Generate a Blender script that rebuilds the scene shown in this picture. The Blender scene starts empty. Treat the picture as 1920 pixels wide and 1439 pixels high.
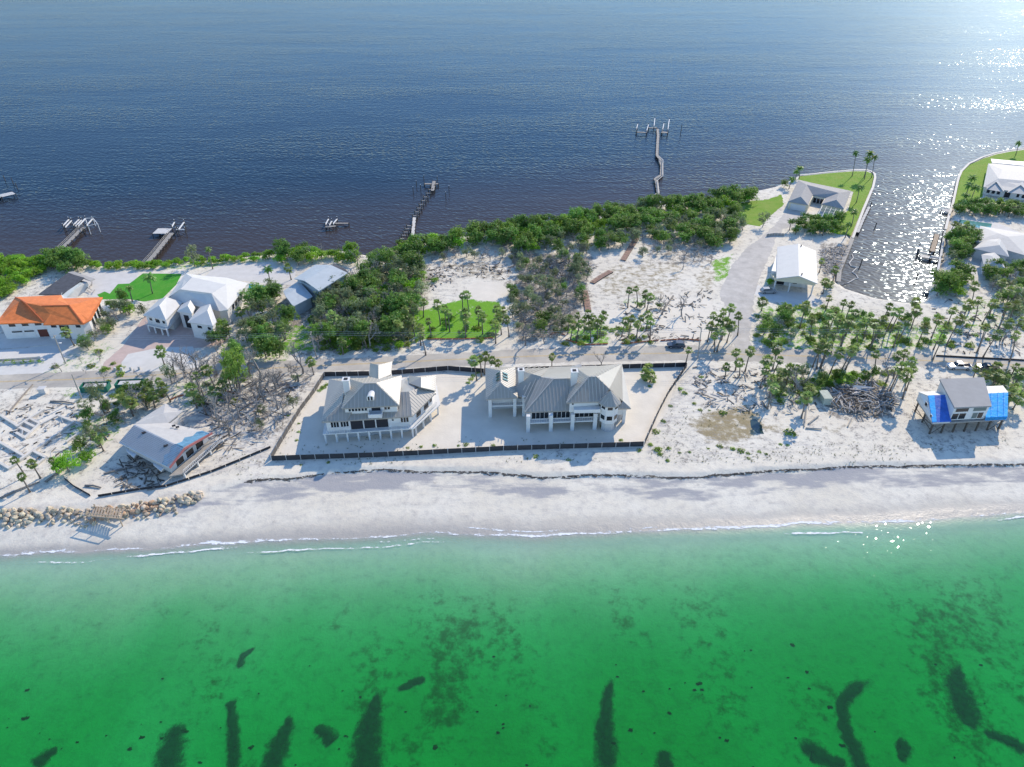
import bpy, bmesh, math, random
import numpy as np
from mathutils import Vector
random.seed(7); np.random.seed(7)
R = math.radians
SC = bpy.context.scene
COL = SC.collection
# ------------------------------------------------------------------ camera
FPX, CAMH, PITCH = 1331.0, 100.0, R(34)
cam = bpy.data.cameras.new('camera'); cam.sensor_width = 36; cam.lens = 36*FPX/1920
cam.clip_start = 1; cam.clip_end = 12000
camo = bpy.data.objects.new('camera', cam); COL.objects.link(camo)
camo.location = (0, 0, CAMH); camo.rotation_euler = (math.pi/2-PITCH, 0, 0)
SC.camera = camo
# ------------------------------------------------------------------ light
SUN_AZ, SUN_EL = R(33.5), R(31)          # clockwise from +Y, above the horizon
wd = bpy.data.worlds.new('World'); SC.world = wd; wd.use_nodes = True
nt = wd.node_tree; bg = nt.nodes['Background']; sky = nt.nodes.new('ShaderNodeTexSky')
sky.sky_type = 'NISHITA'; sky.sun_disc = False; sky.sun_elevation = SUN_EL; sky.sun_rotation = SUN_AZ
sky.air_density = 1.0; sky.dust_density = 0.0; sky.ozone_density = 5.0
nt.links.new(sky.outputs[0], bg.inputs[0]); bg.inputs[1].default_value = 0.15
sl = bpy.data.lights.new('sun', 'SUN'); sl.energy = 3.0; sl.angle = R(0.53); sl.color = (1.0, 0.87, 0.69)
so = bpy.data.objects.new('sun', sl); COL.objects.link(so)
SDIR = Vector((math.sin(SUN_AZ)*math.cos(SUN_EL), math.cos(SUN_AZ)*math.cos(SUN_EL), math.sin(SUN_EL)))
so.rotation_euler = SDIR.to_track_quat('Z', 'Y').to_euler(); so.location = (60, 200, 150)
SC.view_settings.view_transform = 'Standard'; SC.view_settings.look = 'None'
SC.view_settings.exposure = 0.88; SC.view_settings.gamma = 1.0
SC.render.engine = 'CYCLES'
SC.cycles.transparent_max_bounces = 12

ZL = 1.5    # height of the island's flat ground above the water
def W(px, py, h=0.0, z=None):
    """photo pixel + height above the flat ground -> world point"""
    if z is None: z = ZL+h
    u = (px-960)/FPX; v = (719.5-py)/FPX
    c, s = math.cos(PITCH), math.sin(PITCH)
    d = Vector((u, c+v*s, v*c-s)); t = (z-CAMH)/d.z
    return Vector((d.x*t, d.y*t, z))
def PX(w):
    c, s = math.cos(PITCH), math.sin(PITCH); z = w[2]-CAMH
    f = w[1]*c-z*s; u = w[1]*s+z*c
    return 960+FPX*w[0]/f, 719.5-FPX*u/f
def W2(p, z=None): q = W(p[0], p[1], z=ZL if z is None else z); return (q.x, q.y)

# ------------------------------------------------------------------ materials
MATS = {}
def mat(name, col, rough=0.7, spec=0.3, metal=0.0, noise=0.0, nscale=1.0, bump=0.0, bscale=8.0, col2=None, transl=0.0, objrand=0.0):
    if name in MATS: return MATS[name]
    m = bpy.data.materials.new(name); m.use_nodes = True; MATS[name] = m
    n = m.node_tree.nodes; l = m.node_tree.links; b = n['Principled BSDF']
    b.inputs['Base Color'].default_value = (*col, 1); b.inputs['Roughness'].default_value = rough
    b.inputs['Metallic'].default_value = metal; b.inputs['Specular IOR Level'].default_value = spec
    tc = None
    if noise > 0 or bump > 0 or objrand > 0: tc = n.new('ShaderNodeTexCoord')
    out = None
    if noise > 0:
        t = n.new('ShaderNodeTexNoise'); t.inputs['Scale'].default_value = nscale; t.inputs['Detail'].default_value = 6; t.inputs['Roughness'].default_value = 0.65
        g = n.new('ShaderNodeNewGeometry'); l.new(g.outputs['Position'], t.inputs['Vector'])
        mr = n.new('ShaderNodeMapRange'); mr.inputs[1].default_value = 0.3; mr.inputs[2].default_value = 0.7
        l.new(t.outputs['Fac'], mr.inputs[0])
        mx = n.new('ShaderNodeMix'); mx.data_type = 'RGBA'
        c2 = col2 if col2 else tuple(c*(1-noise) for c in col)
        mx.inputs[6].default_value = (*c2, 1); mx.inputs[7].default_value = (*(tuple(min(1, c*(1+noise*0.5)) for c in col) if not col2 else col), 1)
        l.new(mr.outputs[0], mx.inputs[0]); out = mx.outputs[2]
    if objrand > 0:
        oi = n.new('ShaderNodeObjectInfo'); hs = n.new('ShaderNodeHueSaturation')
        m1 = n.new('ShaderNodeMapRange'); m1.inputs[3].default_value = 1-objrand; m1.inputs[4].default_value = 1+objrand
        l.new(oi.outputs['Random'], m1.inputs[0]); l.new(m1.outputs[0], hs.inputs['Value'])
        m2 = n.new('ShaderNodeMapRange'); m2.inputs[3].default_value = 0.5+objrand*0.05; m2.inputs[4].default_value = 0.5-objrand*0.06
        mm = n.new('ShaderNodeMath'); mm.operation = 'FRACT'; mk = n.new('ShaderNodeMath'); mk.operation = 'MULTIPLY'; mk.inputs[1].default_value = 7.31
        l.new(oi.outputs['Random'], mk.inputs[0]); l.new(mk.outputs[0], mm.inputs[0]); l.new(mm.outputs[0], m2.inputs[0]); l.new(m2.outputs[0], hs.inputs['Hue'])
        if out: l.new(out, hs.inputs['Color'])
        else: hs.inputs['Color'].default_value = (*col, 1)
        out = hs.outputs[0]
    if out: l.new(out, b.inputs['Base Color'])
    if bump > 0:
        t2 = n.new('ShaderNodeTexNoise'); t2.inputs['Scale'].default_value = bscale; t2.inputs['Detail'].default_value = 5
        g2 = n.new('ShaderNodeNewGeometry'); l.new(g2.outputs['Position'], t2.inputs['Vector'])
        bp = n.new('ShaderNodeBump'); bp.inputs['Strength'].default_value = bump; bp.inputs['Distance'].default_value = 0.3
        l.new(t2.outputs['Fac'], bp.inputs['Height']); l.new(bp.outputs[0], b.inputs['Normal'])
    if transl > 0:
        tr = n.new('ShaderNodeBsdfTranslucent'); ms = n.new('ShaderNodeMixShader'); ms.inputs[0].default_value = transl
        if out: l.new(out, tr.inputs['Color'])
        else: tr.inputs['Color'].default_value = (*col, 1)
        l.new(b.outputs[0], ms.inputs[1]); l.new(tr.outputs[0], ms.inputs[2]); l.new(ms.outputs[0], n['Material Output'].inputs[0])
    return m
M_WHITE = mat('white_paint', (0.680, 0.670, 0.645), 0.55, noise=0.08, nscale=0.7)
M_CREAM = mat('cream_stucco', (0.70, 0.62, 0.45), 0.8, noise=0.08, nscale=0.6)
M_ROOFG = mat('grey_metal_roof', (0.340, 0.310, 0.265), 0.38, 0.8, 0.0, noise=0.10, nscale=0.35)
M_SEAM = mat('roof_seam', (0.450, 0.415, 0.360), 0.4, 0.5)
M_ROOFW = mat('white_tile_roof', (0.600, 0.580, 0.540), 0.6, noise=0.07, nscale=0.5, bump=0.12, bscale=5)
M_ROOFO = mat('orange_tile_roof', (0.660, 0.190, 0.050), 0.65, noise=0.22, nscale=0.8, bump=0.2, bscale=5)
M_ROOFS = mat('grey_shingle', (0.34, 0.325, 0.31), 0.85, noise=0.12, nscale=0.8, bump=0.15, bscale=7)
M_ROOFB = mat('blue_grey_roof', (0.42, 0.46, 0.48), 0.6, noise=0.10, nscale=0.6)
M_ROOFL = mat('pale_tile_roof', (0.480, 0.465, 0.440), 0.7, noise=0.10, nscale=0.8, bump=0.12, bscale=5)
M_ROOFD = mat('dark_shingle', (0.085, 0.088, 0.10), 0.85, noise=0.35, nscale=0.9)
M_FLAT = mat('flat_roof_membrane', (0.29, 0.29, 0.29), 0.8, noise=0.10, nscale=0.5)
M_GLASS = mat('window_glass', (0.012, 0.016, 0.02), 0.08, 0.6)
M_GREENGL = mat('skylight_glass', (0.02, 0.09, 0.09), 0.15, 0.6)
M_TARP = mat('blue_tarp', (0.020, 0.440, 0.950), 0.45, 0.4, noise=0.25, nscale=0.9, bump=0.35, bscale=1.6)
M_TARPD = mat('dark_blue_tarp', (0.040, 0.150, 0.550), 0.5, 0.4, noise=0.3, nscale=0.9, bump=0.35, bscale=1.6)
M_TARPT = mat('faded_blue_tarp', (0.130, 0.290, 0.420), 0.55, 0.3, noise=0.45, nscale=0.9, bump=0.3, bscale=1.6)
M_RED = mat('red_fascia', (0.420, 0.150, 0.140), 0.6)
M_CONC = mat('concrete', (0.55, 0.54, 0.52), 0.85, noise=0.14, nscale=0.6)
M_CONCW = mat('white_concrete', (0.620, 0.580, 0.520), 0.8, noise=0.14, nscale=0.9)
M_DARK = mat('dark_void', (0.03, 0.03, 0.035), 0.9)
M_WOOD = mat('weathered_wood', (0.36, 0.335, 0.30), 0.85, noise=0.3, nscale=2.5)
M_WOODD = mat('dark_wood', (0.10, 0.085, 0.07), 0.85, noise=0.3, nscale=2.0)
M_WOODR = mat('red_brown_wood', (0.330, 0.210, 0.160), 0.85, noise=0.35, nscale=1.5)
M_WOODT = mat('tan_wood', (0.430, 0.340, 0.250), 0.85, noise=0.3, nscale=2)
M_FENCE = mat('shade_cloth', (0.045, 0.045, 0.05), 0.85, noise=0.25, nscale=0.8)
M_POST = mat('galvanised_post', (0.55, 0.55, 0.55), 0.45, 0.5, 0.6)
M_BARK = mat('palm_bark', (0.20, 0.17, 0.14), 0.9, noise=0.3, nscale=3)
M_BARKG = mat('grey_bark', (0.25, 0.225, 0.20), 0.9, noise=0.3, nscale=3)
M_BARE = mat('bare_branch', (0.290, 0.265, 0.240), 0.9, noise=0.3, nscale=2, objrand=0.3)
M_PALM = mat('sabal_frond', (0.250, 0.340, 0.100), 0.55, 0.3, noise=0.35, nscale=0.8, transl=0.4, objrand=0.3)
M_PALMD = mat('dry_frond', (0.30, 0.22, 0.12), 0.8, noise=0.3, nscale=1)
M_COCO = mat('feather_frond', (0.170, 0.310, 0.060), 0.5, 0.35, noise=0.3, nscale=0.8, transl=0.4, objrand=0.25)
M_MANG = mat('mangrove_leaf', (0.270, 0.500, 0.040), 0.5, 0.3, noise=0.4, nscale=0.5, transl=0.5, objrand=0.22)
M_LEAF = mat('green_leaf', (0.185, 0.330, 0.060), 0.5, 0.3, noise=0.4, nscale=0.5, transl=0.45, objrand=0.3)
M_OLIVE = mat('olive_leaf', (0.250, 0.310, 0.150), 0.6, 0.3, noise=0.4, nscale=0.5, transl=0.4, objrand=0.3)
M_SHRUB = mat('shrub_leaf', (0.270, 0.400, 0.060), 0.6, 0.3, noise=0.4, nscale=0.8, transl=0.4, objrand=0.3)
M_ROCK = mat('boulder', (0.520, 0.440, 0.320), 0.9, noise=0.4, nscale=1.2, bump=0.4, bscale=3, objrand=0.3)
M_RUST = mat('rust_rock', (0.46, 0.31, 0.20), 0.9, noise=0.4, nscale=1.2)
M_TYRE = mat('tyre', (0.015, 0.015, 0.016), 0.8)
M_ORANGE = mat('orange_mesh', (0.550, 0.200, 0.100), 0.8, noise=0.2)

# ------------------------------------------------------------------ mesh + object helpers
class MB:
    def __init__(s): s.v = []; s.f = []
    def add(s, vs, fs):
        o = len(s.v); s.v += [tuple(p) for p in vs]; s.f += [tuple(i+o for i in f) for f in fs]; return s
    def box(s, c, size, rz=0.0):
        hx, hy, hz = size[0]/2, size[1]/2, size[2]/2; ca, sa = math.cos(rz), math.sin(rz); vs = []
        for z in (-hz, hz):
            for x, y in ((-hx, -hy), (hx, -hy), (hx, hy), (-hx, hy)): vs.append((c[0]+x*ca-y*sa, c[1]+x*sa+y*ca, c[2]+z))
        return s.add(vs, [(3, 2, 1, 0), (4, 5, 6, 7), (0, 1, 5, 4), (1, 2, 6, 5), (2, 3, 7, 6), (3, 0, 4, 7)])
    def beam(s, p, q, w, h, up=None):
        p = Vector(p); q = Vector(q); d = (q-p).normalized(); up = Vector(up) if up else Vector((0, 0, 1))
        if abs(d.dot(up)) > 0.97: up = Vector((0, 1, 0))
        a = d.cross(up).normalized()*w/2; b = a.cross(d).normalized()*h/2; vs = []
        for e in (p, q): vs += [e-a-b, e+a-b, e+a+b, e-a+b]
        return s.add(vs, [(3, 2, 1, 0), (4, 5, 6, 7), (0, 1, 5, 4), (1, 2, 6, 5), (2, 3, 7, 6), (3, 0, 4, 7)])
    def tube(s, pts, rads, n=6, cap=True):
        pts = [Vector(p) for p in pts]; k = len(pts); vs = []; fs = []
        for i, p in enumerate(pts):
            d = (pts[min(i+1, k-1)]-pts[max(i-1, 0)]).normalized()
            up = Vector((1, 0, 0)) if abs(d.x) < 0.9 else Vector((0, 1, 0))
            a = d.cross(up).normalized(); b = d.cross(a)
            for j in range(n):
                t = 2*math.pi*j/n; vs.append(p+(a*math.cos(t)+b*math.sin(t))*rads[i])
        for i in range(k-1):
            for j in range(n): fs.append((i*n+j, i*n+(j+1) % n, (i+1)*n+(j+1) % n, (i+1)*n+j))
        if cap: fs.append(tuple(range((k-1)*n, k*n))); fs.append(tuple(reversed(range(n))))
        return s.add(vs, fs)
    def prism(s, poly, z0, z1):
        n = len(poly); a = sum(poly[i][0]*poly[(i+1) % n][1]-poly[(i+1) % n][0]*poly[i][1] for i in range(n))
        if a < 0: poly = list(reversed(poly))
        vs = [(p[0], p[1], z0) for p in poly]+[(p[0], p[1], z1) for p in poly]
        return s.add(vs, [tuple(reversed(range(n))), tuple(range(n, 2*n))]+[(i, (i+1) % n, n+(i+1) % n, n+i) for i in range(n)])
    def build(s, name, m, parent=None, smooth=False, kind=None, label=None):
        me = bpy.data.meshes.new(name); o3 = Vector((0, 0, 0))
        if parent is not None:
            p = parent
            while p is not None: o3 += p.location; p = p.parent
        me.from_pydata([(x-o3.x, y-o3.y, z-o3.z) for x, y, z in s.v], [], s.f); me.update()
        if smooth: me.polygons.foreach_set('use_smooth', [True]*len(me.polygons))
        me.materials.append(m); o = bpy.data.objects.new(name, me); COL.objects.link(o)
        if parent is not None: o.parent = parent
        if kind: o['kind'] = kind
        if label: o['label'] = label
        return o
def thing(name, label, cat, loc, group=None, rz=0):
    o = bpy.data.objects.new(name, None); COL.objects.link(o); o.location = loc; o.rotation_euler = (0, 0, rz)
    o.empty_display_size = 0.5; o['label'] = label; o['category'] = cat
    if group: o['group'] = group
    return o
def tag(o, label, cat, group=None):
    o['label'] = label; o['category'] = cat
    if group: o['group'] = group
    return o
def ordn(i):
    w = ['first', 'second', 'third', 'fourth', 'fifth', 'sixth', 'seventh', 'eighth', 'ninth', 'tenth']
    if i < 10: return w[i]
    n = i+1; return '%d%s' % (n, 'th' if 10 < n % 100 < 14 else {1: 'st', 2: 'nd', 3: 'rd'}.get(n % 10, 'th'))

# ------------------------------------------------------------------ numpy noise
def vnoise(x, y, seed=0):
    xi = np.floor(x).astype(np.int64); yi = np.floor(y).astype(np.int64); xf = x-xi; yf = y-yi
    def h(a, b):
        n = (a*374761393+b*668265263+seed*1442695041) & 0x7fffffff; n = ((n ^ (n >> 13))*1274126177) & 0x7fffffff
        return ((n ^ (n >> 16)) & 0xffff)/65535.0
    u = xf*xf*(3-2*xf); v = yf*yf*(3-2*yf)
    return (h(xi, yi)*(1-u)+h(xi+1, yi)*u)*(1-v)+(h(xi, yi+1)*(1-u)+h(xi+1, yi+1)*u)*v
def fbm(x, y, s, oc=4, seed=0):
    r = 0; a = 0.5; t = 0
    for i in range(oc): r = r+a*vnoise(x*s+i*17.3, y*s-i*9.1, seed+i); t += a; a *= 0.5; s *= 2.03
    return r/t
def segdist(X, Y, pts, closed=False):
    d = np.full(X.shape, 1e9); n = len(pts)
    for i in range(n if closed else n-1):
        (x0, y0), (x1, y1) = pts[i], pts[(i+1) % n]; dx, dy = x1-x0, y1-y0; L = dx*dx+dy*dy+1e-9
        t = np.clip(((X-x0)*dx+(Y-y0)*dy)/L, 0, 1); d = np.minimum(d, np.hypot(X-x0-t*dx, Y-y0-t*dy))
    return d
def inside(X, Y, pts):
    r = np.zeros(X.shape, bool); n = len(pts)
    for i in range(n):
        (x0, y0), (x1, y1) = pts[i], pts[(i+1) % n]
        if y0 == y1: continue
        c = ((y0 > Y) != (y1 > Y)) & (X < (x1-x0)*(Y-y0)/(y1-y0)+x0); r ^= c
    return r
def sdist(X, Y, pts):   # positive inside
    d = segdist(X, Y, pts, True); return np.where(inside(X, Y, pts), d, -d)
def sstep(a, b, x): t = np.clip((x-a)/(b-a), 0, 1); return t*t*(3-2*t)

# ------------------------------------------------------------------ shore lines (photo pixels -> world)
GULF = [(-900, 1085), (-300, 1052), (0, 1042), (130, 1038), (250, 1027), (350, 1021), (480, 1013), (600, 1008), (700, 1003), (800, 1000), (900, 998), (1000, 1000), (1100, 998), (1200, 996), (1300, 992), (1400, 990), (1500, 986), (1600, 983), (1700, 980), (1800, 972), (1920, 965), (2250, 950), (2900, 930)]
SCARP = [(-900, 985), (-300, 965), (0, 955), (120, 950), (250, 935), (370, 918), (480, 896), (560, 891), (620, 884), (675, 880), (760, 879), (840, 880), (900, 882), (960, 887), (1010, 891), (1060, 888), (1130, 888), (1240, 890), (1300, 888), (1400, 883), (1480, 878), (1600, 872), (1700, 870), (1800, 868), (1920, 866), (2250, 858), (2900, 850)]
BAY = [(-1500, 505), (-400, 505), (0, 500), (100, 492), (200, 500), (300, 499), (420, 486), (500, 480), (560, 472), (650, 472), (690, 480), (720, 490), (742, 480), (770, 462), (830, 449), (900, 441), (960, 427), (1040, 416), (1130, 402), (1230, 387), (1330, 373), (1400, 363), (1450, 352), (1480, 340), (1500, 329), (1550, 323.5), (1600, 319), (1625, 319), (1638, 323), (1642, 330), (1638, 350), (1620, 393), (1600, 445), (1590, 470), (1575, 507), (1570, 530), (1587, 543), (1640, 560), (1684, 567), (1727, 570), (1742, 558), (1748, 535), (1758, 509), (1764, 481), (1773, 430), (1780, 402), (1787, 380), (1795, 343), (1801, 322), (1817, 307), (1842, 295), (1867, 287), (1892, 282), (1920, 278), (2000, 266), (2300, 250), (2900, 240)]
gulf = [W2(p, 0.0) for p in GULF]; scarp = [W2(p, 1.3) for p in SCARP]; bay = [W2(p, 0.3) for p in BAY]
land = bay+list(reversed(gulf))
gx, gy = np.array([p[0] for p in gulf]), np.array([p[1] for p in gulf])
sx_, sy_ = np.array([p[0] for p in scarp]), np.array([p[1] for p in scarp])
STEP = 0.85
xs = np.arange(-275, 275, STEP); ys = np.arange(8, 352, STEP)
X, Y = np.meshgrid(xs, ys)
YG = np.interp(X, gx, gy)+1.0*(fbm(X, X*0, 0.06, 3, 5)-0.5)*2+0.5*(fbm(X, X*0, 0.3, 2, 8)-0.5)
YS = np.interp(X, sx_, sy_)+1.2*(fbm(X, X*0, 0.11, 3, 9)-0.5)
sd_bay = segdist(X, Y, bay); in_land = inside(X, Y, land); south = Y < YS-1
out_bay = (~in_land) & (Y > YG+8)
sdb = np.where(out_bay, -sd_bay, sd_bay)+0.9*(fbm(X, Y, 0.25, 3, 3)-0.5)*(1-sstep(60, 90, X))
t = np.clip((YS-Y)/np.maximum(YS-YG, 3), 0, 3)           # 0 at scarp, 1 at waterline
drop = 0.34*sstep(-60, -30, X)+0.15
beach = (ZL-drop)*(1-np.clip(t, 0, 1))**0.9
off = np.maximum(YG-Y, 0)                                # metres into the gulf
dep = np.interp(off, [0, 2, 5.5, 10, 14.5, 20, 29, 39, 90], [0, 0.12, 0.36, 0.58, 0.95, 1.4, 2.05, 2.5, 3.6])
dep = dep*(1+0.45*(fbm(X, Y*0.7, 0.045, 4, 21)-0.5)*sstep(6, 18, off))
Z = np.full(X.shape, ZL)
blend = sstep(0.75, 0.0, YS-Y)
Zs = np.where(t < 1, beach, -dep)
Z = np.where(Y < YS, Zs*(1-blend)+ZL*blend, Z)
zb = np.clip(0.15+sdb*0.55, -2.5, ZL); zb = np.where(sdb > 2.6, ZL, zb)
Z = np.where(Y > YS+4, np.minimum(Z, zb), Z)
ripple = sstep(0, 1.2, YS-Y)*sstep(9, 5, YS-Y)*sstep(-95, -55, X)
Z += 0.05*(fbm(X, Y, 0.5, 3, 31)-0.5)*sstep(0.5, 2, YS-Y)+0.10*(fbm(X*0.35, Y, 0.8, 3, 33)-0.5)*ripple
flat = (Y > YS+0.3) & (sdb > 2.6)
Z = np.where(flat, ZL, Z)
def ground(x, y):
    i = min(max((x-xs[0])/STEP, 0), len(xs)-1.01); j = min(max((y-ys[0])/STEP, 0), len(ys)-1.01)
    a, b = int(i), int(j); u, v = i-a, j-b
    return (Z[b, a]*(1-u)+Z[b, a+1]*u)*(1-v)+(Z[b+1, a]*(1-u)+Z[b+1, a+1]*u)*v
def GP(px, py):
    """photo pixel -> point on the terrain"""
    z = ZL
    for _ in range(6): p = W(px, py, z=z); z = ground(p.x, p.y)
    p = W(px, py, z=z); return p

# ------------------------------------------------------------------ terrain cover masks
def pxp(l, z=None): return [W2(p, z) for p in l]
LIT = np.zeros(X.shape); GRN = np.zeros(X.shape); BRN = np.zeros(X.shape); GRY = np.zeros(X.shape)
def paint(A, l, amt, soft=2.0):
    s = sdist(X, Y, pxp(l)); m = sstep(-soft, soft, s+soft*1.2*(fbm(X, Y, 0.2, 3, len(l)*3+int(l[0][0]))-0.5)); np.maximum(A, m*amt, out=A)
# leaf litter / debris on sand
paint(LIT, [(-300, 800), (0, 720), (160, 690), (300, 660), (480, 650), (600, 670), (600, 700), (560, 760), (500, 840), (430, 870), (330, 890), (200, 915), (100, 910), (0, 930), (-300, 930)], 0.50, 3)
paint(LIT, [(380, 690), (600, 700), (540, 820), (470, 850), (420, 800), (400, 740)], 0.72, 3)
paint(LIT, [(520, 560), (700, 510), (820, 510), (780, 660), (600, 670), (480, 660)], 0.85, 3)
paint(LIT, [(790, 480), (1000, 480), (960, 545), (900, 520), (800, 540)], 0.62, 2)
paint(LIT, [(780, 530), (900, 540), (950, 575), (780, 590)], 0.45, 2)
paint(LIT, [(960, 470), (1120, 480), (1110, 560), (1080, 630), (960, 650), (950, 560)], 0.9, 3)
paint(LIT, [(1110, 540), (1330, 470), (1370, 500), (1340, 560), (1310, 645), (1110, 640)], 0.40, 3)
paint(LIT, [(1200, 440), (1370, 430), (1350, 500), (1210, 500)], 0.70, 3)
paint(LIT, [(1410, 560), (1500, 560), (1740, 570), (1930, 600), (1930, 680), (1400, 650)], 0.48, 3)
paint(LIT, [(1290, 690), (1500, 690), (1720, 700), (1720, 800), (1560, 800), (1480, 800), (1270, 830)], 0.46, 3)
paint(LIT, [(1530, 720), (1680, 720), (1690, 790), (1620, 800), (1530, 780)], 0.8, 2)
paint(LIT, [(1535, 455), (1600, 455), (1570, 530), (1535, 530)], 0.8, 1.5)
paint(LIT, [(1770, 480), (1930, 430), (1930, 600), (1750, 570)], 0.5, 3)
paint(LIT, [(0, 520), (180, 500), (160, 560), (0, 600)], 0.6, 2)
paint(LIT, [(-300, 640), (0, 625), (200, 600), (270, 545), (210, 560), (140, 690), (-300, 720)], 0.35, 2)
paint(LIT, [(620, 655), (950, 640), (1310, 640), (1310, 690), (620, 700)], 0.30, 2)
# green cover
paint(GRN, [(760, 590), (830, 570), (870, 560), (940, 565), (945, 600), (930, 635), (790, 637), (750, 625)], 0.95, 1.2)
paint(GRN, [(1060, 615), (1140, 610), (1140, 645), (1070, 648)], 0.75, 1.5)
paint(GRN, [(1175, 620), (1235, 618), (1235, 645), (1170, 645)], 0.6, 1.5)
paint(GRN, [(1165, 560), (1240, 555), (1240, 590), (1170, 590)], 0.5, 2)
paint(GRN, [(1330, 490), (1375, 475), (1372, 520), (1340, 530)], 0.72, 1.5)
paint(GRN, [(1410, 570), (1560, 570), (1660, 600), (1740, 610), (1740, 660), (1500, 665), (1410, 640)], 0.62, 3)
paint(GRN, [(1750, 610), (1790, 610), (1780, 655), (1740, 650)], 0.8, 2)
paint(GRN, [(1520, 700), (1600, 695), (1620, 715), (1530, 730)], 0.8, 1.5)
paint(GRN, [(1440, 680), (1520, 690), (1500, 760), (1440, 760)], 0.6, 2.5)
paint(GRN, [(600, 600), (760, 560), (780, 650), (620, 660)], 0.6, 3)
paint(GRN, [(1780, 560), (1930, 560), (1930, 640), (1800, 620)], 0.5, 3)
paint(GRN, [(1820, 700), (1930, 690), (1930, 770), (1870, 740)], 0.65, 2)
paint(GRN, [(300, 720), (460, 690), (450, 760), (340, 770)], 0.5, 3)
paint(GRN, [(480, 630), (580, 600), (600, 660), (500, 670)], 0.65, 2)
paint(GRN, [(300, 495), (420, 488), (430, 502), (300, 510)], 0.55, 1.5)
paint(GRN, [(400, 640), (520, 640), (560, 680), (420, 690)], 0.5, 2)
paint(GRN, [(120, 800), (230, 760), (240, 800), (180, 860), (110, 870)], 0.55, 2)
paint(GRN, [(40, 690), (190, 640), (230, 640), (190, 690), (150, 770)], 0.45, 2)
# brown dry patches
paint(BRN, [(1290, 790), (1330, 770), (1400, 760), (1440, 790), (1425, 820), (1380, 832), (1320, 828)], 0.8, 2.4)
paint(BRN, [(1430, 790), (1490, 795), (1480, 815), (1430, 815)], 0.55, 1.5)
paint(BRN, [(1545, 800), (1590, 790), (1590, 815), (1550, 812)], 0.4, 1.5)
paint(BRN, [(1310, 500), (1370, 480), (1350, 545), (1290, 550)], 0.5, 4)
paint(BRN, [(1120, 500), (1300, 480), (1260, 560), (1120, 560)], 0.46, 5)
paint(BRN, [(800, 490), (960, 490), (950, 530), (860, 520)], 0.5, 4)
np.maximum(GRY, 1.25*ripple*fbm(X*0.3, Y, 0.5, 4, 41), out=GRY)
und = (~in_land)
for A in (LIT, GRN, BRN): A[und] = 0
sea = (Y < YG-4)
BRN[sea] = (0.62*sstep(0.42, 0.75, fbm(X, Y*0.45, 0.07, 4, 101))*sstep(8, 22, off))[sea]
LIT[sea] = (0.30*sstep(0.55, 0.8, fbm(X, Y*0.8, 0.16, 4, 103))*sstep(14, 26, off))[sea]
landy = (~und) & (Y > YS+3)
LIT[landy] = np.maximum(LIT, 0.30+0.34*fbm(X, Y, 0.05, 3, 107))[landy]
GRY[landy] = (0.30+0.5*(fbm(X, Y, 0.03, 3, 109)-0.4))[landy]
WET = np.where(Y < YS, sstep(0.42, 0.05, Z+0.16*(fbm(X, Y, 0.12, 3, 51)-0.5)), sstep(0.5, 0.1, Z))*sstep(-0.3, -0.05, Z)
def grid_obj(name, X, Y, Z, m, cols=None, mask=None):
    ny, nx = X.shape
    co = np.stack([X.ravel(), Y.ravel(), Z.ravel()], 1)
    idx = np.arange(ny*nx).reshape(ny, nx)
    q = np.stack([idx[:-1, :-1], idx[:-1, 1:], idx[1:, 1:], idx[1:, :-1]], -1).reshape(-1, 4)
    if mask is not None: q = q[mask[:-1, :-1].ravel() | mask[1:, 1:].ravel() | mask[:-1, 1:].ravel() | mask[1:, :-1].ravel()]
    me = bpy.data.meshes.new(name); me.vertices.add(len(co)); me.vertices.foreach_set('co', co.ravel())
    me.loops.add(q.size); me.loops.foreach_set('vertex_index', q.ravel())
    me.polygons.add(len(q)); me.polygons.foreach_set('loop_start', np.arange(0, q.size, 4)); me.polygons.foreach_set('loop_total', np.full(len(q), 4))
    me.update(calc_edges=True); me.polygons.foreach_set('use_smooth', np.ones(len(q), bool))
    for nm, arr in (cols or {}).items():
        a = me.color_attributes.new(nm, 'FLOAT_COLOR', 'POINT'); a.data.foreach_set('color', arr.reshape(-1, 4).astype(np.float32).ravel())
    me.materials.append(m); o = bpy.data.objects.new(name, me); COL.objects.link(o); return o
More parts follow.
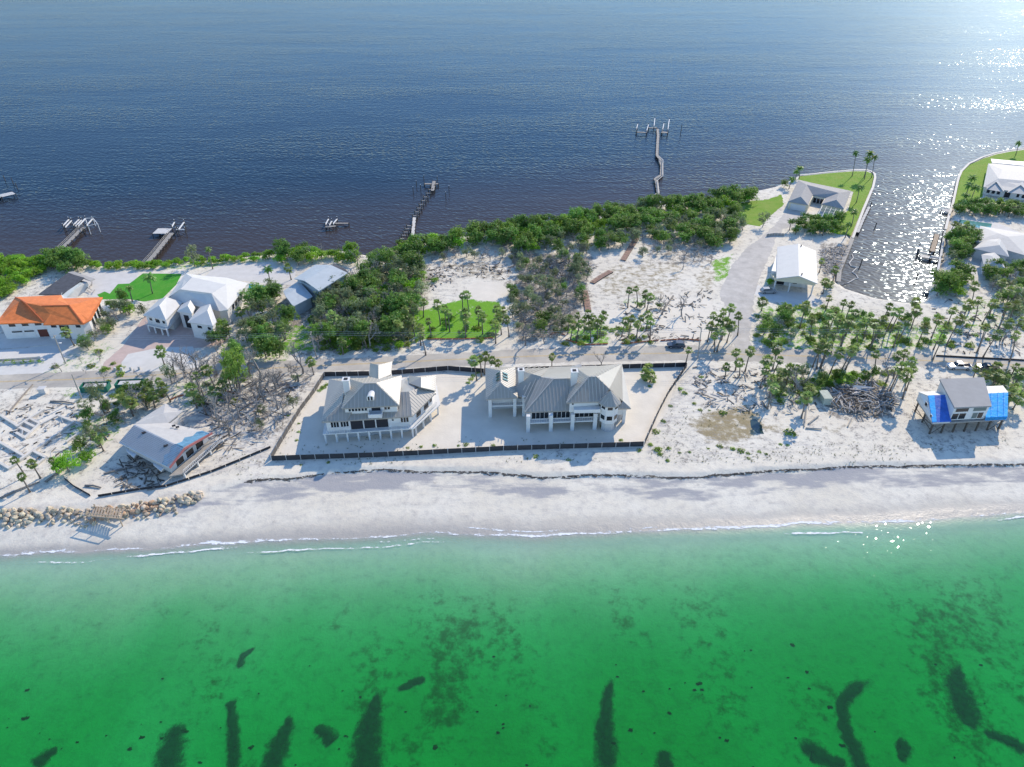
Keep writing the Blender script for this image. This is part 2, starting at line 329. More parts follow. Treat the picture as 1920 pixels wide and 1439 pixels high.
# node shortcuts
class NT:
    def __init__(s, name):
        s.m = bpy.data.materials.new(name); s.m.use_nodes = True; s.n = s.m.node_tree.nodes; s.l = s.m.node_tree.links; s.b = s.n['Principled BSDF']
        s.pos = s.n.new('ShaderNodeNewGeometry').outputs['Position']
    def noise(s, scale, det=5, rough=0.6, vec=None, sc=(1, 1, 1), rot=0):
        t = s.n.new('ShaderNodeTexNoise'); t.inputs['Scale'].default_value = scale; t.inputs['Detail'].default_value = det; t.inputs['Roughness'].default_value = rough
        mp = s.n.new('ShaderNodeMapping'); mp.inputs['Scale'].default_value = sc; mp.inputs['Rotation'].default_value = (0, 0, rot); s.l.new(vec or s.pos, mp.inputs['Vector']); s.l.new(mp.outputs[0], t.inputs['Vector'])
        return t.outputs['Fac']
    def math(s, op, a, b=None, clamp=False):
        m = s.n.new('ShaderNodeMath'); m.operation = op; m.use_clamp = clamp
        for i, x in enumerate((a, b)):
            if x is None: continue
            if isinstance(x, (int, float)): m.inputs[i].default_value = x
            else: s.l.new(x, m.inputs[i])
        return m.outputs[0]
    def ramp(s, x, a, b, lo=0.0, hi=1.0):
        m = s.n.new('ShaderNodeMapRange'); m.interpolation_type = 'SMOOTHSTEP'
        for i, v in ((1, a), (2, b), (3, lo), (4, hi)): m.inputs[i].default_value = v
        s.l.new(x, m.inputs[0]); return m.outputs[0]
    def mix(s, f, a, b):
        m = s.n.new('ShaderNodeMix'); m.data_type = 'RGBA'
        for i, x in ((0, f), (6, a), (7, b)):
            if isinstance(x, tuple): m.inputs[i].default_value = (*x, 1)
            elif isinstance(x, (int, float)): m.inputs[i].default_value = x
            else: s.l.new(x, m.inputs[i])
        return m.outputs[2]
    def attr(s, name):
        a = s.n.new('ShaderNodeAttribute'); a.attribute_name = name; sp = s.n.new('ShaderNodeSeparateColor'); s.l.new(a.outputs['Color'], sp.inputs[0])
        return sp.outputs[0], sp.outputs[1], sp.outputs[2], a.outputs['Alpha'], a.outputs['Color']
    def bump(s, h, strength, dist, normal=None):
        b = s.n.new('ShaderNodeBump'); b.inputs['Strength'].default_value = strength; b.inputs['Distance'].default_value = dist; s.l.new(h, b.inputs['Height'])
        if normal: s.l.new(normal, b.inputs['Normal'])
        return b.outputs[0]
# sand / ground
g = NT('sand_ground')
lit, grn, brn, gry, _ = g.attr('cover'); wet = g.attr('wet')[0]
n1 = g.noise(0.05, 5); n2 = g.noise(0.55, 7, 0.7); n3 = g.noise(2.4, 5, 0.7); n4 = g.noise(0.9, 4, 0.6, sc=(0.35, 1.3, 1))
c = g.mix(g.ramp(n1, 0.35, 0.65), (0.66, 0.60, 0.49), (0.71, 0.66, 0.56))
c = g.mix(g.ramp(n2, 0.42, 0.72), c, (0.53, 0.49, 0.43))
c = g.mix(g.math('MULTIPLY', g.ramp(n3, 0.62, 0.75), 0.4), c, (0.38, 0.34, 0.29))
bm = g.ramp(g.math('ADD', brn, g.math('MULTIPLY', g.math('SUBTRACT', n2, 0.5), 2.2)), 0.25, 0.85)
c = g.mix(bm, c, g.mix(n3, (0.21, 0.165, 0.085), (0.36, 0.295, 0.17)))
gm = g.ramp(g.math('ADD', gry, g.math('MULTIPLY', g.math('SUBTRACT', n4, 0.5), 0.9)), 0.35, 0.75)
c = g.mix(gm, c, (0.35, 0.34, 0.34))
lm = g.ramp(g.math('ADD', lit, g.math('MULTIPLY', g.math('SUBTRACT', g.math('ADD', g.math('MULTIPLY', n2, 0.5), g.math('MULTIPLY', n3, 0.5)), 0.5), 3.2)), 0.55, 0.95)
c = g.mix(lm, c, g.mix(n3, (0.12, 0.10, 0.08), (0.33, 0.30, 0.26)))
gg = g.ramp(g.math('ADD', grn, g.math('MULTIPLY', g.math('SUBTRACT', g.math('ADD', g.math('MULTIPLY', n2, 0.6), g.math('MULTIPLY', n3, 0.4)), 0.5), 2.6)), 0.45, 0.80)
c = g.mix(gg, c, g.mix(n3, (0.055, 0.20, 0.01), (0.22, 0.44, 0.025)))
c = g.mix(g.math('MULTIPLY', wet, 0.8), c, (0.33, 0.305, 0.275))
g.l.new(c, g.b.inputs['Base Color']); g.b.inputs['Specular IOR Level'].default_value = 0.25
g.l.new(g.ramp(wet, 0.3, 1.0, 0.92, 0.35), g.b.inputs['Roughness'])
g.l.new(g.bump(g.math('ADD', n2, g.math('MULTIPLY', n3, 0.4)), 0.5, 0.25), g.b.inputs['Normal'])
cover = np.stack([LIT, GRN, BRN, GRY], -1); wetc = np.stack([WET, WET, WET, WET*0+1], -1)
terr = grid_obj('ground', X, Y, Z, g.m, {'cover': cover, 'wet': wetc}, (Z > -2.45) | (Y < YG+2))
terr['kind'] = 'structure'

# ------------------------------------------------------------------ gulf water: clear, tinted by its depth
w = NT('gulf_water'); col = w.attr('tint')[4]
tr = w.n.new('ShaderNodeBsdfTransparent'); w.l.new(col, tr.inputs[0])
gl = w.n.new('ShaderNodeBsdfGlossy'); gl.inputs['Roughness'].default_value = 0.03
ms = w.n.new('ShaderNodeMixShader')
wb = w.bump(w.noise(0.9, 2, 0.5, sc=(0.75, 1.2, 1)), 1.0, 0.09)
w.l.new(wb, gl.inputs['Normal'])
dt = w.n.new('ShaderNodeVectorMath'); dt.operation = 'DOT_PRODUCT'; w.l.new(wb, dt.inputs[0]); w.l.new(w.n.new('ShaderNodeNewGeometry').outputs['Incoming'], dt.inputs[1])
fz = w.math('ADD', w.math('MULTIPLY', w.math('POWER', w.math('SUBTRACT', 1.0, w.math('ABSOLUTE', dt.outputs['Value']), True), 5.0), 0.98), 0.02)   # Schlick fresnel of water
df = w.n.new('ShaderNodeBsdfDiffuse'); df.inputs[0].default_value = (0.34, 0.60, 0.47, 1); mt = w.n.new('ShaderNodeMixShader'); w.l.new(w.attr('tint')[3], mt.inputs[0]); w.l.new(tr.outputs[0], mt.inputs[1]); w.l.new(df.outputs[0], mt.inputs[2])   # suspended sand
w.l.new(fz, ms.inputs[0]); w.l.new(mt.outputs[0], ms.inputs[1]); w.l.new(gl.outputs[0], ms.inputs[2])
w.l.new(ms.outputs[0], w.n['Material Output'].inputs[0])
j1 = int(np.searchsorted(ys, 122))
Xg, Yg, Zg = X[:j1], Y[:j1], Z[:j1]
dd = np.clip(-Zg, 0, 5)+0.06*sstep(0, 1.5, off[:j1])
mot = 1+0.75*(fbm(Xg, Yg*0.5, 0.04, 4, 61)-0.5)
dm_ = dd*mot
T = [np.exp(-o/2) for o in (2.5*dm_, 0.40*(1-np.exp(-3*dm_))+0.24*dm_, 1.9*(1-np.exp(-0.9*dm_))+0.55*dm_)]
# suspended fines near the shore grey the water a little
offg = off[:j1]; turb = sstep(0, 2.5, offg)*(0.02+0.40*np.exp(-offg/9.0)*(0.6+0.8*fbm(Xg, Yg, 0.05, 3, 63)))
tint = np.stack([T[0]*0.97, T[1], T[2], turb], -1)
gw = grid_obj('gulf_water', Xg, Yg, Zg*0, w.m, {'tint': tint}, Zg < 0.12); gw['kind'] = 'structure'

# ------------------------------------------------------------------ bay water
b = NT('bay_water'); sh = b.attr('shoal')[0]
b.l.new(b.mix(sh, b.mix(b.ramp(b.noise(0.006, 4), 0.35, 0.7), (0.010, 0.021, 0.036), (0.015, 0.031, 0.050)), (0.052, 0.040, 0.034)), b.b.inputs['Base Color'])
b.b.inputs['Roughness'].default_value = 1.0; b.b.inputs['Specular IOR Level'].default_value = 0.0
mp0 = b.n.new('ShaderNodeMapping'); mp0.inputs['Rotation'].default_value = (0, 0, R(38)); b.l.new(b.pos, mp0.inputs['Vector'])   # second wave train runs toward the sun
h1 = b.noise(0.24, 2, 0.5, sc=(0.28, 1.25, 1)); h2 = b.noise(0.62, 1, 0.5, vec=mp0.outputs[0], sc=(0.62, 1.15, 1))
wind = b.ramp(b.noise(0.012, 3, 0.55, sc=(0.5, 1.6, 1)), 0.3, 0.7, 0.55, 1.15)
bb = b.bump(b.math('MULTIPLY', h1, wind), 1.0, 0.27); bb = b.bump(b.math('MULTIPLY', h2, wind), 1.0, 0.31, bb)
bg_ = b.n.new('ShaderNodeBsdfGlossy'); bg_.inputs['Roughness'].default_value = 0.10; bg_.inputs['Color'].default_value = (0.72, 0.86, 1.0, 1); b.l.new(bb, bg_.inputs['Normal'])
dt = b.n.new('ShaderNodeVectorMath'); dt.operation = 'DOT_PRODUCT'; b.l.new(bb, dt.inputs[0]); b.l.new(b.n.new('ShaderNodeNewGeometry').outputs['Incoming'], dt.inputs[1])
# fresnel of a wind-roughened surface: levels off near the horizon instead of reaching 1
fz = b.math('ADD', b.math('MULTIPLY', b.math('POWER', b.math('SUBTRACT', 1.0, b.math('ABSOLUTE', dt.outputs['Value']), True), 5.0), 0.37), 0.012)
mxs = b.n.new('ShaderNodeMixShader'); b.l.new(fz, mxs.inputs[0]); b.l.new(b.b.outputs[0], mxs.inputs[1]); b2_ = b.n.new('ShaderNodeBsdfGlossy'); b2_.inputs['Roughness'].default_value = 0.36; b2_.inputs['Color'].default_value = (0.72, 0.86, 1.0, 1); mg_ = b.n.new('ShaderNodeMixShader'); mg_.inputs[0].default_value = 0.17   # capillary ripples: broad soft sheen
b.l.new(bg_.outputs[0], mg_.inputs[1]); b.l.new(b2_.outputs[0], mg_.inputs[2]); b.l.new(mg_.outputs[0], mxs.inputs[2]); b.l.new(mxs.outputs[0], b.n['Material Output'].inputs[0])
bx = np.concatenate([[-9000, -3000, -1200, -600], np.arange(-330, 331, 3.0), [600, 1200, 3000, 9000]])
by = np.concatenate([np.arange(120, 360, 3.0), [400, 500, 700, 1100, 2000, 4000, 9000]])
BX, BY = np.meshgrid(bx, by)
sdw = np.where(inside(BX, BY, land), 5.0, -segdist(BX, BY, bay)); sdw = np.where(np.abs(BX) > 335, -400, sdw)
shoal = sstep(-90, -1, sdw+14*(fbm(BX, BY, 0.04, 3, 71)-0.5))*0.92
bw = grid_obj('bay_water', BX, BY, BX*0+0.0, b.m, {'shoal': np.stack([shoal]*3+[shoal*0+1], -1)}, sdw < 4.0); bw['kind'] = 'structure'

# ------------------------------------------------------------------ flat overlays: road, drives, lawns
def sheet(name, pts, lift, m, jit=0.0, kind='structure', z=None, sub=1.2):
    P = [W(p[0], p[1], 0) if len(p) == 2 else W(*p) for p in pts]; out = []
    n = len(P); rng = random.Random(len(name)+n)
    for i in range(n):
        a, q = P[i], P[(i+1) % n]; k = max(1, int((q-a).length/sub)) if jit > 0 else 1
        for j in range(k):
            c = a.lerp(q, j/k); out.append((c.x+rng.uniform(-jit, jit), c.y+rng.uniform(-jit, jit)))
    me = bpy.data.meshes.new(name); bm = bmesh.new()
    vs = [bm.verts.new((x, y, ZL+lift)) for x, y in out]; f = bm.faces.new(vs); bm.normal_update()
    if f.normal.z < 0: f.normal_flip()
    bmesh.ops.triangulate(bm, faces=[f]); bm.to_mesh(me); bm.free(); me.materials.append(m)
    o = bpy.data.objects.new(name, me); COL.objects.link(o)
    if kind: o['kind'] = kind
    return o
M_ASPH = mat('sandy_asphalt', (0.33, 0.305, 0.27), 0.9, noise=0.28, nscale=0.16, bump=0.15, bscale=4, col2=(0.52, 0.475, 0.40))
M_YEL = mat('road_paint_yellow', (0.60, 0.42, 0.16), 0.8, noise=0.3, nscale=1.5)
M_LAWN = mat('lawn_grass', (0.14, 0.29, 0.025), 0.9, 0.1, noise=0.35, nscale=0.35, col2=(0.24, 0.31, 0.06), bump=0.4, bscale=6)
M_TURF = mat('dense_turf', (0.045, 0.26, 0.022), 0.9, 0.1, noise=0.25, nscale=0.4, col2=(0.10, 0.30, 0.04), bump=0.3, bscale=6)
M_PAVER = mat('pink_pavers', (0.52, 0.40, 0.35), 0.85, noise=0.14, nscale=0.8)
M_APRON = mat('pale_drive', (0.60, 0.58, 0.54), 0.85, noise=0.10, nscale=0.4)
M_SHELL = mat('shell_drive', (0.50, 0.465, 0.42), 0.95, noise=0.22, nscale=0.35, bump=0.3, bscale=3)
M_SMOOTH = mat('raked_sand', (0.690, 0.630, 0.530), 0.95, noise=0.10, nscale=0.25, bump=0.15, bscale=2)
M_PATIO = mat('patio', (0.58, 0.555, 0.52), 0.85, noise=0.10, nscale=0.5)
M_POOL = mat('pool_water', (0.01, 0.20, 0.21), 0.1, 0.5, noise=0.15, nscale=1)
M_POND = mat('pond_water', (0.03, 0.055, 0.055), 0.08, 0.5)
road_n = [(-1200, 712), (-300, 705), (0, 702), (130, 698), (300, 690), (450, 681), (600, 674), (720, 669), (840, 663), (960, 656), (1100, 651), (1300, 648), (1420, 652), (1560, 657), (1700, 663), (1800, 669), (1930, 676), (2500, 690)]
road_s = [(-1200, 742), (-300, 734), (0, 730), (130, 726), (300, 716), (450, 706), (600, 698), (720, 692), (840, 687), (960, 683), (1100, 679), (1300, 676), (1420, 679), (1560, 682), (1700, 686), (1800, 690), (1930, 697), (2500, 712)]
sheet('road', road_n+list(reversed(road_s)), 0.008, M_ASPH, 0.25)
mid = [((a[0]+c[0])/2, (a[1]+c[1])/2) for a, c in zip(road_n, road_s)]
for k, dy in enumerate((-0.7, 0.7)):
    m_ = MB(); pp = [W(x, y+dy, 0.014) for x, y in mid]
    for i in range(len(pp)-1):
        a, q = pp[i], pp[i+1]; nrm = Vector((-(q-a).y, (q-a).x, 0)).normalized()*0.07
        m_.add([a-nrm, q-nrm, q+nrm, a+nrm], [(0, 1, 2, 3)])
    m_.build('road_marking', M_YEL, None, kind='structure')
sheet('sand_drive', [(1412, 655), (1375, 652), (1372, 620), (1365, 580), (1350, 560), (1350, 545), (1372, 500), (1400, 465), (1428, 445), (1455, 420), (1478, 388), (1500, 392), (1502, 420), (1470, 430), (1455, 445), (1443, 480), (1425, 520), (1413, 560), (1410, 600), (1405, 640)], 0.010, M_SHELL, 0.35)
sheet('sand_lot', [(1120, 590), (1180, 570), (1260, 560), (1330, 560), (1350, 600), (1340, 640), (1240, 640), (1150, 645)], 0.006, M_SMOOTH, 0.5)
sheet('sand_lot', [(855, 560), (880, 535), (900, 527), (945, 532), (952, 552), (948, 566), (900, 563)], 0.006, M_SMOOTH, 0.5)
sheet('yard_sand', [(612, 706), (840, 700), (1030, 694), (1285, 687), (1262, 735), (1250, 775), (1204, 836), (930, 848), (700, 857), (512, 862), (545, 808), (590, 738)], 0.005, M_SMOOTH, 0.1)
sheet('driveway', [(-60, 655), (0, 657), (60, 652), (140, 642), (165, 640), (120, 672), (118, 683), (80, 700), (-60, 706)], 0.010, M_APRON, 0.1)
sheet('driveway', [(-60, 630), (150, 618), (165, 640), (-60, 660)], 0.012, M_APRON, 0.1)
sheet('paver_court', [(275, 588), (345, 600), (420, 615), (430, 640), (395, 650), (345, 655), (300, 665), (240, 690), (190, 697), (195, 680), (230, 650)], 0.011, M_PAVER, 0.05)
sheet('driveway', [(240, 664), (300, 652), (362, 650), (372, 690), (300, 696), (225, 699), (228, 680)], 0.016, M_APRON, 0.05)
sheet('patio', [(158, 506), (262, 511), (250, 530), (210, 555), (178, 558), (150, 545), (150, 515)], 0.010, M_PATIO, 0.05)
sheet('patio', [(404, 500), (470, 493), (556, 490), (552, 535), (500, 532), (440, 525), (385, 518)], 0.010, M_PATIO, 0.05)
sheet('patio', [(430, 560), (470, 545), (500, 560), (470, 590), (420, 605)], 0.010, M_PATIO, 0.05)
sheet('turf_lawn', [(182, 553), (196, 547), (206, 551), (221, 533), (243, 532), (268, 513), (341, 514), (330, 535), (305, 560), (270, 566), (240, 561), (190, 562)], 0.012, M_TURF, 0.03)
sheet('lawn', [(1378, 385), (1405, 378), (1440, 374), (1465, 365), (1470, 385), (1440, 410), (1425, 425), (1390, 420)], 0.012, M_LAWN, 0.4)
sheet('lawn', [(1500, 331), (1550, 325.5), (1600, 321.5), (1624, 321.5), (1636, 326), (1638, 332), (1634, 351), (1616, 393), (1596, 442), (1570, 440), (1560, 420), (1590, 395), (1600, 360), (1560, 352), (1496, 337)], 0.012, M_LAWN, 0.05)
sheet('lawn', [(1803, 324), (1819, 309), (1844, 297.5), (1868, 290), (1893, 285), (1930, 280), (1990, 272), (1990, 300), (1860, 305), (1848, 330), (1842, 370), (1800, 380), (1789, 383), (1798, 344)], 0.012, M_LAWN, 0.05)
sheet('pool_deck', [(1795, 410), (1870, 418), (1920, 440), (1930, 520), (1840, 520), (1780, 500), (1775, 440)], 0.010, M_PATIO, 0.1)
sheet('driveway', [(1448, 545), (1520, 550), (1540, 565), (1500, 575), (1430, 562), (1415, 552), (1420, 535)], 0.012, M_APRON, 0.1)
sheet('pool_surround', [(458, 530), (512, 536), (512, 556), (475, 552), (452, 545)], 0.014, M_PATIO)
tag(sheet('swimming_pool', [(467, 533), (505, 538), (502, 550), (466, 544)], 0.05, M_POOL, kind=None), 'teal swimming pool behind the white-roofed house', 'pool')
tag(sheet('garden_pond', [(1407, 788), (1416, 786), (1428, 798), (1432, 814), (1420, 813), (1408, 803)], 0.02, M_POND, 0.12, kind=None), 'small dark pond in the brown dry patch', 'pond')

# ------------------------------------------------------------------ seawalls
def seawall(name, label, pts, wdt=0.9, top=0.18, m=M_CONCW):
    P = [W(p[0], p[1], 0.1) for p in pts]; a = P[0]; t_ = thing(name, label, 'seawall', (a.x, a.y, 0)); mb = MB(); cap = MB()
    for i in range(len(P)-1):
        p, q = P[i], P[i+1]; d = (q-p).normalized()*0.2
        mb.beam((p.x, p.y, 0.4), (q.x, q.y, 0.4), 0.4, 2.2)
        cap.beam((p.x-d.x, p.y-d.y, ZL+top/2+0.003*i), (q.x+d.x, q.y+d.y, ZL+top/2+0.003*i), wdt, top)
    mb.build('wall_face', M_CONC, t_); cap.build('cap', m, t_)
seawall('seawall', 'white seawall cap curving round the lawn point by the canal mouth', [(1500, 329), (1550, 323.5), (1600, 319), (1625, 319), (1634, 321.5), (1640, 326), (1641, 333), (1637, 351), (1619, 393), (1599, 446)])
seawall('seawall', 'brownish weathered seawall beside the white-roofed garage house', [(1598, 448), (1588, 473), (1574, 507), (1572, 528)], 1.3, 0.2, M_WOOD)
seawall('seawall', 'white seawall curving along the lawn on the right canal bank', [(1773, 430), (1780, 402), (1787, 380), (1795, 343), (1798, 332), (1803, 321), (1817, 307), (1842, 295), (1867, 287), (1892, 282), (1920, 278), (2000, 266)])
seawall('seawall', 'grey seawall below the docks on the right canal bank', [(1758, 509), (1764, 481), (1772, 433)], 0.7, 0.15, M_CONC)

# ------------------------------------------------------------------ house parts
def roof(parent, V, F, m, name='roof', thick=0.28, seam=0.0, mseam=None, label=None, sw=0.13, sh=0.055):
    """V: key -> (px, py, h) photo point with height; F: lists of keys; a closed slab, seams run down the slope"""
    used = {k for f in F for k in f}
    K = {k: W(*v) if not isinstance(v, Vector) else v for k, v in V.items() if k in used}; keys = list(K); idx = {k: i for i, k in enumerate(keys)}
    top = [K[k] for k in keys]; bot = [p-Vector((0, 0, thick)) for p in top]; n = len(top); fs = []; edges = {}
    for f in F:
        ids = [idx[k] for k in f]
        nrm = Vector((0, 0, 0))
        for i in range(len(ids)): a, q = top[ids[i]], top[ids[(i+1) % len(ids)]]; nrm += a.cross(q)
        if nrm.z < 0: ids = list(reversed(ids))
        fs.append(tuple(ids)); fs.append(tuple(n+i for i in reversed(ids)))
        for i in range(len(ids)):
            e = (ids[i], ids[(i+1) % len(ids)]); edges[e] = edges.get(e, 0)+1
    for (a, q) in list(edges):
        if (q, a) not in edges: fs.append((a, n+a, n+q, q))
    mb = MB(); mb.add(top+bot, fs); r = mb.build(name, m, parent, label=label)
    if seam:
        sm = MB()
        for f in F:
            P = [K[k] for k in f]; nn = (P[1]-P[0]).cross(P[2]-P[0]).normalized()
            if nn.z < 0: nn = -nn
            dn = Vector((nn.x, nn.y, 0))
            if dn.length < 0.05: continue
            d = (Vector((0, 0, -1))-nn*(-nn.z)).normalized(); s_ = nn.cross(d).normalized(); o = P[0]
            U = [((p-o).dot(s_), (p-o).dot(d)) for p in P]; u0 = min(u for u, _ in U); u1 = max(u for u, _ in U); u = u0+seam*0.5
            while u < u1:
                c = []
                for i in range(len(U)):
                    (a0, b0), (a1, b1) = U[i], U[(i+1) % len(U)]
                    if (a0 <= u < a1) or (a1 <= u < a0): c.append(b0+(b1-b0)*(u-a0)/(a1-a0))
                c.sort()
                for i in range(0, len(c)-1, 2):
                    if c[i+1]-c[i] > 0.3: sm.beam(o+s_*u+d*(c[i]+0.05)+nn*sh*0.4, o+s_*u+d*(c[i+1]-0.05)+nn*sh*0.4, sw, sh, nn)
                u += seam
        if sm.v: sm.build('standing_seams', mseam or M_SEAM, r, kind='stuff')
    return r
def ridge_caps(parent, segs, m=M_SEAM, w_=0.28):
    mb = MB()
    for a, q in segs: mb.beam(W(*a)+Vector((0, 0, 0.05)), W(*q)+Vector((0, 0, 0.05)), w_, 0.14)
    mb.build('ridge_cap', m, parent)
def walls(parent, poly, z0, z1, m=M_WHITE, name='wall'):
    return MB().prism([(p.x, p.y) if isinstance(p, Vector) else p for p in poly], ZL+z0, ZL+z1).build(name, m, parent)
def inset(P, d):
    n = len(P); c = sum(P, Vector((0, 0, 0)))/n; return [p+(c-p).normalized()*d*1.3 for p in P]
class Fac:
    """a facade between two ground points; windows are placed by fraction along it and height"""
    def __init__(s, parent, A, B, out=None):
        s.p = parent; s.A = Vector((A.x, A.y, 0)); s.B = Vector((B.x, B.y, 0)); s.d = (s.B-s.A).normalized(); s.n = Vector((s.d.y, -s.d.x, 0))
        if s.n.y > 0 and out is None: s.n = -s.n
    def pane(s, t0, t1, h0, h1, m=None, name='window', fr=0.09, frame=None, dep=0.06, sub='pane'):
        L = (s.B-s.A).length; c = s.A+s.d*L*(t0+t1)/2; w_ = L*abs(t1-t0); rz = math.atan2(s.d.y, s.d.x)
        q = c+s.n*dep*0.5; f = MB().box((q.x, q.y, ZL+(h0+h1)/2), (w_+2*fr, dep, h1-h0+2*fr), rz).build(name, frame or M_WHITE, s.p)
        q = c+s.n*(dep+0.012); MB().box((q.x, q.y, ZL+(h0+h1)/2), (w_, 0.024, h1-h0), rz).build(sub, m or M_GLASS, f); return f
    def row(s, t0, t1, n, h0, h1, gap=0.3, **k):
        st = (t1-t0)/n
        for i in range(n): s.pane(t0+st*(i+gap/2), t0+st*(i+1-gap/2), h0, h1, **k)
    def rail(s, h0, h1, out=1.2, m=M_WHITE, t0=0, t1=1):
        a = s.A.lerp(s.B, t0)+s.n*out; q = s.A.lerp(s.B, t1)+s.n*out; mb = MB()
        for h in (h0, h1): mb.beam((a.x, a.y, ZL+h), (q.x, q.y, ZL+h), 0.09, 0.09)
        k = max(2, int((q-a).length/0.5))
        for i in range(k+1): c = a.lerp(q, i/k); mb.beam((c.x, c.y, ZL+h0), (c.x, c.y, ZL+h1), 0.05, 0.05)
        mb.build('railing', m, s.p)
def column(parent, p, h0, h1, r=0.3, m=M_WHITE, name='column'):
    return MB().box((p.x, p.y, ZL+(h0+h1)/2), (2*r, 2*r, h1-h0)).build(name, m, parent)
def base(*pts): P = [W(*p) for p in pts]; c = sum(P, Vector((0, 0, 0)))/len(P); return (c.x, c.y, ZL)
def G0(px, py, h): q = W(px, py, h); return Vector((q.x, q.y, 0))
def chimney(parent, px, py, htop, hbot, s=1.3, m=M_WHITE):
    p = W(px, py, htop); rz = 0.05; c = MB().box((p.x, p.y, ZL+(htop+hbot)/2), (s, s, htop-hbot), rz).build('chimney', m, parent)
    MB().box((p.x, p.y, ZL+htop+0.08), (s+0.3, s+0.3, 0.16), rz).build('chimney_cap', m, c)
    MB().box((p.x, p.y, ZL+htop+0.20), (s*0.6, s*0.6, 0.1), rz).build('flue', M_DARK, c)

# ------------------------------------------------------------------ left beach house inside the fence
H = thing('beach_house', 'grey metal-roofed white beach house with tall central hip, left one inside the black fence', 'house', base((602, 811, 0), (770, 804, 0), (750, 705, 0)))
eh = 5.6
FL, FR = W(603, 791.5, eh), W(773, 780.5, eh); RB, BRk, BLk = W(817, 737, eh), W(817.5, 703.5, eh), W(617, 711, eh)
low = [FL, FR, RB, BRk, BLk]
wl = inset(low, 0.7)
walls(H, [wl[0], wl[1], wl[2], wl[3], wl[4]], 2.6, eh-0.3)
# deck, posts, skirting
dk = [FL+Vector((-0.1, -0.5, 0)), FR+Vector((0.2, -0.5, 0)), RB+Vector((0.9, -0.3, 0)), BRk, BLk]
MB().prism([(p.x, p.y) for p in dk], ZL+2.35, ZL+2.6).build('deck', M_WHITE, H)
for i in range(9):
    p = dk[0].lerp(dk[1], 0.02+i*0.12); MB().box((p.x, p.y+0.25, ZL+1.17), (0.36, 0.36, 2.35)).build('post', M_WHITE, H)
for i in range(4):
    p = dk[1].lerp(dk[2], 0.1+i*0.28); MB().box((p.x-0.3, p.y+0.2, ZL+1.17), (0.36, 0.36, 2.35)).build('post', M_WHITE, H)
us = inset(dk, 2.2); walls(H, us, 0, 2.34, M_CONC, 'ground_floor_wall')
F = Fac(H, wl[0], wl[1])
F.row(0.05, 0.15, 3, 3.6, 5.0, 0.25); F.row(0.165, 0.265, 3, 3.6, 5.0, 0.25)
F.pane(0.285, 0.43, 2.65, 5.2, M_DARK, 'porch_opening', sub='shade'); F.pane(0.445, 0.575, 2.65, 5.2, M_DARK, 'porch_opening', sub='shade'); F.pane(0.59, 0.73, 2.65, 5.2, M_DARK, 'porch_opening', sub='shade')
F.pane(0.78, 0.80, 4.2, 4.6); F.row(0.88, 0.98, 3, 3.6, 4.9, 0.25)
F.rail(2.6, 3.5, 1.0, t0=0.0, t1=0.27); F.rail(2.6, 3.5, 1.0, t0=0.74, t1=1.0)
F2 = Fac(H, wl[1], wl[2]); F2.rail(2.6, 3.5, 1.1); F2.pane(0.25, 0.45, 3.0, 4.8); F2.pane(0.6, 0.8, 3.0, 4.8); F2.pane(0.86, 0.97, 3.6, 4.9)
# lower roofs
roof(H, {'fl': (603, 791.5, eh), 'fm': (650, 789.5, eh), 'a': (641, 757, 7.7), 'b': (648, 717, 7.7), 'bl': (617, 711, eh), 'br': (672, 709, eh), 'm': (668, 760, 7.6)},
     [('fl', 'a', 'b', 'bl'), ('fl', 'fm', 'm', 'a'), ('a', 'm', 'br', 'b'), ('b', 'br', 'bl')], M_ROOFG, seam=0.8)
roof(H, {'fm': (647, 789, eh), 'fr': (752, 782.5, eh), 'tr': (748, 767.5, 6.45), 'tl': (650, 773, 6.45)}, [('fm', 'fr', 'tr', 'tl')], M_ROOFG, name='porch_roof', seam=0.8)
RRV = {'f1': (748, 782.5, eh), 'f2': (773, 780.5, eh), 'r2': (767, 734.5, 8.2), 'r1': (745, 735.5, 8.2), 'c': (789.5, 727, 7.5), 'e': (817, 737, eh), 'bk': (789.5, 708, 7.5), 'be': (817.5, 703.5, eh), 'lk': (766, 704, eh), 'll': (752, 712, 6.6)}
roof(H, RRV, [('f1', 'f2', 'r2', 'r1'), ('f2', 'e', 'c', 'r2')], M_ROOFG, seam=0.8)
roof(H, {k_: W(*v_)-Vector((0, 0, .3)) for k_, v_ in RRV.items()}, [('c', 'e', 'be', 'bk'), ('r2', 'c', 'bk', 'lk', 'll', 'r1')], M_ROOFG, name='rear_roof')
roof(H, {'a': (767, 704, 6.0), 'b': (767, 719, 6.9), 'c': (789.5, 726.5, 8.3), 'd': (789.5, 708, 8.3), 'e': (818, 703.5, 6.0), 'f': (817, 733, 6.0)},
     [('a', 'd', 'c', 'b'), ('d', 'e', 'f', 'c')], M_ROOFG, name='back_wing_roof', seam=0.8)
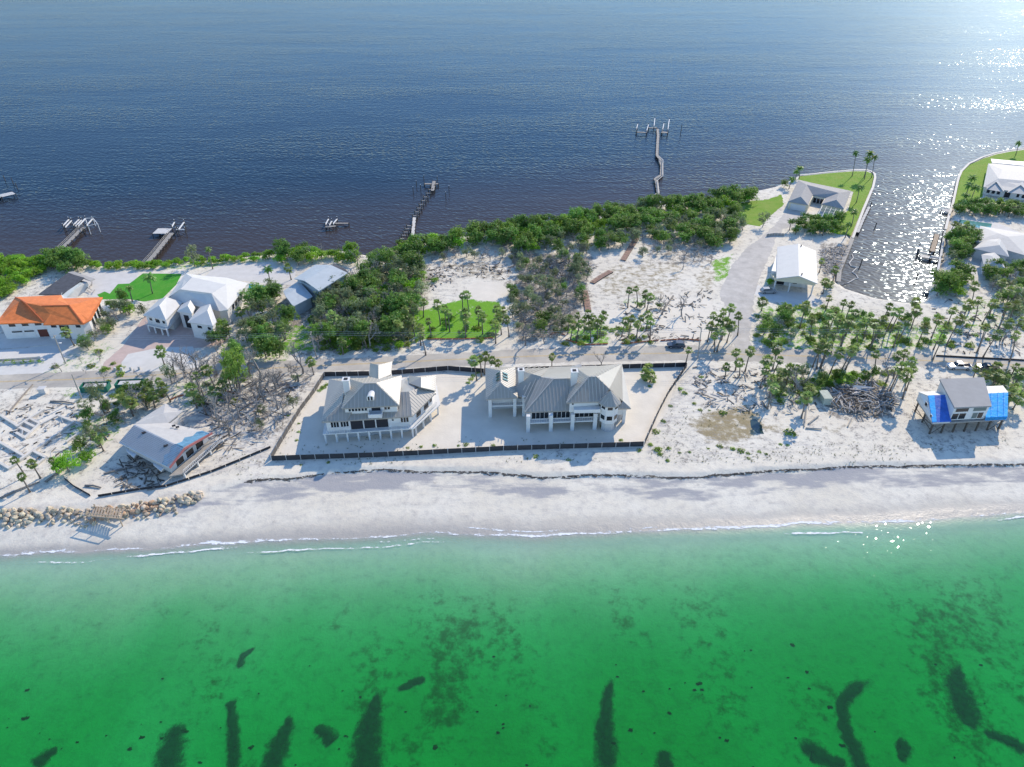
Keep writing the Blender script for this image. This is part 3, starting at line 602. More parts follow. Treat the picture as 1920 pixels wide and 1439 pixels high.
# upper block
ue = 8.2
UA, UB, UE, UF = W(640.4, 766.3, ue), W(748.3, 760.7, ue), W(753, 704.4, ue), W(654.4, 710.4, ue)
wu = inset([UA, UB, UE, UF], 0.6); walls(H, wu, eh, ue-0.28, name='upper_wall')
roof(H, {'a': (640.4, 766.3, ue), 'b': (748.3, 760.7, ue), 'e': (753, 704.4, ue), 'f': (654.4, 710.4, ue), 'c': (683.6, 719.4, 11.4), 'd': (705, 718.5, 11.4)},
     [('a', 'b', 'd', 'c'), ('b', 'e', 'd'), ('e', 'f', 'c', 'd'), ('f', 'a', 'c')], M_ROOFG, name='upper_roof', seam=0.8)
ridge_caps(H, [((640.4, 766.3, ue), (683.6, 719.4, 11.4)), ((683.6, 719.4, 11.4), (705, 718.5, 11.4)), ((748.3, 760.7, ue), (705, 718.5, 11.4))])
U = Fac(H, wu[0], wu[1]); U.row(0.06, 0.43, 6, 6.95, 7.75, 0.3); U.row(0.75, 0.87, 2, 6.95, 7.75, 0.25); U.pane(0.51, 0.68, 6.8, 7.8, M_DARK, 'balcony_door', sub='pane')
bc = wu[0].lerp(wu[1], 0.595)
bal = MB().box((bc.x, bc.y-1.0, ZL+6.3), (2.9, 1.9, 0.25), 0.06).build('balcony', M_WHITE, H)
mb = MB().box((bc.x, bc.y-1.92, ZL+6.75), (2.9, 0.1, 0.8), 0.06).box((bc.x-1.4, bc.y-1.05, ZL+6.75), (0.1, 1.7, 0.8), 0.06).box((bc.x+1.4, bc.y-0.9, ZL+6.75), (0.1, 1.7, 0.8), 0.06); mb.build('balcony_parapet', M_WHITE, bal)
# barrel dormer
dp = W(694.5, 751.5, 9.15); mb = MB(); n_ = 8; rr = 0.75
ring = [(-rr, 0.0), (-rr, 0.8)]+[(-rr*math.cos(math.pi*i/n_), 0.8+rr*0.7*math.sin(math.pi*i/n_)) for i in range(1, n_)]+[(rr, 0.8), (rr, 0.0)]
vs = [(dp.x+x, dp.y, dp.z+z) for x, z in ring]+[(dp.x+x+0.25, dp.y+4.2, dp.z+z) for x, z in ring]; k = len(ring)
mb.add(vs, [tuple(range(k)), tuple(range(2*k-1, k-1, -1))]+[(i, i+k, (i+1) % k+k, (i+1) % k) for i in range(k)])
dm = mb.build('dormer', M_WHITE, H)
for sx in (-0.32, 0.32): MB().box((dp.x+sx, dp.y-0.03, dp.z+0.55), (0.36, 0.06, 0.9)).build('dormer_window', M_GLASS, dm)
chimney(H, 648.5, 712, 11.4, 6.5, 1.35)
roof(H, {'a': (694, 681, 7.6), 'b': (709.7, 684.7, 9.4), 'c': (735.5, 678, 7.6), 'd': (692, 706, 7.6), 'e': (709.7, 711, 9.4), 'f': (733, 702.5, 7.6)}, [('a', 'b', 'e', 'd'), ('b', 'c', 'f', 'e')], M_ROOFG, name='back_wing_roof', seam=0.8)
walls(H, inset([W(694, 681, 7.6), W(735.5, 678, 7.6), W(733, 702.5, 7.6), W(692, 706, 7.6)], 0.5), 0, 7.3, name='back_wing_wall')

# ------------------------------------------------------------------ right beach house
H = thing('beach_house', 'long white beach house with many grey hip roofs and a corner turret inside the fence', 'house', base((918, 790, 0), (1171, 796, 0), (1040, 720, 0)))
we, me_, te = 5.9, 4.7, 7.6
# main lower body
b1 = [W(988, 774, me_), W(1120, 769, me_), W(1178, 764, me_), W(1163, 685, me_), W(915, 690, me_), W(915, 748, me_), W(986, 746, me_)]
bw_ = [p+Vector((0.3 if i in (0, 5, 4) else -0.3, 0.5 if i in (0, 1, 2, 5, 6) else -0.5, 0)) for i, p in enumerate(b1)]
walls(H, bw_, 2.4, me_-0.3)
inner = [p+Vector((0, 2.0, 0)) if i in (0, 1, 2, 5, 6) else p for i, p in enumerate(bw_)]; walls(H, inner, 0, 2.15, M_CONC, 'ground_floor_wall')
MB().prism([(p.x, p.y) for p in [b1[0]+Vector((-0.2, -0.9, 0)), b1[1]+Vector((0, -0.9, 0)), b1[1]+Vector((0, 3, 0)), b1[0]+Vector((-0.2, 3, 0))]], ZL+2.15, ZL+2.4).build('deck', M_WHITE, H)
MB().prism([(p.x, p.y) for p in [b1[5]+Vector((0.1, -0.7, 0)), b1[6]+Vector((0.2, -0.7, 0)), b1[6]+Vector((0.2, 3, 0)), b1[5]+Vector((0.1, 3, 0))]], ZL+2.9, ZL+3.15).build('deck', M_WHITE, H)
F = Fac(H, bw_[0], bw_[1]); L_ = 1.0
for a, q in ((0.05, 0.30), (0.365, 0.62), (0.69, 0.97)): F.row(a, q, 4, 2.6, 4.3, 0.12); F.rail(2.4, 3.3, 1.25, t0=a, t1=q)
for tt in (0.0, 0.335, 0.655, 0.99):
    p = bw_[0].lerp(bw_[1], tt); column(H, p+Vector((0, -1.3, 0)), 0, me_-0.2, 0.42)
F = Fac(H, bw_[5], bw_[6]); F.row(0.10, 0.68, 4, 4.2, 5.3, 0.12); F.row(0.76, 0.99, 3, 4.2, 5.3, 0.15); F.rail(3.15, 4.05, 1.1)
walls(H, [bw_[5], bw_[6], bw_[6]+Vector((0, 8, 0)), bw_[5]+Vector((0, 12, 0))], me_-0.3, we-0.28, name='wing_wall')
for tt in (0.02, 0.72, 0.98): column(H, bw_[5].lerp(bw_[6], tt)+Vector((0, -1.0, 0)), 0, we-0.3, 0.38)
# left wing roof
roof(H, {'fl': (910.8, 749.4, we), 'fr': (971, 746, we), 'a': (939.5, 718, 8.3), 'b': (938.5, 695, 8.3), 'bl': (909.8, 690, we), 'br': (966, 688, we)},
     [('fl', 'fr', 'a'), ('fr', 'br', 'b', 'a'), ('fl', 'a', 'b', 'bl'), ('b', 'br', 'bl')], M_ROOFG, name='wing_roof', seam=0.8)
sk = [W(927, 704, 7.45), W(927, 709, 7.45), W(927, 714.5, 7.45)]
for i, (y0) in enumerate((704, 709.5, 715)):
    p = W(930.5, y0-1, 7.62); q = W(938-2, y0-4, 8.25)
    MB().beam(p+Vector((0, 0, 0.12)), q+Vector((0, 0, 0.12)), 0.75, 0.1).build('skylight', M_GREENGL, H)
    p = W(943, y0-4, 8.0); q = W(952, y0-0.5, 7.3); MB().beam(p+Vector((0, 0, 0.12)), q+Vector((0, 0, 0.12)), 0.7, 0.1).build('skylight', M_GREENGL, H)
# second hip
roof(H, {'a': (956, 738, we-0.6), 'b': (984, 747, we-0.6), 'c': (1040, 741, 6.2), 'd': (1014, 706, 8.9), 'e': (997, 701.5, 8.9), 'f': (966, 692, we-0.4), 'g': (1030, 690, we-0.8)},
     [('a', 'b', 'c', 'd', 'e'), ('a', 'e', 'f'), ('e', 'd', 'g', 'f')], M_ROOFG, name='middle_roof', seam=0.8)
# main centre hip
roof(H, {'fl': (983.8, 773.3, me_), 'fr': (1083, 769.5, me_), 'tr': (1071, 709.8, 8.9), 'tl': (1038, 710.8, 8.9), 'bl': (983.5, 735, me_+0.6), 'm': (1010, 707, 8.7), 'r1': (1098, 700, 7), 'bb': (1030, 688, me_), 'bc': (1120, 686, me_)},
     [('fl', 'fr', 'tr', 'tl'), ('fl', 'tl', 'm', 'bl'), ('tl', 'tr', 'r1', 'bc', 'bb', 'm')], M_ROOFG, name='centre_roof', seam=0.8)
ridge_caps(H, [((983.8, 773.3, me_), (1038, 710.8, 8.9)), ((1038, 710.8, 8.9), (1071, 709.8, 8.9))])
# tower block
tw = [W(1064, 756, te), W(1126, 753.5, te), W(1158, 757, te), W(1150, 705, te), W(1075, 706, te)]
walls(H, inset([tw[0], tw[1], tw[3], tw[4]], 0.6), me_, te-0.28, name='upper_wall')
roof(H, {'fl': (1062, 755.6, te), 'fr': (1127, 753.3, te), 'tl': (1104.6, 706.7, 10.9), 'tr': (1119, 706.7, 10.9), 'k': (1142.5, 729, 9.6), 'bl': (1072, 712, te), 'bb': (1080, 690, te), 'e1': (1166, 682.7, me_), 'e2': (1183, 766, me_), 'h': (1168, 752, 5.8), 'e3': (1158, 767, me_), 'k2': (1152, 742, 7.6)},
     [('fl', 'fr', 'k', 'tr', 'tl'), ('fl', 'tl', 'bl'), ('bl', 'tl', 'bb'), ('tl', 'tr', 'e1', 'bb'), ('tr', 'k', 'k2', 'h', 'e2', 'e1'), ('h', 'e2', 'e3')], M_ROOFG, name='upper_roof', seam=0.8)
ridge_caps(H, [((1062, 755.6, te), (1104.6, 706.7, 10.9)), ((1104.6, 706.7, 10.9), (1119, 706.7, 10.9)), ((1119, 706.7, 10.9), (1142.5, 729, 9.6))])
U = Fac(H, *inset([tw[0], tw[1], tw[3], tw[4]], 0.6)[:2]); U.pane(0.08, 0.14, 6.7, 7.1)
pr = inset([tw[0], tw[1], tw[3], tw[4]], 0.6); pp = pr[0].lerp(pr[1], 0.55)
MB().box((pp.x+0.3, pp.y-0.75, ZL+5.7), ((pr[1]-pr[0]).length*0.9, 1.4, 0.9), 0.04).build('parapet', M_WHITE, H)
# turret
tc = W(1143, 752, te); tr_ = []
ang = [R(a) for a in (200, 245, 295, 340, 30, 90, 150)]
tr_ = [Vector((tc.x+2.05*math.cos(a), tc.y+2.05*math.sin(a), 0)) for a in ang]
walls(H, tr_, 2.6, te-0.05, name='turret_wall')
te_ = [Vector((tc.x+2.6*math.cos(a), tc.y+2.6*math.sin(a), ZL+te+0.02)) for a in ang]; ap = W(1142, 733.7, 10.2); ap = Vector((tc.x+0.1, tc.y+0.6, ZL+10.0))
V = {str(i): p for i, p in enumerate(te_)}; V['ap'] = ap
roof(H, V, [(str(i), str((i+1) % 7), 'ap') for i in range(7)], M_ROOFG, name='turret_roof', seam=0.8, thick=0.2)
for i in (0, 1, 2):
    F = Fac(H, tr_[i], tr_[i+1]); F.pane(0.18, 0.82, 6.4, 7.1); F.pane(0.15, 0.85, 3.6, 4.7)
walls(H, [Vector((tc.x+1.5*math.cos(a), tc.y+1.5*math.sin(a), 0)) for a in ang], 0, 2.6, M_CONC, 'turret_base')
column(H, W(1177, 762, me_)+Vector((-0.6, 0.2, 0)), 0, me_-0.3, 0.35)
chimney(H, 977, 694, 10.2, 6.5, 1.2); chimney(H, 1077, 696, 11.6, 7.0, 1.35)
roof(H, {'a': (1066, 688, me_), 'b': (1090, 683.5, me_+0.6), 'c': (1093, 700, me_+1.2), 'd': (1064, 703, me_+0.8)}, [('a', 'b', 'c', 'd')], M_ROOFG, name='back_wing_roof', seam=0.8)

# ------------------------------------------------------------------ stilt house with blue tarps
H = thing('stilt_house', 'white house on tall stilts with grey flat roof and blue tarped side wings', 'house', base((1747, 815, 0), (1870, 815, 0), (1810, 770, 0)))
fh = 3.2
A, B, C, D = W(1762, 711, 7.3), W(1845, 707.5, 7.3), W(1859.5, 761.5, 6.9), W(1790, 764.4, 6.9)
wl = inset([A, B, C, D], 0.25); walls(H, wl, fh, 6.75)
roof(H, {'a': (1762, 711, 7.3), 'b': (1845, 707.5, 7.3), 'c': (1859.5, 761.5, 6.9), 'd': (1790, 764.4, 6.9)}, [('a', 'b', 'c', 'd')], M_FLAT, thick=0.35)
F = Fac(H, wl[3], wl[2]); F.pane(0.06, 0.42, 5.5, 6.4); F.pane(0.56, 0.93, 5.5, 6.4, mat('pale_glass', (0.10, 0.15, 0.15), 0.12, 0.5))
F.pane(0.02, 0.19, 3.5, 5.0); F.pane(0.22, 0.40, 3.5, 5.0); F.pane(0.60, 0.74, 3.5, 5.0, mat('pale_glass', (0.1, 0.15, 0.15))); F.pane(0.76, 0.90, 3.5, 5.0)
# left wing: saltbox with long tarped front slope
Lr, Lf, Lb = W(1742, 742, 6.0), W(1750, 792, 3.5), W(1724, 735, 5.2)
ax = (wl[2]-wl[3]).normalized(); wL = 7.5
def wing(parent, r, f, bk, d, lab, mats):
    R_, F_, B_ = r+d, f+d, bk+d
    def P3(p, q, s_): return p
    mb = MB(); n = [r, f, bk, R_, F_, B_]; lo = [Vector((p.x, p.y, ZL+fh-0.1)) for p in (f, bk, F_, B_)]
    mb.add([r-Vector((0, 0, .1)), f-Vector((0, 0, .1)), lo[0], lo[1], bk-Vector((0, 0, .1)), R_-Vector((0, 0, .1)), F_-Vector((0, 0, .1)), lo[2], lo[3], B_-Vector((0, 0, .1))],
           [(0, 1, 2, 3, 4), (9, 8, 7, 6, 5), (1, 6, 7, 2), (3, 8, 9, 4), (2, 7, 8, 3)])
    mb.build('wing_wall', M_WHITE, parent)
    e = d.normalized()*0.25
    V = {'r': r-e, 'R': R_+e, 'f': f-e, 'F': F_+e, 'b': bk-e, 'B': B_+e}
    roof(parent, V, [('b', 'B', 'R', 'r')], M_ROOFW, name='back_slope', thick=0.15)
    roof(parent, V, [('r', 'R', 'F', 'f')], mats[0], name='tarped_slope', thick=0.15, label=lab)
    return V
V = wing(H, Lr, Lf, Lb, ax*3.9, 'front roof slope under a dark blue tarp', (M_TARPD,))
q0 = V['r']; q1 = V['f']; up = Vector((0, 0, 0.06))
MB().add([q0+up, q0+ax*1.5+up, q1+ax*1.0+up, q1+up], [(0, 3, 2, 1)]).build('tarp', M_TARP, H)
Rr, Rf, Rb = W(1851, 738, 5.9), W(1847, 783, 3.9), W(1842, 725, 5.0)
V = wing(H, Rr+ax*0.2, Rf+ax*0.4, Rb+ax*0.2, ax*4.6, 'front roof slope under a bright blue tarp', (M_TARP,))
e = V['f']; e2 = V['F']; MB().add([e-Vector((0, .06, 0)), e2-Vector((0, .06, 0)), e2-Vector((0, .08, .9)), e-Vector((0, .08, .9))], [(0, 1, 2, 3), (3, 2, 1, 0)]).build('tarp_skirt', M_TARP, H)
for t0, t1 in ((0.2, 0.26), (0.52, 0.57), (0.8, 0.84)):
    a = V['r'].lerp(V['R'], t0)+up; q = V['f'].lerp(V['F'], t1)+up; MB().beam(a, q, 0.12, 0.1).build('tarp_fold', M_TARP, H)
wq = Fac(H, Lb, Lf, out=1); wq.n = Vector((-1, 0.3, 0)).normalized(); wq.pane(0.42, 0.52, 4.4, 5.2); wq.pane(0.80, 0.87, 3.7, 4.3)
fp = [Lb, Lf, Rf+ax*5.0, Rb+ax*4.8]; MB().prism([(p.x, p.y) for p in fp], ZL+fh-0.4, ZL+fh-0.12).build('floor_frame', M_WOOD, H)
for i in range(7):
    for j in range(3):
        a = fp[1].lerp(fp[2], 0.02+i*0.16); q = fp[0].lerp(fp[3], 0.02+i*0.16); p = a.lerp(q, 0.03+j*0.45)
        MB().box((p.x, p.y, ZL+(fh-0.4)/2), (0.3, 0.3, fh-0.4)).build('stilt', M_WOODD, H)
for i in (0, 5):
    a = fp[1].lerp(fp[2], 0.02+i*0.16); q = fp[1].lerp(fp[2], 0.02+(i+1)*0.16)
    MB().beam((a.x, a.y, ZL+0.2), (q.x, q.y, ZL+fh-0.5), 0.1, 0.1).beam((q.x, q.y, ZL+0.2), (a.x, a.y, ZL+fh-0.5), 0.1, 0.1).build('cross_brace', M_WOODD, H)
    a = fp[0 if i == 0 else 3]; q = fp[1 if i == 0 else 2]; MB().beam((a.x, a.y, ZL+0.2), (q.x, q.y, ZL+fh-0.5), 0.1, 0.1).beam((a.x, a.y, ZL+1.4), (q.x, q.y, ZL+1.4), 0.1, 0.1).build('cross_brace', M_WOODD, H)

# ------------------------------------------------------------------ garage house (white gable over a carport)
H = thing('gable_house', 'plain white gable-roofed house with cream end wall above an open carport', 'house', base((1456, 550, 0), (1533, 555, 0), (1497, 490, 0)))
V = {'lb': (1457.5, 463, 4.5), 'lf': (1455.6, 522.5, 4.5), 'rb': (1530, 471, 4.5), 'rf': (1533, 532, 4.5), 'a': (1497, 457.5, 6.1), 'b': (1498, 517.5, 6.1)}
roof(H, V, [('lb', 'a', 'b', 'lf'), ('a', 'rb', 'rf', 'b')], M_ROOFW)
K = {k: W(*v) for k, v in V.items()}; off_ = Vector((0, 1.2, 0)); g_ = Vector((0, 0, -0.3))
gl_, gr_, gt_ = K['lf']+off_+g_, K['rf']+off_+g_, K['b']+off_+g_
MB().add([gl_, gr_, gt_, gl_-Vector((0, 0, 1.0)), gr_-Vector((0, 0, 1.0)), gl_+Vector((0, .25, 0)), gr_+Vector((0, .25, 0)), gt_+Vector((0, .25, 0)), gl_+Vector((0, .25, -1)), gr_+Vector((0, .25, -1))],
         [(0, 3, 4, 1, 2), (5, 7, 6, 9, 8), (3, 8, 9, 4), (0, 5, 8, 3), (1, 4, 9, 6)]).build('gable_wall', M_CREAM, H)
bkp = [K['lf']+Vector((0.4, 6, 0)), K['rf']+Vector((-0.4, 6, 0)), K['rb']+Vector((-0.4, -0.4, 0)), K['lb']+Vector((0.4, -0.4, 0))]
walls(H, bkp, 0, 4.2)
MB().prism([(p.x, p.y) for p in [gl_+Vector((.4, .3, 0)), gr_+Vector((-.4, .3, 0)), bkp[1], bkp[0]]], ZL+3.1, ZL+3.3).build('carport_ceiling', M_CREAM, H)
for tt in (0.04, 0.4, 0.96): column(H, gl_.lerp(gr_, tt)+Vector((0, 0.1, 0)), 0, 3.1, 0.16)
F = Fac(H, bkp[0], bkp[1]); F.pane(0.2, 0.4, 0.1, 2.0, M_DARK, 'carport_door'); F.pane(0.62, 0.74, 1.0, 2.0)
for px_, py_ in ((1502, 462), (1503.5, 515)): p = W(px_, py_, 6.0); MB().tube([(p.x, p.y, p.z-0.2), (p.x, p.y, p.z+0.45)], [0.18, 0.18], 8).build('roof_vent', M_DARK, H)

# ------------------------------------------------------------------ grey house on the lawn point
H = thing('hip_house', 'grey U-shaped hip-roofed house with screened pool cage on the lawn point', 'house', base((1478, 395, 0), (1590, 400, 0), (1540, 360, 0)))
e_ = 3.0; r_ = 4.9
V = {'bl': (1496.7, 338, e_), 'br': (1595.8, 358.3, e_), 'l1': (1478, 378, e_), 'l2': (1515, 384.5, e_), 'c1': (1524, 366, e_), 'c2': (1549, 371, e_), 'w1': (1541, 382.5, e_), 'w2': (1582.5, 392, e_),
     'm1': (1512.5, 346.7, r_), 'm2': (1573, 362, r_), 'a1': (1501.5, 369, r_-0.1), 'a2': (1568.5, 375, r_-0.1)}
roof(H, V, [('bl', 'm1', 'm2', 'br'), ('bl', 'l1', 'a1', 'm1'), ('l1', 'l2', 'a1'), ('l2', 'c1', 'm1', 'a1'), ('c1', 'c2', 'm2', 'm1'), ('c2', 'w1', 'a2', 'm2'), ('w1', 'w2', 'a2'), ('w2', 'br', 'm2', 'a2')], M_ROOFS)
K = {k: W(*v) for k, v in V.items()}
walls(H, [p for p in inset([K['bl'], K['l1'], K['l2'], K['c1'], K['c2'], K['w1'], K['w2'], K['br']], 0.35)], 0, e_-0.25, M_CREAM)
pw = inset([K['bl'], K['l1'], K['l2'], K['c1'], K['c2'], K['w1'], K['w2'], K['br']], 0.35)
F = Fac(H, pw[1], pw[2]); F.pane(0.12, 0.88, 0.1, 2.2, M_WHITE, 'garage_door')
F = Fac(H, pw[3], pw[4]); F.row(0.05, 0.95, 3, 0.2, 2.2, 0.15)
c0, c1, c2, c3 = W(1543, 384, 2.6), W(1578, 391, 2.6), W(1568, 410, 2.6), W(1531, 408, 2.6)
cg = MB(); fl_ = [c0, c1, c2, c3]
for i in range(4):
    p, q = fl_[i], fl_[(i+1) % 4]; cg.beam(p, q, 0.14, 0.14); cg.beam((p.x, p.y, ZL), p, 0.14, 0.14)
    for j in range(1, 4): m0 = p.lerp(q, j/4); cg.beam((m0.x, m0.y, ZL), m0, 0.08, 0.08)
for j in range(1, 4): cg.beam(c0.lerp(c3, j/4), c1.lerp(c2, j/4), 0.08, 0.08); cg.beam(c0.lerp(c1, j/4), c3.lerp(c2, j/4), 0.08, 0.08)
pc = cg.build('pool_cage', M_WHITE, H)
MB().prism([(p.x, p.y) for p in fl_], ZL+0.02, ZL+0.06).build('pool_patio', M_CONC, H)
pi_ = [c0.lerp(c2, 0.25), c1.lerp(c3, 0.25), c2.lerp(c0, 0.15), c3.lerp(c1, 0.15)]; MB().prism([(p.x, p.y) for p in pi_], ZL+0.065, ZL+0.09).build('pool', M_POOL, H)

# ------------------------------------------------------------------ orange-roofed house
H = thing('orange_house', 'white two-storey house with orange tile hip roofs at the left edge', 'house', base((0, 640, 0), (160, 640, 0), (100, 590, 0)))
e_ = 5.0; r_ = 7.3
V = {'a': (-8, 607.5, e_), 'b': (82, 604.5, e_), 'c': (81, 609, e_), 'd': (156, 607.5, e_), 'e': (170, 600, e_), 'f': (192.5, 557.5, e_), 'g': (118, 560, e_+0.3), 'h': (115, 553.5, e_), 'i': (28.6, 557.5, e_), 'j': (3, 592, e_),
     'r1': (48, 568.5, r_), 'r1b': (40, 563, r_-0.6), 'r2': (78, 574, r_), 'r3': (129.5, 573, r_), 'v': (94, 589, 6.2), 'r4': (108, 562, r_-0.9)}
roof(H, V, [('a', 'b', 'r1', 'r1b', 'j'), ('j', 'r1b', 'i'), ('i', 'r1b', 'r1', 'r4', 'h'), ('r1', 'b', 'v', 'r2'), ('b', 'c', 'v'), ('c', 'd', 'r3', 'r2', 'v'), ('d', 'e', 'f', 'r3'), ('r3', 'f', 'g', 'r4'), ('r1', 'r2', 'r3', 'r4'), ('g', 'h', 'r4')], M_ROOFO)
ridge_caps(H, [(V['b'], V['r1']), (V['r2'], V['r3']), (V['d'], V['r3']), (V['r1'], V['r1b']), (V['r1b'], V['i'])], mat('ridge_tile', (0.42, 0.11, 0.04), 0.7))
K = {k: W(*v) for k, v in V.items()}
pw = inset([K['a'], K['b'], K['c'], K['d'], K['e'], K['f'], K['h'], K['i']], 0.7); walls(H, pw, 0, e_-0.25)
F = Fac(H, pw[0], pw[1]); F.row(0.10, 0.95, 3, 3.7, 4.5, 0.5); F.pane(0.18, 0.40, 0.1, 2.3, M_WHITE, 'garage_door'); F.pane(0.45, 0.66, 0.1, 2.3, M_WHITE, 'garage_door'); F.pane(0.74, 0.95, 0.1, 2.4, mat('brown_door', (0.12, 0.035, 0.025), 0.5), 'entry_door')
for t0, t1 in ((0.18, 0.40), (0.45, 0.66)): F.pane(t0, t1, 1.9, 2.3, M_DARK, 'door_light', dep=0.10)
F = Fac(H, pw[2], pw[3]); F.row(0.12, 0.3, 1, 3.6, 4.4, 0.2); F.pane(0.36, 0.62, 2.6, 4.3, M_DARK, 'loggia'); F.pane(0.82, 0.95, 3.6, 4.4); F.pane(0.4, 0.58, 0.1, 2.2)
F = Fac(H, pw[4], pw[5], out=1); F.n = Vector((F.d.y, -F.d.x, 0)); F.row(0.1, 0.95, 4, 1.2, 3.9, 0.4)

# ------------------------------------------------------------------ white-roofed house
H = thing('white_house', 'white house with broad pale tile roof and three small front hip wings', 'house', base((270, 620, 0), (430, 600, 0), (390, 540, 0)))
e_ = 5.0; r_ = 7.6
V = {'bl': (348, 513, e_), 'b2': (385, 518, e_), 'b3': (425, 521, e_), 'br': (465, 531.7, e_), 'fr': (427, 581, e_), 'f1': (412, 584, e_), 'fl': (313, 560.5, e_), 'r1': (338, 543, r_), 'r2': (397, 550.5, r_), 'r3': (360, 520, r_-0.6), 'r4': (424, 534, r_-0.4)}
roof(H, V, [('fl', 'f1', 'r2', 'r1'), ('f1', 'fr', 'br', 'r4', 'r2'), ('fl', 'r1', 'r3', 'bl'), ('r1', 'r2', 'r4', 'r3'), ('bl', 'r3', 'r4', 'b3', 'b2'), ('b3', 'r4', 'br')], M_ROOFW)
K = {k: W(*v) for k, v in V.items()}; pw = inset([K['fl'], K['f1'], K['fr'], K['br'], K['b2'], K['bl']], 0.7); walls(H, pw, 0, e_-0.25)
ridge_caps(H, [(V['fl'], V['r1']), (V['r1'], V['r2']), (V['r2'], V['f1'])], M_ROOFW)
F = Fac(H, pw[2], pw[3], out=1); F.n = Vector((F.d.y, -F.d.x, 0)); F.row(0.2, 0.8, 4, 2.6, 4.2, 0.4)
def hipwing(fl, fr, br, bl, ap, back, e, r):
    V = {'fl': (*fl, e), 'fr': (*fr, e), 'br': (*br, e), 'bl': (*bl, e), 'a': (*ap, r), 'b': (*back, r)}
    roof(H, V, [('fl', 'fr', 'a'), ('fr', 'br', 'b', 'a'), ('fl', 'a', 'b', 'bl')], M_ROOFW, name='wing_roof')
    return [W(*fl, e), W(*fr, e), W(*br, e), W(*bl, e)]
q = inset(hipwing((268, 591), (311, 600.5), (342, 567.5), (298, 562), (298.5, 573), (312, 557), 5.0, 6.9), 0.5); walls(H, q, 2.3, 4.75, name='wing_wall')
F = Fac(H, q[0], q[1]); F.pane(0.15, 0.28, 3.4, 4.2); F.pane(0.45, 0.65, 3.2, 4.3); F.pane(0.8, 0.92, 3.4, 4.2); F.rail(2.3, 3.1, 0.9); MB().prism([(p.x, p.y-1.0) for p in q[:2]]+[(p.x, p.y) for p in q[2:]], ZL+2.0, ZL+2.28).build('deck', M_WHITE, H)
for tt in (0.03, 0.35, 0.7, 0.97): column(H, q[0].lerp(q[1], tt)+Vector((0, -0.7, 0)), 0, 2.0, 0.2)
walls(H, [q[0].lerp(q[3], 0.3), q[1].lerp(q[2], 0.3), q[2], q[3]], 0, 2.0, M_CONC, 'ground_floor_wall')
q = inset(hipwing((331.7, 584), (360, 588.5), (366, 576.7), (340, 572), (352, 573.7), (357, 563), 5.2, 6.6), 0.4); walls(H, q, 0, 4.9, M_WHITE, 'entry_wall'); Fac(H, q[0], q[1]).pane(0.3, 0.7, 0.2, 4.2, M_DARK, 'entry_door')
q = inset(hipwing((351.7, 604), (399, 611.5), (406, 603), (375, 576), (388.7, 582.5), (394, 570), 5.0, 6.9), 0.5); walls(H, q, 0, 4.75, name='wing_wall')
F = Fac(H, q[0], q[1]); F.pane(0.3, 0.5, 3.4, 4.2); F.pane(0.78, 0.92, 3.4, 4.2)

# ------------------------------------------------------------------ grey-blue roofed house hidden in the trees
H = thing('grey_house', 'blue-grey roofed house half hidden behind trees', 'house', base((560, 560, 0), (640, 540, 0)))
roof(H, {'a': (552, 522.5, 5.5), 'b': (591, 496.7, 5.5), 'r2': (621, 497.5, 6.8), 'r1': (571, 526.7, 6.8), 'c': (598, 546, 5.5), 'd': (652, 512, 5.5)}, [('a', 'b', 'r2', 'r1'), ('r1', 'r2', 'd', 'c')], M_ROOFB)
roof(H, {'a': (531, 546, 3.8), 'b': (560, 527, 3.8), 'r2': (567, 534, 4.8), 'r1': (535, 555, 4.8), 'c': (550, 575, 3.8), 'd': (586, 556, 3.8)}, [('a', 'b', 'r2', 'r1'), ('r1', 'r2', 'd', 'c')], M_ROOFB, name='low_roof')
roof(H, {'a': (625, 494, 4.2), 'b': (646, 503, 4.2), 'c': (655, 513, 4.0), 'd': (622, 500, 4.4)}, [('a', 'b', 'c', 'd')], M_ROOFD, name='lean_to_roof')
walls(H, inset([W(552, 522.5, 5.5), W(591, 496.7, 5.5), W(652, 512, 5.5), W(598, 546, 5.5)], 0.6), 0, 5.2, M_ROOFB)
walls(H, inset([W(531, 546, 3.8), W(560, 527, 3.8), W(586, 556, 3.8), W(550, 575, 3.8)], 0.6), 0, 3.5, M_ROOFB)

# ------------------------------------------------------------------ dark-roofed ruin by the mangroves
H = thing('ruined_house', 'collapsed dark-roofed cottage behind the orange-roofed house', 'house', base((100, 560, 0), (170, 535, 0)))
roof(H, {'a': (72, 552, 2.6), 'b': (127, 512, 3.2), 'c': (158, 521, 3.4), 'd': (116, 553, 2.9)}, [('a', 'b', 'c', 'd')], M_ROOFD)
roof(H, {'a': (127, 511, 3.3), 'b': (137, 509, 3.2), 'c': (178, 523, 2.8), 'd': (170, 527, 3.1)}, [('a', 'b', 'c', 'd')], M_ROOFS, name='fallen_roof_slope')
roof(H, {'a': (116, 553, 2.8), 'b': (150, 530, 3.1), 'c': (158, 531, 2.2), 'd': (121, 560, 2.0)}, [('a', 'b', 'c', 'd')], M_ROOFB, name='torn_roof_edge')
roof(H, {'a': (112, 561, 2.8), 'b': (116, 549, 3.0), 'c': (125, 551, 2.2), 'd': (121, 562, 2.0)}, [('a', 'b', 'c', 'd')], M_ROOFB, name='torn_roof_edge')
walls(H, inset([W(74, 552, 2.6), W(127, 514, 2.6), W(172, 526, 2.6), W(118, 558, 2.6)], 1.0), 0, 2.3, M_CONC)
mb = MB(); rng = random.Random(4)
for i in range(16):
    p = W(rng.uniform(140, 176), rng.uniform(535, 552), 0.4); a = rng.uniform(0, 3.1); mb.beam(p, p+Vector((math.cos(a)*2, math.sin(a)*2, rng.uniform(-.2, .9))), 0.25, 0.08)
mb.build('broken_boards', M_WOOD, H)

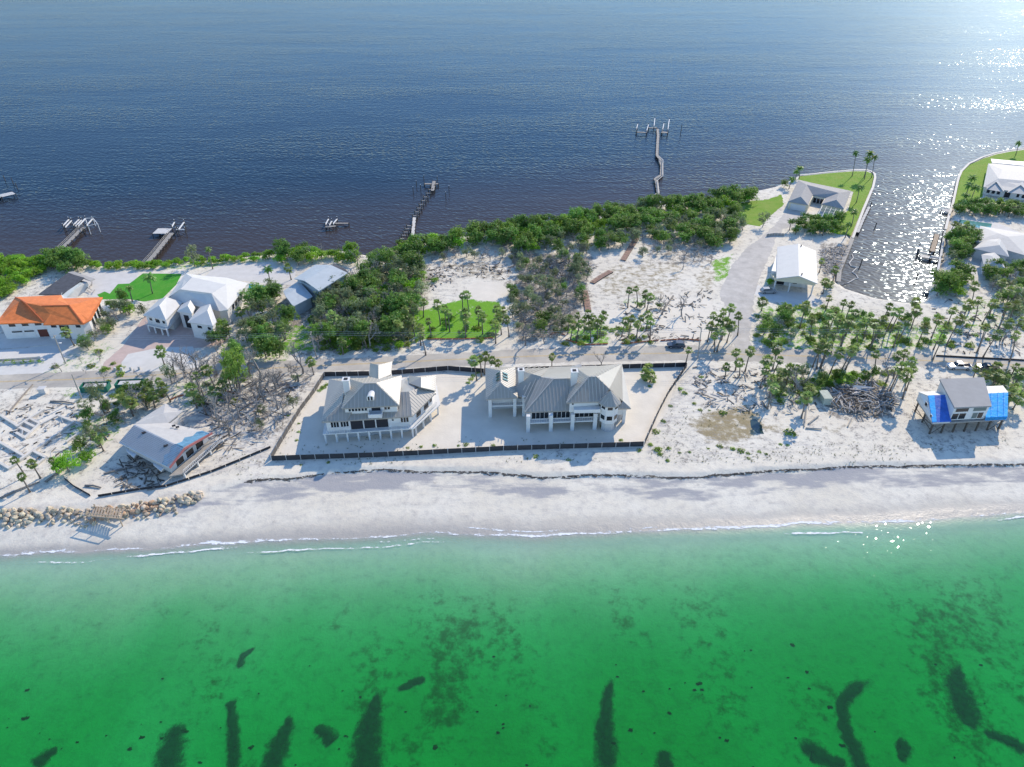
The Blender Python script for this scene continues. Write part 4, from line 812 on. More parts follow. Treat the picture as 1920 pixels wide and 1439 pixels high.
# ------------------------------------------------------------------ storm-damaged house on the left beach
H = thing('damaged_house', 'storm-damaged house with striped pale roof, torn blue tarp and red gable trim', 'house', base((225, 850, 0), (340, 880, 0), (310, 800, 0)))
e_ = 3.3; r_ = 5.0
V = {'f1': (223, 830, e_), 'f2': (317, 877, e_), 'r1': (252, 796.5, r_), 'r2': (345, 841, r_), 'b1': (315, 793, e_+0.2), 'b2': (397, 812, e_), 'k': (307, 775, 4.6), 'w1': (310, 757, e_+0.3), 'w2': (343, 771, e_+0.3), 'w0': (265, 786, e_+0.6)}
roof(H, V, [('f1', 'f2', 'r2', 'r1')], mat('pale_ribbed_roof', (0.52, 0.53, 0.54), 0.5, noise=0.12, nscale=0.6), name='front_slope')
roof(H, V, [('r1', 'r2', 'b2', 'b1')], M_ROOFL, name='back_slope')
roof(H, V, [('r1', 'b1', 'k', 'w0'), ('w0', 'k', 'w1'), ('k', 'b1', 'w2'), ('w1', 'k', 'w2')], M_ROOFL, name='wing_roof')
a, q, c_, d_ = W(*V['f1']), W(*V['f2']), W(*V['r2']), W(*V['r1'])
mb = MB()
for i in range(1, 14): mb.beam(a.lerp(d_, i/14)+Vector((0, 0, .05)), q.lerp(c_, i/14)+Vector((0, 0, .05)), 0.10, 0.10)
mb.build('roof_battens', mat('batten', (0.30, 0.32, 0.34), 0.6), H, kind='stuff')
def patch(P, m, name, up=0.09): MB().add([p+Vector((0, 0, up)) for p in P], [tuple(range(len(P)))]).build(name, m, H)
S = lambda u, v: (a.lerp(q, u)).lerp(d_.lerp(c_, u), v)
rng = random.Random(3)
patch([S(0.86, 0), S(0.955, 0), S(0.985, 0.5), S(0.99, 1), S(0.83, 1), S(0.80, 0.8), S(0.845, 0.55), S(0.80, 0.35), S(0.84, 0.2)], M_TARPT, 'tarp')
b1_, b2_ = W(*V['b1']), W(*V['b2']); S2 = lambda u, v: d_.lerp(c_, u).lerp(b1_.lerp(b2_, u), v)
patch([S2(0.84, 0.02), S2(0.985, 0.02), S2(0.985, 0.95), S2(0.80, 0.98), S2(0.76, 0.85), S2(0.83, 0.6), S2(0.78, 0.4), S2(0.85, 0.2)], M_TARPT, 'tarp')
for u0, v0 in ((0.25, 0.85), (0.72, 0.75)): p = S(u0, v0); MB().box((p.x, p.y, p.z+0.12), (0.9, 0.5, 0.2), 0.5).build('roof_vent', M_DARK, H)
for p, n2_ in ((W(326, 799.5, 4.3), 0), (W(333, 802, 4.2), 0)): MB().box((p.x, p.y, p.z+0.15), (0.7, 0.4, 0.25), 0.4).build('roof_vent', M_DARK, H)
MB().beam(q+Vector((.1, 0, -.1)), c_+Vector((.1, 0, -.1)), 0.16, 0.5).beam(c_+Vector((.1, 0, -.1)), b2_+Vector((.1, 0, -.1)), 0.16, 0.5).build('red_gable_trim', M_RED, H)
fpw = [a, q, b2_, b1_, W(340, 775, e_), W(308, 760, e_)]; iw = inset(fpw, 1.0); walls(H, iw, 0.6, e_-0.25, M_CONC)
ex = Vector((1.9, 0.5, 0)); dkp = [q+Vector((-0.6, -0.2, 0)), q+ex*1.2, b2_+ex*0.9, b2_+Vector((-1, 0, 0))]
MB().prism([(p.x, p.y) for p in dkp], ZL+0.85, ZL+1.1).build('deck', M_WOOD, H)
F = Fac(H, dkp[1], dkp[2], out=1); F.n = Vector((F.d.y, -F.d.x, 0)); F.rail(1.1, 2.0, 0.0)
for tt in (0.0, 0.33, 0.66, 1.0): p = dkp[1].lerp(dkp[2], tt); MB().box((p.x, p.y, ZL+0.45), (0.3, 0.3, 0.9)).build('post', M_WHITE, H)
F = Fac(H, iw[1], iw[2], out=1); F.n = Vector((F.d.y, -F.d.x, 0)); F.row(0.1, 0.9, 3, 1.2, 2.7, 0.3)
for u0, u1 in ((0.12, 0.34), (0.66, 0.88)):
    p, r2 = a.lerp(q, u0), a.lerp(q, u1); dv = Vector((0.5, -0.9, 0))*0.9
    MB().prism([(p.x, p.y), (p.x+dv.x, p.y+dv.y), (r2.x+dv.x-.6, r2.y+dv.y-.3), (r2.x, r2.y)], ZL+2.2, ZL+2.45).build('bay_eave', M_WHITE, H)

# ------------------------------------------------------------------ right canal houses
H = thing('canal_house', 'pale grey-roofed house with front gables on the right canal lawn', 'house', base((1850, 380, 0), (1930, 385, 0)))
e_ = 3.1; r_ = 5.2
V = {'bl': (1853, 307, e_), 'fl': (1844, 351, e_), 'f2': (1880, 357, e_), 'br': (1990, 316, e_), 'fr': (1985, 372, e_), 'r1': (1872, 335, r_), 'r2': (1960, 343, r_), 'rb': (1880, 318, r_-0.4), 'rb2': (1965, 328, r_-0.4)}
roof(H, V, [('bl', 'rb', 'rb2', 'br'), ('bl', 'fl', 'r1', 'rb'), ('fl', 'fr', 'r2', 'r1'), ('br', 'rb2', 'r2', 'fr'), ('r1', 'r2', 'rb2', 'rb')], M_ROOFL)
for cx, cy, wd_ in ((1866, 358, 16), (1912, 364, 22)):
    V = {'l': (cx-wd_, cy-3, e_), 'r': (cx+wd_, cy+2, e_), 'a': (cx+2, cy-17, e_+1.9), 'b': (cx+8, cy-30, e_+1.9), 'lb': (cx-wd_+6, cy-20, e_), 'rb': (cx+wd_+4, cy-16, e_)}
    roof(H, V, [('l', 'a', 'b', 'lb'), ('a', 'r', 'rb', 'b')], M_ROOFL, name='gable_roof'); p, r2, k2 = W(*V['l']), W(*V['r']), W(*V['a'])
    dd_ = Vector((0, .5, -.25)); MB().add([p+dd_, r2+dd_, k2+dd_, p+dd_+Vector((0, .2, 0)), r2+dd_+Vector((0, .2, 0)), k2+dd_+Vector((0, .2, 0))], [(0, 1, 2), (5, 4, 3)]).build('gable_wall', M_ROOFL, H)
pw = inset([W(1853, 307, e_), W(1844, 351, e_), W(1985, 372, e_), W(1990, 316, e_)], 0.8); walls(H, pw, 0, e_-0.25)
F = Fac(H, pw[1], pw[2]); F.row(0.03, 0.25, 3, 0.8, 2.2, 0.4); F.pane(0.30, 0.38, 0.1, 2.3, M_DARK, 'entry_door'); F.row(0.45, 0.6, 2, 0.8, 2.2, 0.5)
roof(H, {'a': (1858, 298, 3.0), 'b': (1990, 310, 3.0), 'c': (1990, 318, 3.4), 'd': (1860, 305, 3.4)}, [('a', 'b', 'c', 'd')], M_ROOFW, name='lanai_roof')
H = thing('canal_house', 'pale house with staggered grey hip roofs among trees at the right edge', 'house', base((1840, 490, 0), (1910, 500, 0)))
def hipbox(bl, br, fr, fl, r1, r2, e, r, m, nm='roof'):
    V = {'bl': (*bl, e), 'br': (*br, e), 'fr': (*fr, e), 'fl': (*fl, e), 'r1': (*r1, r), 'r2': (*r2, r)}
    roof(H, V, [('bl', 'br', 'r2', 'r1'), ('br', 'fr', 'r2'), ('fr', 'fl', 'r1', 'r2'), ('fl', 'bl', 'r1')], m, name=nm)
    walls(H, inset([W(*bl, e), W(*br, e), W(*fr, e), W(*fl, e)], 0.7), 0, e-0.25)
hipbox((1838, 424), (1935, 440), (1925, 480), (1828, 452), (1872, 438), (1890, 444), 3.2, 4.8, M_ROOFL)
hipbox((1845, 450), (1880, 441), (1892, 482), (1826, 466), (1868, 453), (1874, 460), 3.4, 5.0, M_ROOFL, 'middle_roof')
hipbox((1840, 478), (1868, 470), (1885, 503), (1845, 500), (1860, 480), (1866, 490), 3.0, 4.3, M_ROOFL, 'front_roof')
sheet('swimming_pool', [(1800, 412), (1860, 420), (1857, 430), (1835, 428), (1797, 418)], 0.05, M_POOL, kind=None)
tag(bpy.data.objects['swimming_pool.001'], 'shaded blue pool terrace behind the right-edge canal house', 'pool')

# ------------------------------------------------------------------ vegetation library
def mesh_of(mb, name, m, smooth=False):
    me = bpy.data.meshes.new(name); me.from_pydata(mb.v, [], mb.f); me.update()
    for x in (m if isinstance(m, (list, tuple)) else [m]): me.materials.append(x)
    if smooth: me.polygons.foreach_set('use_smooth', [True]*len(me.polygons))
    return me
def sabal_crown(seed, n=26, r=1.6):
    rng = random.Random(seed); mb = MB()
    for i in range(n):
        a = i*2.39996+rng.uniform(-.3, .3); el = R(85-150*(i+0.5)/n+rng.uniform(-10, 10)); L = r*rng.uniform(.85, 1.15)
        d = Vector((math.cos(a)*math.cos(el), math.sin(a)*math.cos(el), math.sin(el))); s_ = Vector((-math.sin(a), math.cos(a), 0)); u = s_.cross(d)
        p0 = d*0.1; p1 = d*L*0.5; k = 7; vs = [p0, p0+s_*0.04, p1]
        for j in range(k):
            th = R(-75+150*j/(k-1)); l2 = L*0.62*(1-0.25*abs(j-(k-1)/2)/((k-1)/2)); q = p1+d*math.cos(th)*l2+s_*math.sin(th)*l2; q = q+Vector((0, 0, -0.42*l2*(1-abs(d.z))))
            side = (s_*math.cos(th)-d*math.sin(th))*0.10*r; m0 = p1.lerp(q, 0.6); vs += [m0-side+u*.03, q, m0+side+u*.03]
        fs = [(0, 1, 2)]
        for j in range(k): o = 3+3*j; fs.append((2, o, o+1, o+2))
        mb.add(vs, fs)
    return mb
def feather_crown(seed, n=20, r=2.4):
    rng = random.Random(seed); mb = MB()
    for i in range(n):
        a = i*2.39996+rng.uniform(-.25, .25); el0 = R(70-85*(i+0.5)/n+rng.uniform(-8, 8)); L = r*rng.uniform(.85, 1.1); s_ = Vector((-math.sin(a), math.cos(a), 0)); p = Vector((0, 0, 0)); pts = [p]
        for k in range(6):
            e2 = el0-R(16)*k*rng.uniform(.8, 1.2); p = p+Vector((math.cos(a)*math.cos(e2), math.sin(a)*math.cos(e2), math.sin(e2)))*L/6; pts.append(p)
        for k in range(6):
            wd_ = 0.42*r/2.4*math.sin(math.pi*(k+1.2)/7.6)+0.05; w2 = 0.42*r/2.4*math.sin(math.pi*min(k+2.2, 7)/7.6)+0.02
            for sg in (-1, 1):
                dn = Vector((0, 0, -0.45)); mb.add([pts[k], pts[k+1], pts[k+1].lerp(pts[k], .15)+(s_*sg+dn)*w2, pts[k]+(s_*sg+dn)*wd_], [(0, 1, 2, 3)])
    return mb
def leafball(seed, lobes, n, size, flat=0.8, open_=0.25):
    """leaf clumps over several lobes; lobes: (x,y,z,r)"""
    rng = random.Random(seed); mb = MB(); tot = sum(l[3]**2 for l in lobes)
    for (cx, cy, cz, r) in lobes:
        k = int(n*r*r/tot); cl = max(5, k//9)
        for c in range(cl):
            z = rng.uniform(-0.55, 1.0); a = rng.uniform(0, 6.283); q = math.sqrt(max(0, 1-z*z)); rr = r*rng.uniform(0.72, 1.08) if rng.random() > open_ else r*rng.uniform(.25, .7)
            C = Vector((cx+q*math.cos(a)*rr, cy+q*math.sin(a)*rr, cz+z*rr*flat)); out = Vector((q*math.cos(a), q*math.sin(a), z+0.35)).normalized()
            for i in range(9):
                p = C+Vector((rng.gauss(0, .2), rng.gauss(0, .2), rng.gauss(0, .14)))*r*0.75
                nn = (out+Vector((rng.uniform(-1, 1), rng.uniform(-1, 1), rng.uniform(-.6, 1)))*0.85).normalized()
                u = nn.cross(Vector((rng.uniform(-1, 1), rng.uniform(-1, 1), rng.uniform(-1, 1)))).normalized(); v = nn.cross(u); s_ = size*rng.uniform(.65, 1.35)
                mb.add([p-u*s_, p-v*s_*.55, p+u*s_, p+v*s_*.55], [(0, 1, 2, 3)])
    return mb
def branches(seed, h, spread, depth, r0, up=0.55, nb=(2, 3)):
    rng = random.Random(seed); mb = MB(); tips = []
    def grow(p, d, L, r, k):
        q = p+d*L*0.5+Vector((rng.uniform(-1, 1), rng.uniform(-1, 1), rng.uniform(-.3, .3)))*L*0.10; e = p+d*L
        mb.tube([p, q, e], [r, r*.85, r*.66], 4 if k > 0 else 6, False)
        if k >= depth: tips.append(e); return
        for i in range(rng.randint(*nb)):
            nd = (d*up+Vector((rng.uniform(-1, 1), rng.uniform(-1, 1), rng.uniform(-.25, .8)))*spread).normalized(); grow(e if i else e, nd, L*rng.uniform(.55, .85), r*.62, k+1)
        if rng.random() < .5: nd = (d*.4+Vector((rng.uniform(-1, 1), rng.uniform(-1, 1), rng.uniform(-.2, .5)))*spread).normalized(); grow(q, nd, L*.55, r*.45, k+1)
    grow(Vector((0, 0, 0)), Vector((rng.uniform(-.12, .12), rng.uniform(-.12, .12), 1)).normalized(), h*0.36, r0, 0)
    return mb, tips
SABAL = [mesh_of(sabal_crown(i), 'crown', M_PALM) for i in range(5)]
SKIRT = []
for i in range(3):
    rng = random.Random(40+i); mb = MB()
    for j in range(14):
        a = rng.uniform(0, 6.28); d = Vector((math.cos(a), math.sin(a), 0)); s_ = Vector((-d.y, d.x, 0)); L = rng.uniform(.5, 1.1)
        mb.add([d*.12, d*.45+Vector((0, 0, -L*.6))-s_*.16, d*.4+Vector((0, 0, -L)), d*.45+Vector((0, 0, -L*.6))+s_*.16], [(0, 1, 2, 3)])
    SKIRT.append(mesh_of(mb, 'dry_skirt', M_PALMD))
FEATH = [mesh_of(feather_crown(i), 'crown', M_COCO) for i in range(3)]
def lob(seed, n, R_, H_, z0):
    rng = random.Random(seed); return [(rng.uniform(-R_, R_)*.62, rng.uniform(-R_, R_)*.62, z0+rng.uniform(0, H_), R_*rng.uniform(.38, .62)) for _ in range(n)]
CR = {'mangrove': [(mesh_of(leafball(i, lob(i, 12, 2.3, 1.7, 1.3), 2100, .175, .85, .12), 'crown', M_MANG)) for i in range(4)],
      'leafy': [(mesh_of(leafball(20+i, lob(20+i, 12, 2.3, 2.4, 1.9), 2100, .185, .85, .2), 'crown', M_LEAF)) for i in range(4)],
      'olive': [(mesh_of(leafball(40+i, lob(40+i, 11, 2.2, 2.4, 1.8), 1300, .15, .85, .35), 'crown', M_OLIVE)) for i in range(4)],
      'shrub': [(mesh_of(leafball(60+i, [(0, 0, .25, .8), (.5, .3, .2, .55), (-.4, .35, .2, .6)], 420, .115, .6, .2), 'crown', M_SHRUB)) for i in range(3)]}
STEM = {}
for kd in ('mangrove', 'leafy', 'olive'): STEM[kd] = [mesh_of(branches(100+i, 4.6, .75, 2, .17)[0], 'trunk', M_BARKG) for i in range(3)]
STEM['shrub'] = [mesh_of(branches(120+i, 0.8, .8, 1, .05)[0], 'stem', M_BARKG) for i in range(2)]
BARE = [mesh_of(branches(200+i, 6.0, .72, 4, .20, .6)[0], 'branches', M_BARE) for i in range(6)]
THICK = [mesh_of(branches(230+i, 3.4, .95, 4, .10, .4, (2, 4))[0], 'branches', M_BARE) for i in range(5)]
def child(name, me, parent, loc=(0, 0, 0), rot=(0, 0, 0), sc=(1, 1, 1)):
    o = bpy.data.objects.new(name, me); COL.objects.link(o); o.parent = parent; o.location = loc; o.rotation_euler = rot; o.scale = sc; return o
class Cluster:
    """collects things of one kind in one place and labels them left to right"""
    def __init__(s, kind, where, group): s.kind, s.where, s.group, s.l = kind, where, group, []
    def add(s, o, px): s.l.append((px, o))
    def done(s):
        s.l.sort(key=lambda a: a[0]); n = len(s.l)
        for i, (_, o) in enumerate(s.l):
            o['label'] = ('%s %s' % (s.kind, s.where)) if n == 1 else '%s %s, %s from the left' % (s.kind, s.where, ordn(i)); o['group'] = s.group
PR = random.Random(11)
def palm(cl, px, py, h, kind='sabal', lean=None, cs=1.0):
    c = W(px, py, h); lx = PR.uniform(-.17, .17)*h if lean is None else lean; ly = PR.uniform(-.06, .06)*h
    zg = ground(c.x-lx, c.y-ly)
    t_ = thing('sabal_palm' if kind == 'sabal' else 'coconut_palm', '', 'palm tree', (c.x-lx, c.y-ly, zg-0.05)); hh = c.z-zg+0.05
    pts = []; k = 6
    for i in range(k): f = i/(k-1); pts.append((lx*f**1.5, ly*f**1.5, hh*f))
    mb = MB().tube(pts, [0.24 if kind == 'sabal' else .2]+[0.17-0.01*i for i in range(1, k)], 7); me = mesh_of(mb, 'trunk', M_BARK, True); child('trunk', me, t_)
    s_ = cs*PR.uniform(.62, 1.12); rz = PR.uniform(0, 6.28)
    child('crown', PR.choice(SABAL if kind == 'sabal' else FEATH), t_, (lx, ly, hh), (PR.uniform(-.15, .15), PR.uniform(-.15, .15), rz), (s_, s_, s_*PR.uniform(.85, 1.1)))
    if kind == 'sabal' and PR.random() < .65: child('dry_skirt', PR.choice(SKIRT), t_, (lx, ly, hh), (0, 0, rz), (s_, s_, s_))
    cl.add(t_, px); return t_
TNAME = {'mangrove': 'mangrove_tree', 'leafy': 'broadleaf_tree', 'olive': 'olive_tree', 'shrub': 'shrub'}
def tree(cl, p, kind, s_=1.0, sz=1.0, cat='tree', name=None):
    z = ground(p.x, p.y); t_ = thing(name or {'mangrove': 'mangrove_tree', 'leafy': 'broadleaf_tree', 'olive': 'thin_leaved_tree', 'shrub': 'shrub'}[kind], '', cat, (p.x, p.y, max(z, -0.3)-0.05)); rz = PR.uniform(0, 6.28)
    child('trunk', PR.choice(STEM[kind]), t_, rot=(0, 0, rz), sc=(s_, s_, s_*sz)); child('crown', PR.choice(CR[kind]), t_, rot=(0, 0, rz), sc=(s_, s_, s_*sz)); cl.add(t_, PX(p)[0]); return t_
def bare(cl, p, s_=1.0, thick=False, name='bare_tree', cat='tree'):
    t_ = thing(name, '', cat, (p.x, p.y, ground(p.x, p.y)-0.05)); child('branches', PR.choice(THICK if thick else BARE), t_, rot=(PR.uniform(-.12, .12), PR.uniform(-.12, .12), PR.uniform(0, 6.28)), sc=(s_, s_, s_)); cl.add(t_, PX(p)[0]); return t_
def scatter(poly, spacing, fn, seed=1, jitter=.45):
    P = pxp(poly); x0, x1 = min(p[0] for p in P), max(p[0] for p in P); y0, y1 = min(p[1] for p in P), max(p[1] for p in P); rng = random.Random(seed); y = y0; r = 0
    while y < y1:
        x = x0+(spacing/2 if r % 2 else 0)
        while x < x1:
            q = (x+rng.uniform(-1, 1)*spacing*jitter, y+rng.uniform(-1, 1)*spacing*jitter)
            if inside(np.array([q[0]]), np.array([q[1]]), P)[0]: fn(Vector((q[0], q[1], ZL)), rng)
            x += spacing
        y += spacing*.87; r += 1
def mixfill(poly, spacing, where, group, mix, seed, leafname=None):
    CL = {}
    KN = {'mangrove': 'bright green mangrove', 'leafy': 'dark leafy tree', 'olive': 'thin olive-green tree', 'bare': 'bare grey tree', 'thick': 'tangled bare thicket bush', 'shrub': 'low green shrub'}
    def fn(p, rng):
        u = rng.random(); acc = 0
        for kd, w_, s0, s1 in mix:
            acc += w_
            if u <= acc:
                cl = CL.setdefault(kd, Cluster(KN[kd], where, group)); s_ = rng.uniform(s0, s1)
                if kd == 'bare': bare(cl, p, s_)
                elif kd == 'thick': bare(cl, p, s_, True, 'bare_thicket', 'bush')
                else: tree(cl, p, kd, s_, rng.uniform(.8, 1.15), name=leafname if kd == 'leafy' else None)
                return
    scatter(poly, spacing, fn, seed)
    for c in CL.values(): c.done()
# mangrove fringe at the left
mixfill([(-70, 530), (-60, 478), (40, 482), (95, 490), (120, 498), (80, 520), (40, 545), (0, 565), (-60, 570)], 2.9, 'in the left bayside hedge', 'mangrove hedge on the left bay shore', [('mangrove', 1, .62, .85)], 1)
mixfill([(95, 490), (128, 482), (160, 488), (168, 500), (150, 512), (120, 520), (95, 515)], 3.4, 'beside the left boat-lift dock', 'trees beside the left dock', [('leafy', 1, .85, 1.15)], 2)
mixfill([(165, 493), (300, 493), (385, 487), (500, 480), (500, 490), (420, 496), (300, 505), (165, 507)], 2.3, 'in the clipped hedge by the patios', 'clipped mangrove hedge', [('mangrove', 1, .42, .55)], 3)
mixfill([(500, 490), (510, 478), (560, 472), (650, 472), (690, 482), (672, 500), (620, 492), (570, 500), (555, 498)], 3.4, 'behind the blue-grey roof', 'trees behind the blue-grey roof', [('mangrove', .6, .8, 1.15), ('leafy', .25, .9, 1.15), ('bare', .15, .7, 1)], 4)
# tall band along the bay
mixfill([(700, 500), (745, 478), (780, 462), (835, 452), (905, 443), (965, 430), (1040, 420), (1130, 406), (1230, 391), (1330, 378), (1395, 369), (1412, 376), (1385, 395), (1330, 405), (1240, 418), (1130, 435), (1040, 455), (960, 462), (880, 468), (820, 480), (760, 495)], 3.5, 'in the bayside band', 'bayside mangrove band', [('mangrove', .30, .8, 1.15), ('leafy', .56, .8, 1.25), ('olive', .08, .8, 1.1), ('thick', .06, 1, 1.4)], 5, 'bayside_broadleaf')  # leafy ones, here and inland, are generic broadleaf trees of no known species
mixfill([(960, 465), (1040, 458), (1130, 438), (1240, 421), (1330, 408), (1385, 398), (1395, 430), (1372, 455), (1330, 475), (1260, 460), (1200, 455), (1160, 465), (1100, 480), (1030, 480), (960, 478)], 3.6, 'on the inland side of the bayside band', 'inland side of the bayside band', [('leafy', .44, .8, 1.15), ('olive', .30, .8, 1.1), ('mangrove', .06, .7, .9), ('thick', .20, 1.1, 1.6)], 6, 'bayside_broadleaf')
mixfill([(830, 478), (960, 475), (1000, 490), (985, 505), (900, 488), (830, 492)], 3.2, 'above the pale sand lot', 'thicket above the sand lot', [('thick', .6, .9, 1.2), ('olive', .4, .6, .9)], 7)
mixfill([(690, 505), (790, 498), (800, 540), (790, 585), (760, 640), (700, 655), (620, 660), (580, 640), (590, 590), (620, 560), (660, 535)], 3.5, 'in the wood behind the left beach house', 'wood behind the left beach house', [('leafy', .30, .95, 1.4), ('olive', .34, .95, 1.4), ('mangrove', .08, .8, 1.1), ('thick', .18, 1.3, 1.9), ('bare', .10, .9, 1.3)], 8)
mixfill([(480, 560), (520, 545), (545, 580), (540, 640), (500, 650), (470, 620)], 4.0, 'right of the white-roofed house', 'trees right of the white-roofed house', [('leafy', .5, 1.05, 1.45), ('olive', .3, .9, 1.3), ('thick', .2, 1.1, 1.6)], 9)
mixfill([(400, 625), (480, 615), (560, 660), (520, 680), (430, 680), (390, 660)], 4.2, 'beside the paver drive', 'trees beside the paver drive', [('leafy', .45, .9, 1.3), ('olive', .35, .8, 1.2), ('thick', .2, .9, 1.3)], 10)
mixfill([(975, 490), (1090, 485), (1105, 520), (1090, 575), (1060, 630), (1010, 650), (960, 640), (955, 560)], 3.4, 'in the grey thicket beside the boardwalk', 'grey thicket beside the boardwalk', [('thick', .45, 1, 1.5), ('olive', .43, .6, 1.0), ('leafy', .12, .6, .85)], 12)
mixfill([(1200, 465), (1260, 462), (1330, 478), (1350, 500), (1310, 500), (1250, 480), (1200, 485)], 3.6, 'at the edge of the sand lot', 'scrub at the edge of the sand lot', [('thick', .6, .9, 1.3), ('olive', .4, .6, .9)], 13)
mixfill([(230, 560), (262, 555), (250, 590), (215, 620), (190, 645), (160, 670), (150, 660), (190, 610)], 3.4, 'between orange and white-roofed houses', 'trees between the orange and white-roofed houses', [('olive', .6, .6, .95), ('leafy', .25, .6, .9), ('thick', .15, .8, 1.2)], 14)
mixfill([(1410, 600), (1470, 590), (1500, 620), (1490, 645), (1420, 645)], 3.6, 'at the corner of road and sand drive', 'trees at the drive corner', [('leafy', .5, .7, .95), ('thick', .5, .9, 1.3)], 15)
mixfill([(1500, 418), (1545, 415), (1590, 425), (1575, 440), (1510, 442), (1488, 440)], 3.0, 'between point house and garage house', 'trees between point house and garage house', [('leafy', .7, .6, .95), ('mangrove', .3, .5, .7)], 16)
mixfill([(1782, 388), (1800, 385), (1850, 388), (1930, 395), (1930, 412), (1860, 410), (1790, 405)], 3.3, 'in the row between the canal houses', 'tree row between the canal houses', [('leafy', .75, .65, .95), ('olive', .25, .6, .9)], 17)
mixfill([(1775, 455), (1800, 430), (1830, 450), (1825, 480), (1790, 500), (1772, 490)], 3.4, 'on the canal bank by the docks', 'trees by the canal docks', [('leafy', .8, .75, 1.1), ('olive', .2, .7, 1)], 18)
mixfill([(1755, 520), (1800, 515), (1815, 540), (1790, 560), (1752, 555)], 3.2, 'in the round clump at the canal head', 'round clump at the canal head', [('mangrove', .35, .9, 1.1), ('leafy', .65, 1, 1.25)], 19)
mixfill([(1850, 505), (1930, 500), (1930, 590), (1900, 600), (1850, 560)], 3.6, 'below the right-edge canal house', 'trees below the right-edge canal house', [('leafy', .55, .7, 1.05), ('olive', .3, .7, 1), ('thick', .15, .9, 1.3)], 20)
mixfill([(1825, 710), (1880, 705), (1935, 700), (1935, 790), (1905, 760), (1860, 725)], 3.2, 'beside the stilt house', 'trees beside the stilt house', [('olive', .5, .6, .9), ('leafy', .3, .6, .9), ('thick', .2, .8, 1.2)], 21)
mixfill([(1520, 715), (1560, 705), (1640, 705), (1640, 720), (1540, 735), (1520, 760), (1500, 755)], 2.6, 'around the rubble pile', 'bushes round the rubble pile', [('leafy', .7, .4, .65), ('mangrove', .3, .4, .55)], 22)
mixfill([(1450, 700), (1510, 690), (1520, 730), (1480, 760), (1440, 750)], 3.2, 'south of the road by the rubble', 'scrub south of the road', [('thick', .6, .8, 1.2), ('olive', .4, .5, .8)], 23)
mixfill([(330, 690), (420, 680), (500, 690), (590, 700), (560, 760), (520, 800), (470, 830), (410, 815), (380, 770), (350, 740)], 3.8, 'left of the fenced yard', 'dead scrub left of the fenced yard', [('thick', .36, .8, 1.2), ('bare', .46, .9, 1.5), ('olive', .18, .5, .8)], 24)
mixfill([(150, 770), (215, 745), (290, 730), (330, 745), (260, 780), (225, 815), (170, 850), (130, 850)], 3.4, 'left of the damaged house', 'bushes left of the damaged house', [('leafy', .42, .5, .8), ('olive', .3, .6, .85), ('thick', .28, .8, 1.2)], 25)
mixfill([(1415, 590), (1500, 570), (1640, 590), (1740, 605), (1740, 655), (1560, 660), (1420, 645)], 3.5, 'under the palms north of the road', 'undergrowth below the palms', [('shrub', .62, .9, 1.7), ('thick', .16, .5, .9), ('leafy', .22, .3, .55)], 31, 'bush')
mixfill([(1750, 590), (1930, 600), (1930, 655), (1760, 650)], 4.2, 'under the palms at the right', 'undergrowth at the right', [('shrub', .7, .8, 1.5), ('thick', .3, .5, .9)], 32)
mixfill([(1430, 700), (1530, 690), (1700, 700), (1690, 725), (1540, 735), (1500, 765), (1440, 760)], 3.0, 'under the palms south of the road', 'undergrowth south of the road', [('shrub', .7, .8, 1.5), ('thick', .3, .5, 1)], 33)
mixfill([(580, 600), (760, 560), (790, 630), (770, 655), (600, 665)], 3.0, 'along the verge of the wood', 'undergrowth of the wood', [('shrub', .7, 1.0, 1.9), ('mangrove', .3, .35, .6)], 34)
mixfill([(1060, 612), (1145, 608), (1240, 612), (1240, 645), (1060, 648)], 3.0, 'below the roadside palms', 'undergrowth below the roadside palms', [('shrub', .8, .8, 1.5), ('thick', .2, .5, .9)], 35)
mixfill([(770, 600), (960, 590), (950, 640), (780, 640)], 5.0, 'on the green verge', 'shrubs on the green verge', [('shrub', .8, .9, 1.6), ('olive', .2, .4, .6)], 36)
mixfill([(100, 690), (200, 640), (300, 720), (460, 700), (480, 760), (330, 760), (200, 760)], 4.6, 'around the dumpsters', 'undergrowth round the dumpsters', [('shrub', .6, .8, 1.5), ('thick', .4, .6, 1.1)], 37)
# lone trees
def lone(px, py, kind, s_, sz, label, name=None):
    c = Cluster(label, '', 'lone trees'); p = W(px, py, 0)
    o = bare(c, p, s_, name=name or 'bare_tree') if kind == 'bare' else tree(c, p, kind, s_, sz, name=name); o['label'] = label; return o
lone(452, 735, 'leafy', 1.15, 2.1, 'tall slender dark green tree left of the fenced yard', 'tall_slender_tree')
lone(196, 775, 'olive', 1.0, 1.9, 'tall sparse conical pine in front of the green dumpsters', 'sparse_pine_tree')
lone(322, 720, 'olive', .7, 2.0, 'narrow sparse pine beside the paver court', 'sparse_pine_tree')
lone(272, 595, 'olive', .9, 1.0, 'grey-green tree at the corner of the turf lawn', 'thin_leaved_tree')
lone(245, 590, 'mangrove', .9, .9, 'yellow-green bushy tree beside the orange-roofed house', 'broadleaf_tree')
lone(365, 500, 'olive', 1.1, 1.4, 'feathery grey tree rising from the clipped hedge', 'feathery_tree')
lone(130, 885, 'mangrove', 1.1, 1.0, 'bright green seagrape tree on the left beach', 'seagrape_tree')
lone(165, 865, 'mangrove', .75, .9, 'smaller green seagrape beside the ruined foundations', 'seagrape_tree')
lone(1470, 352, 'leafy', .7, .9, 'round dark bush at the shore left of the point house', 'broadleaf_tree')
lone(1430, 425, 'olive', 1.0, 1.2, 'grey leafless-topped tree left of the gated drive', 'thin_leaved_tree')
lone(960, 553, 'leafy', .75, .9, 'small round green tree beside the pale sand lot', 'broadleaf_tree')
lone(815, 528, 'mangrove', .55, .6, 'low lime-green bush on the pale sand lot', 'broadleaf_tree')
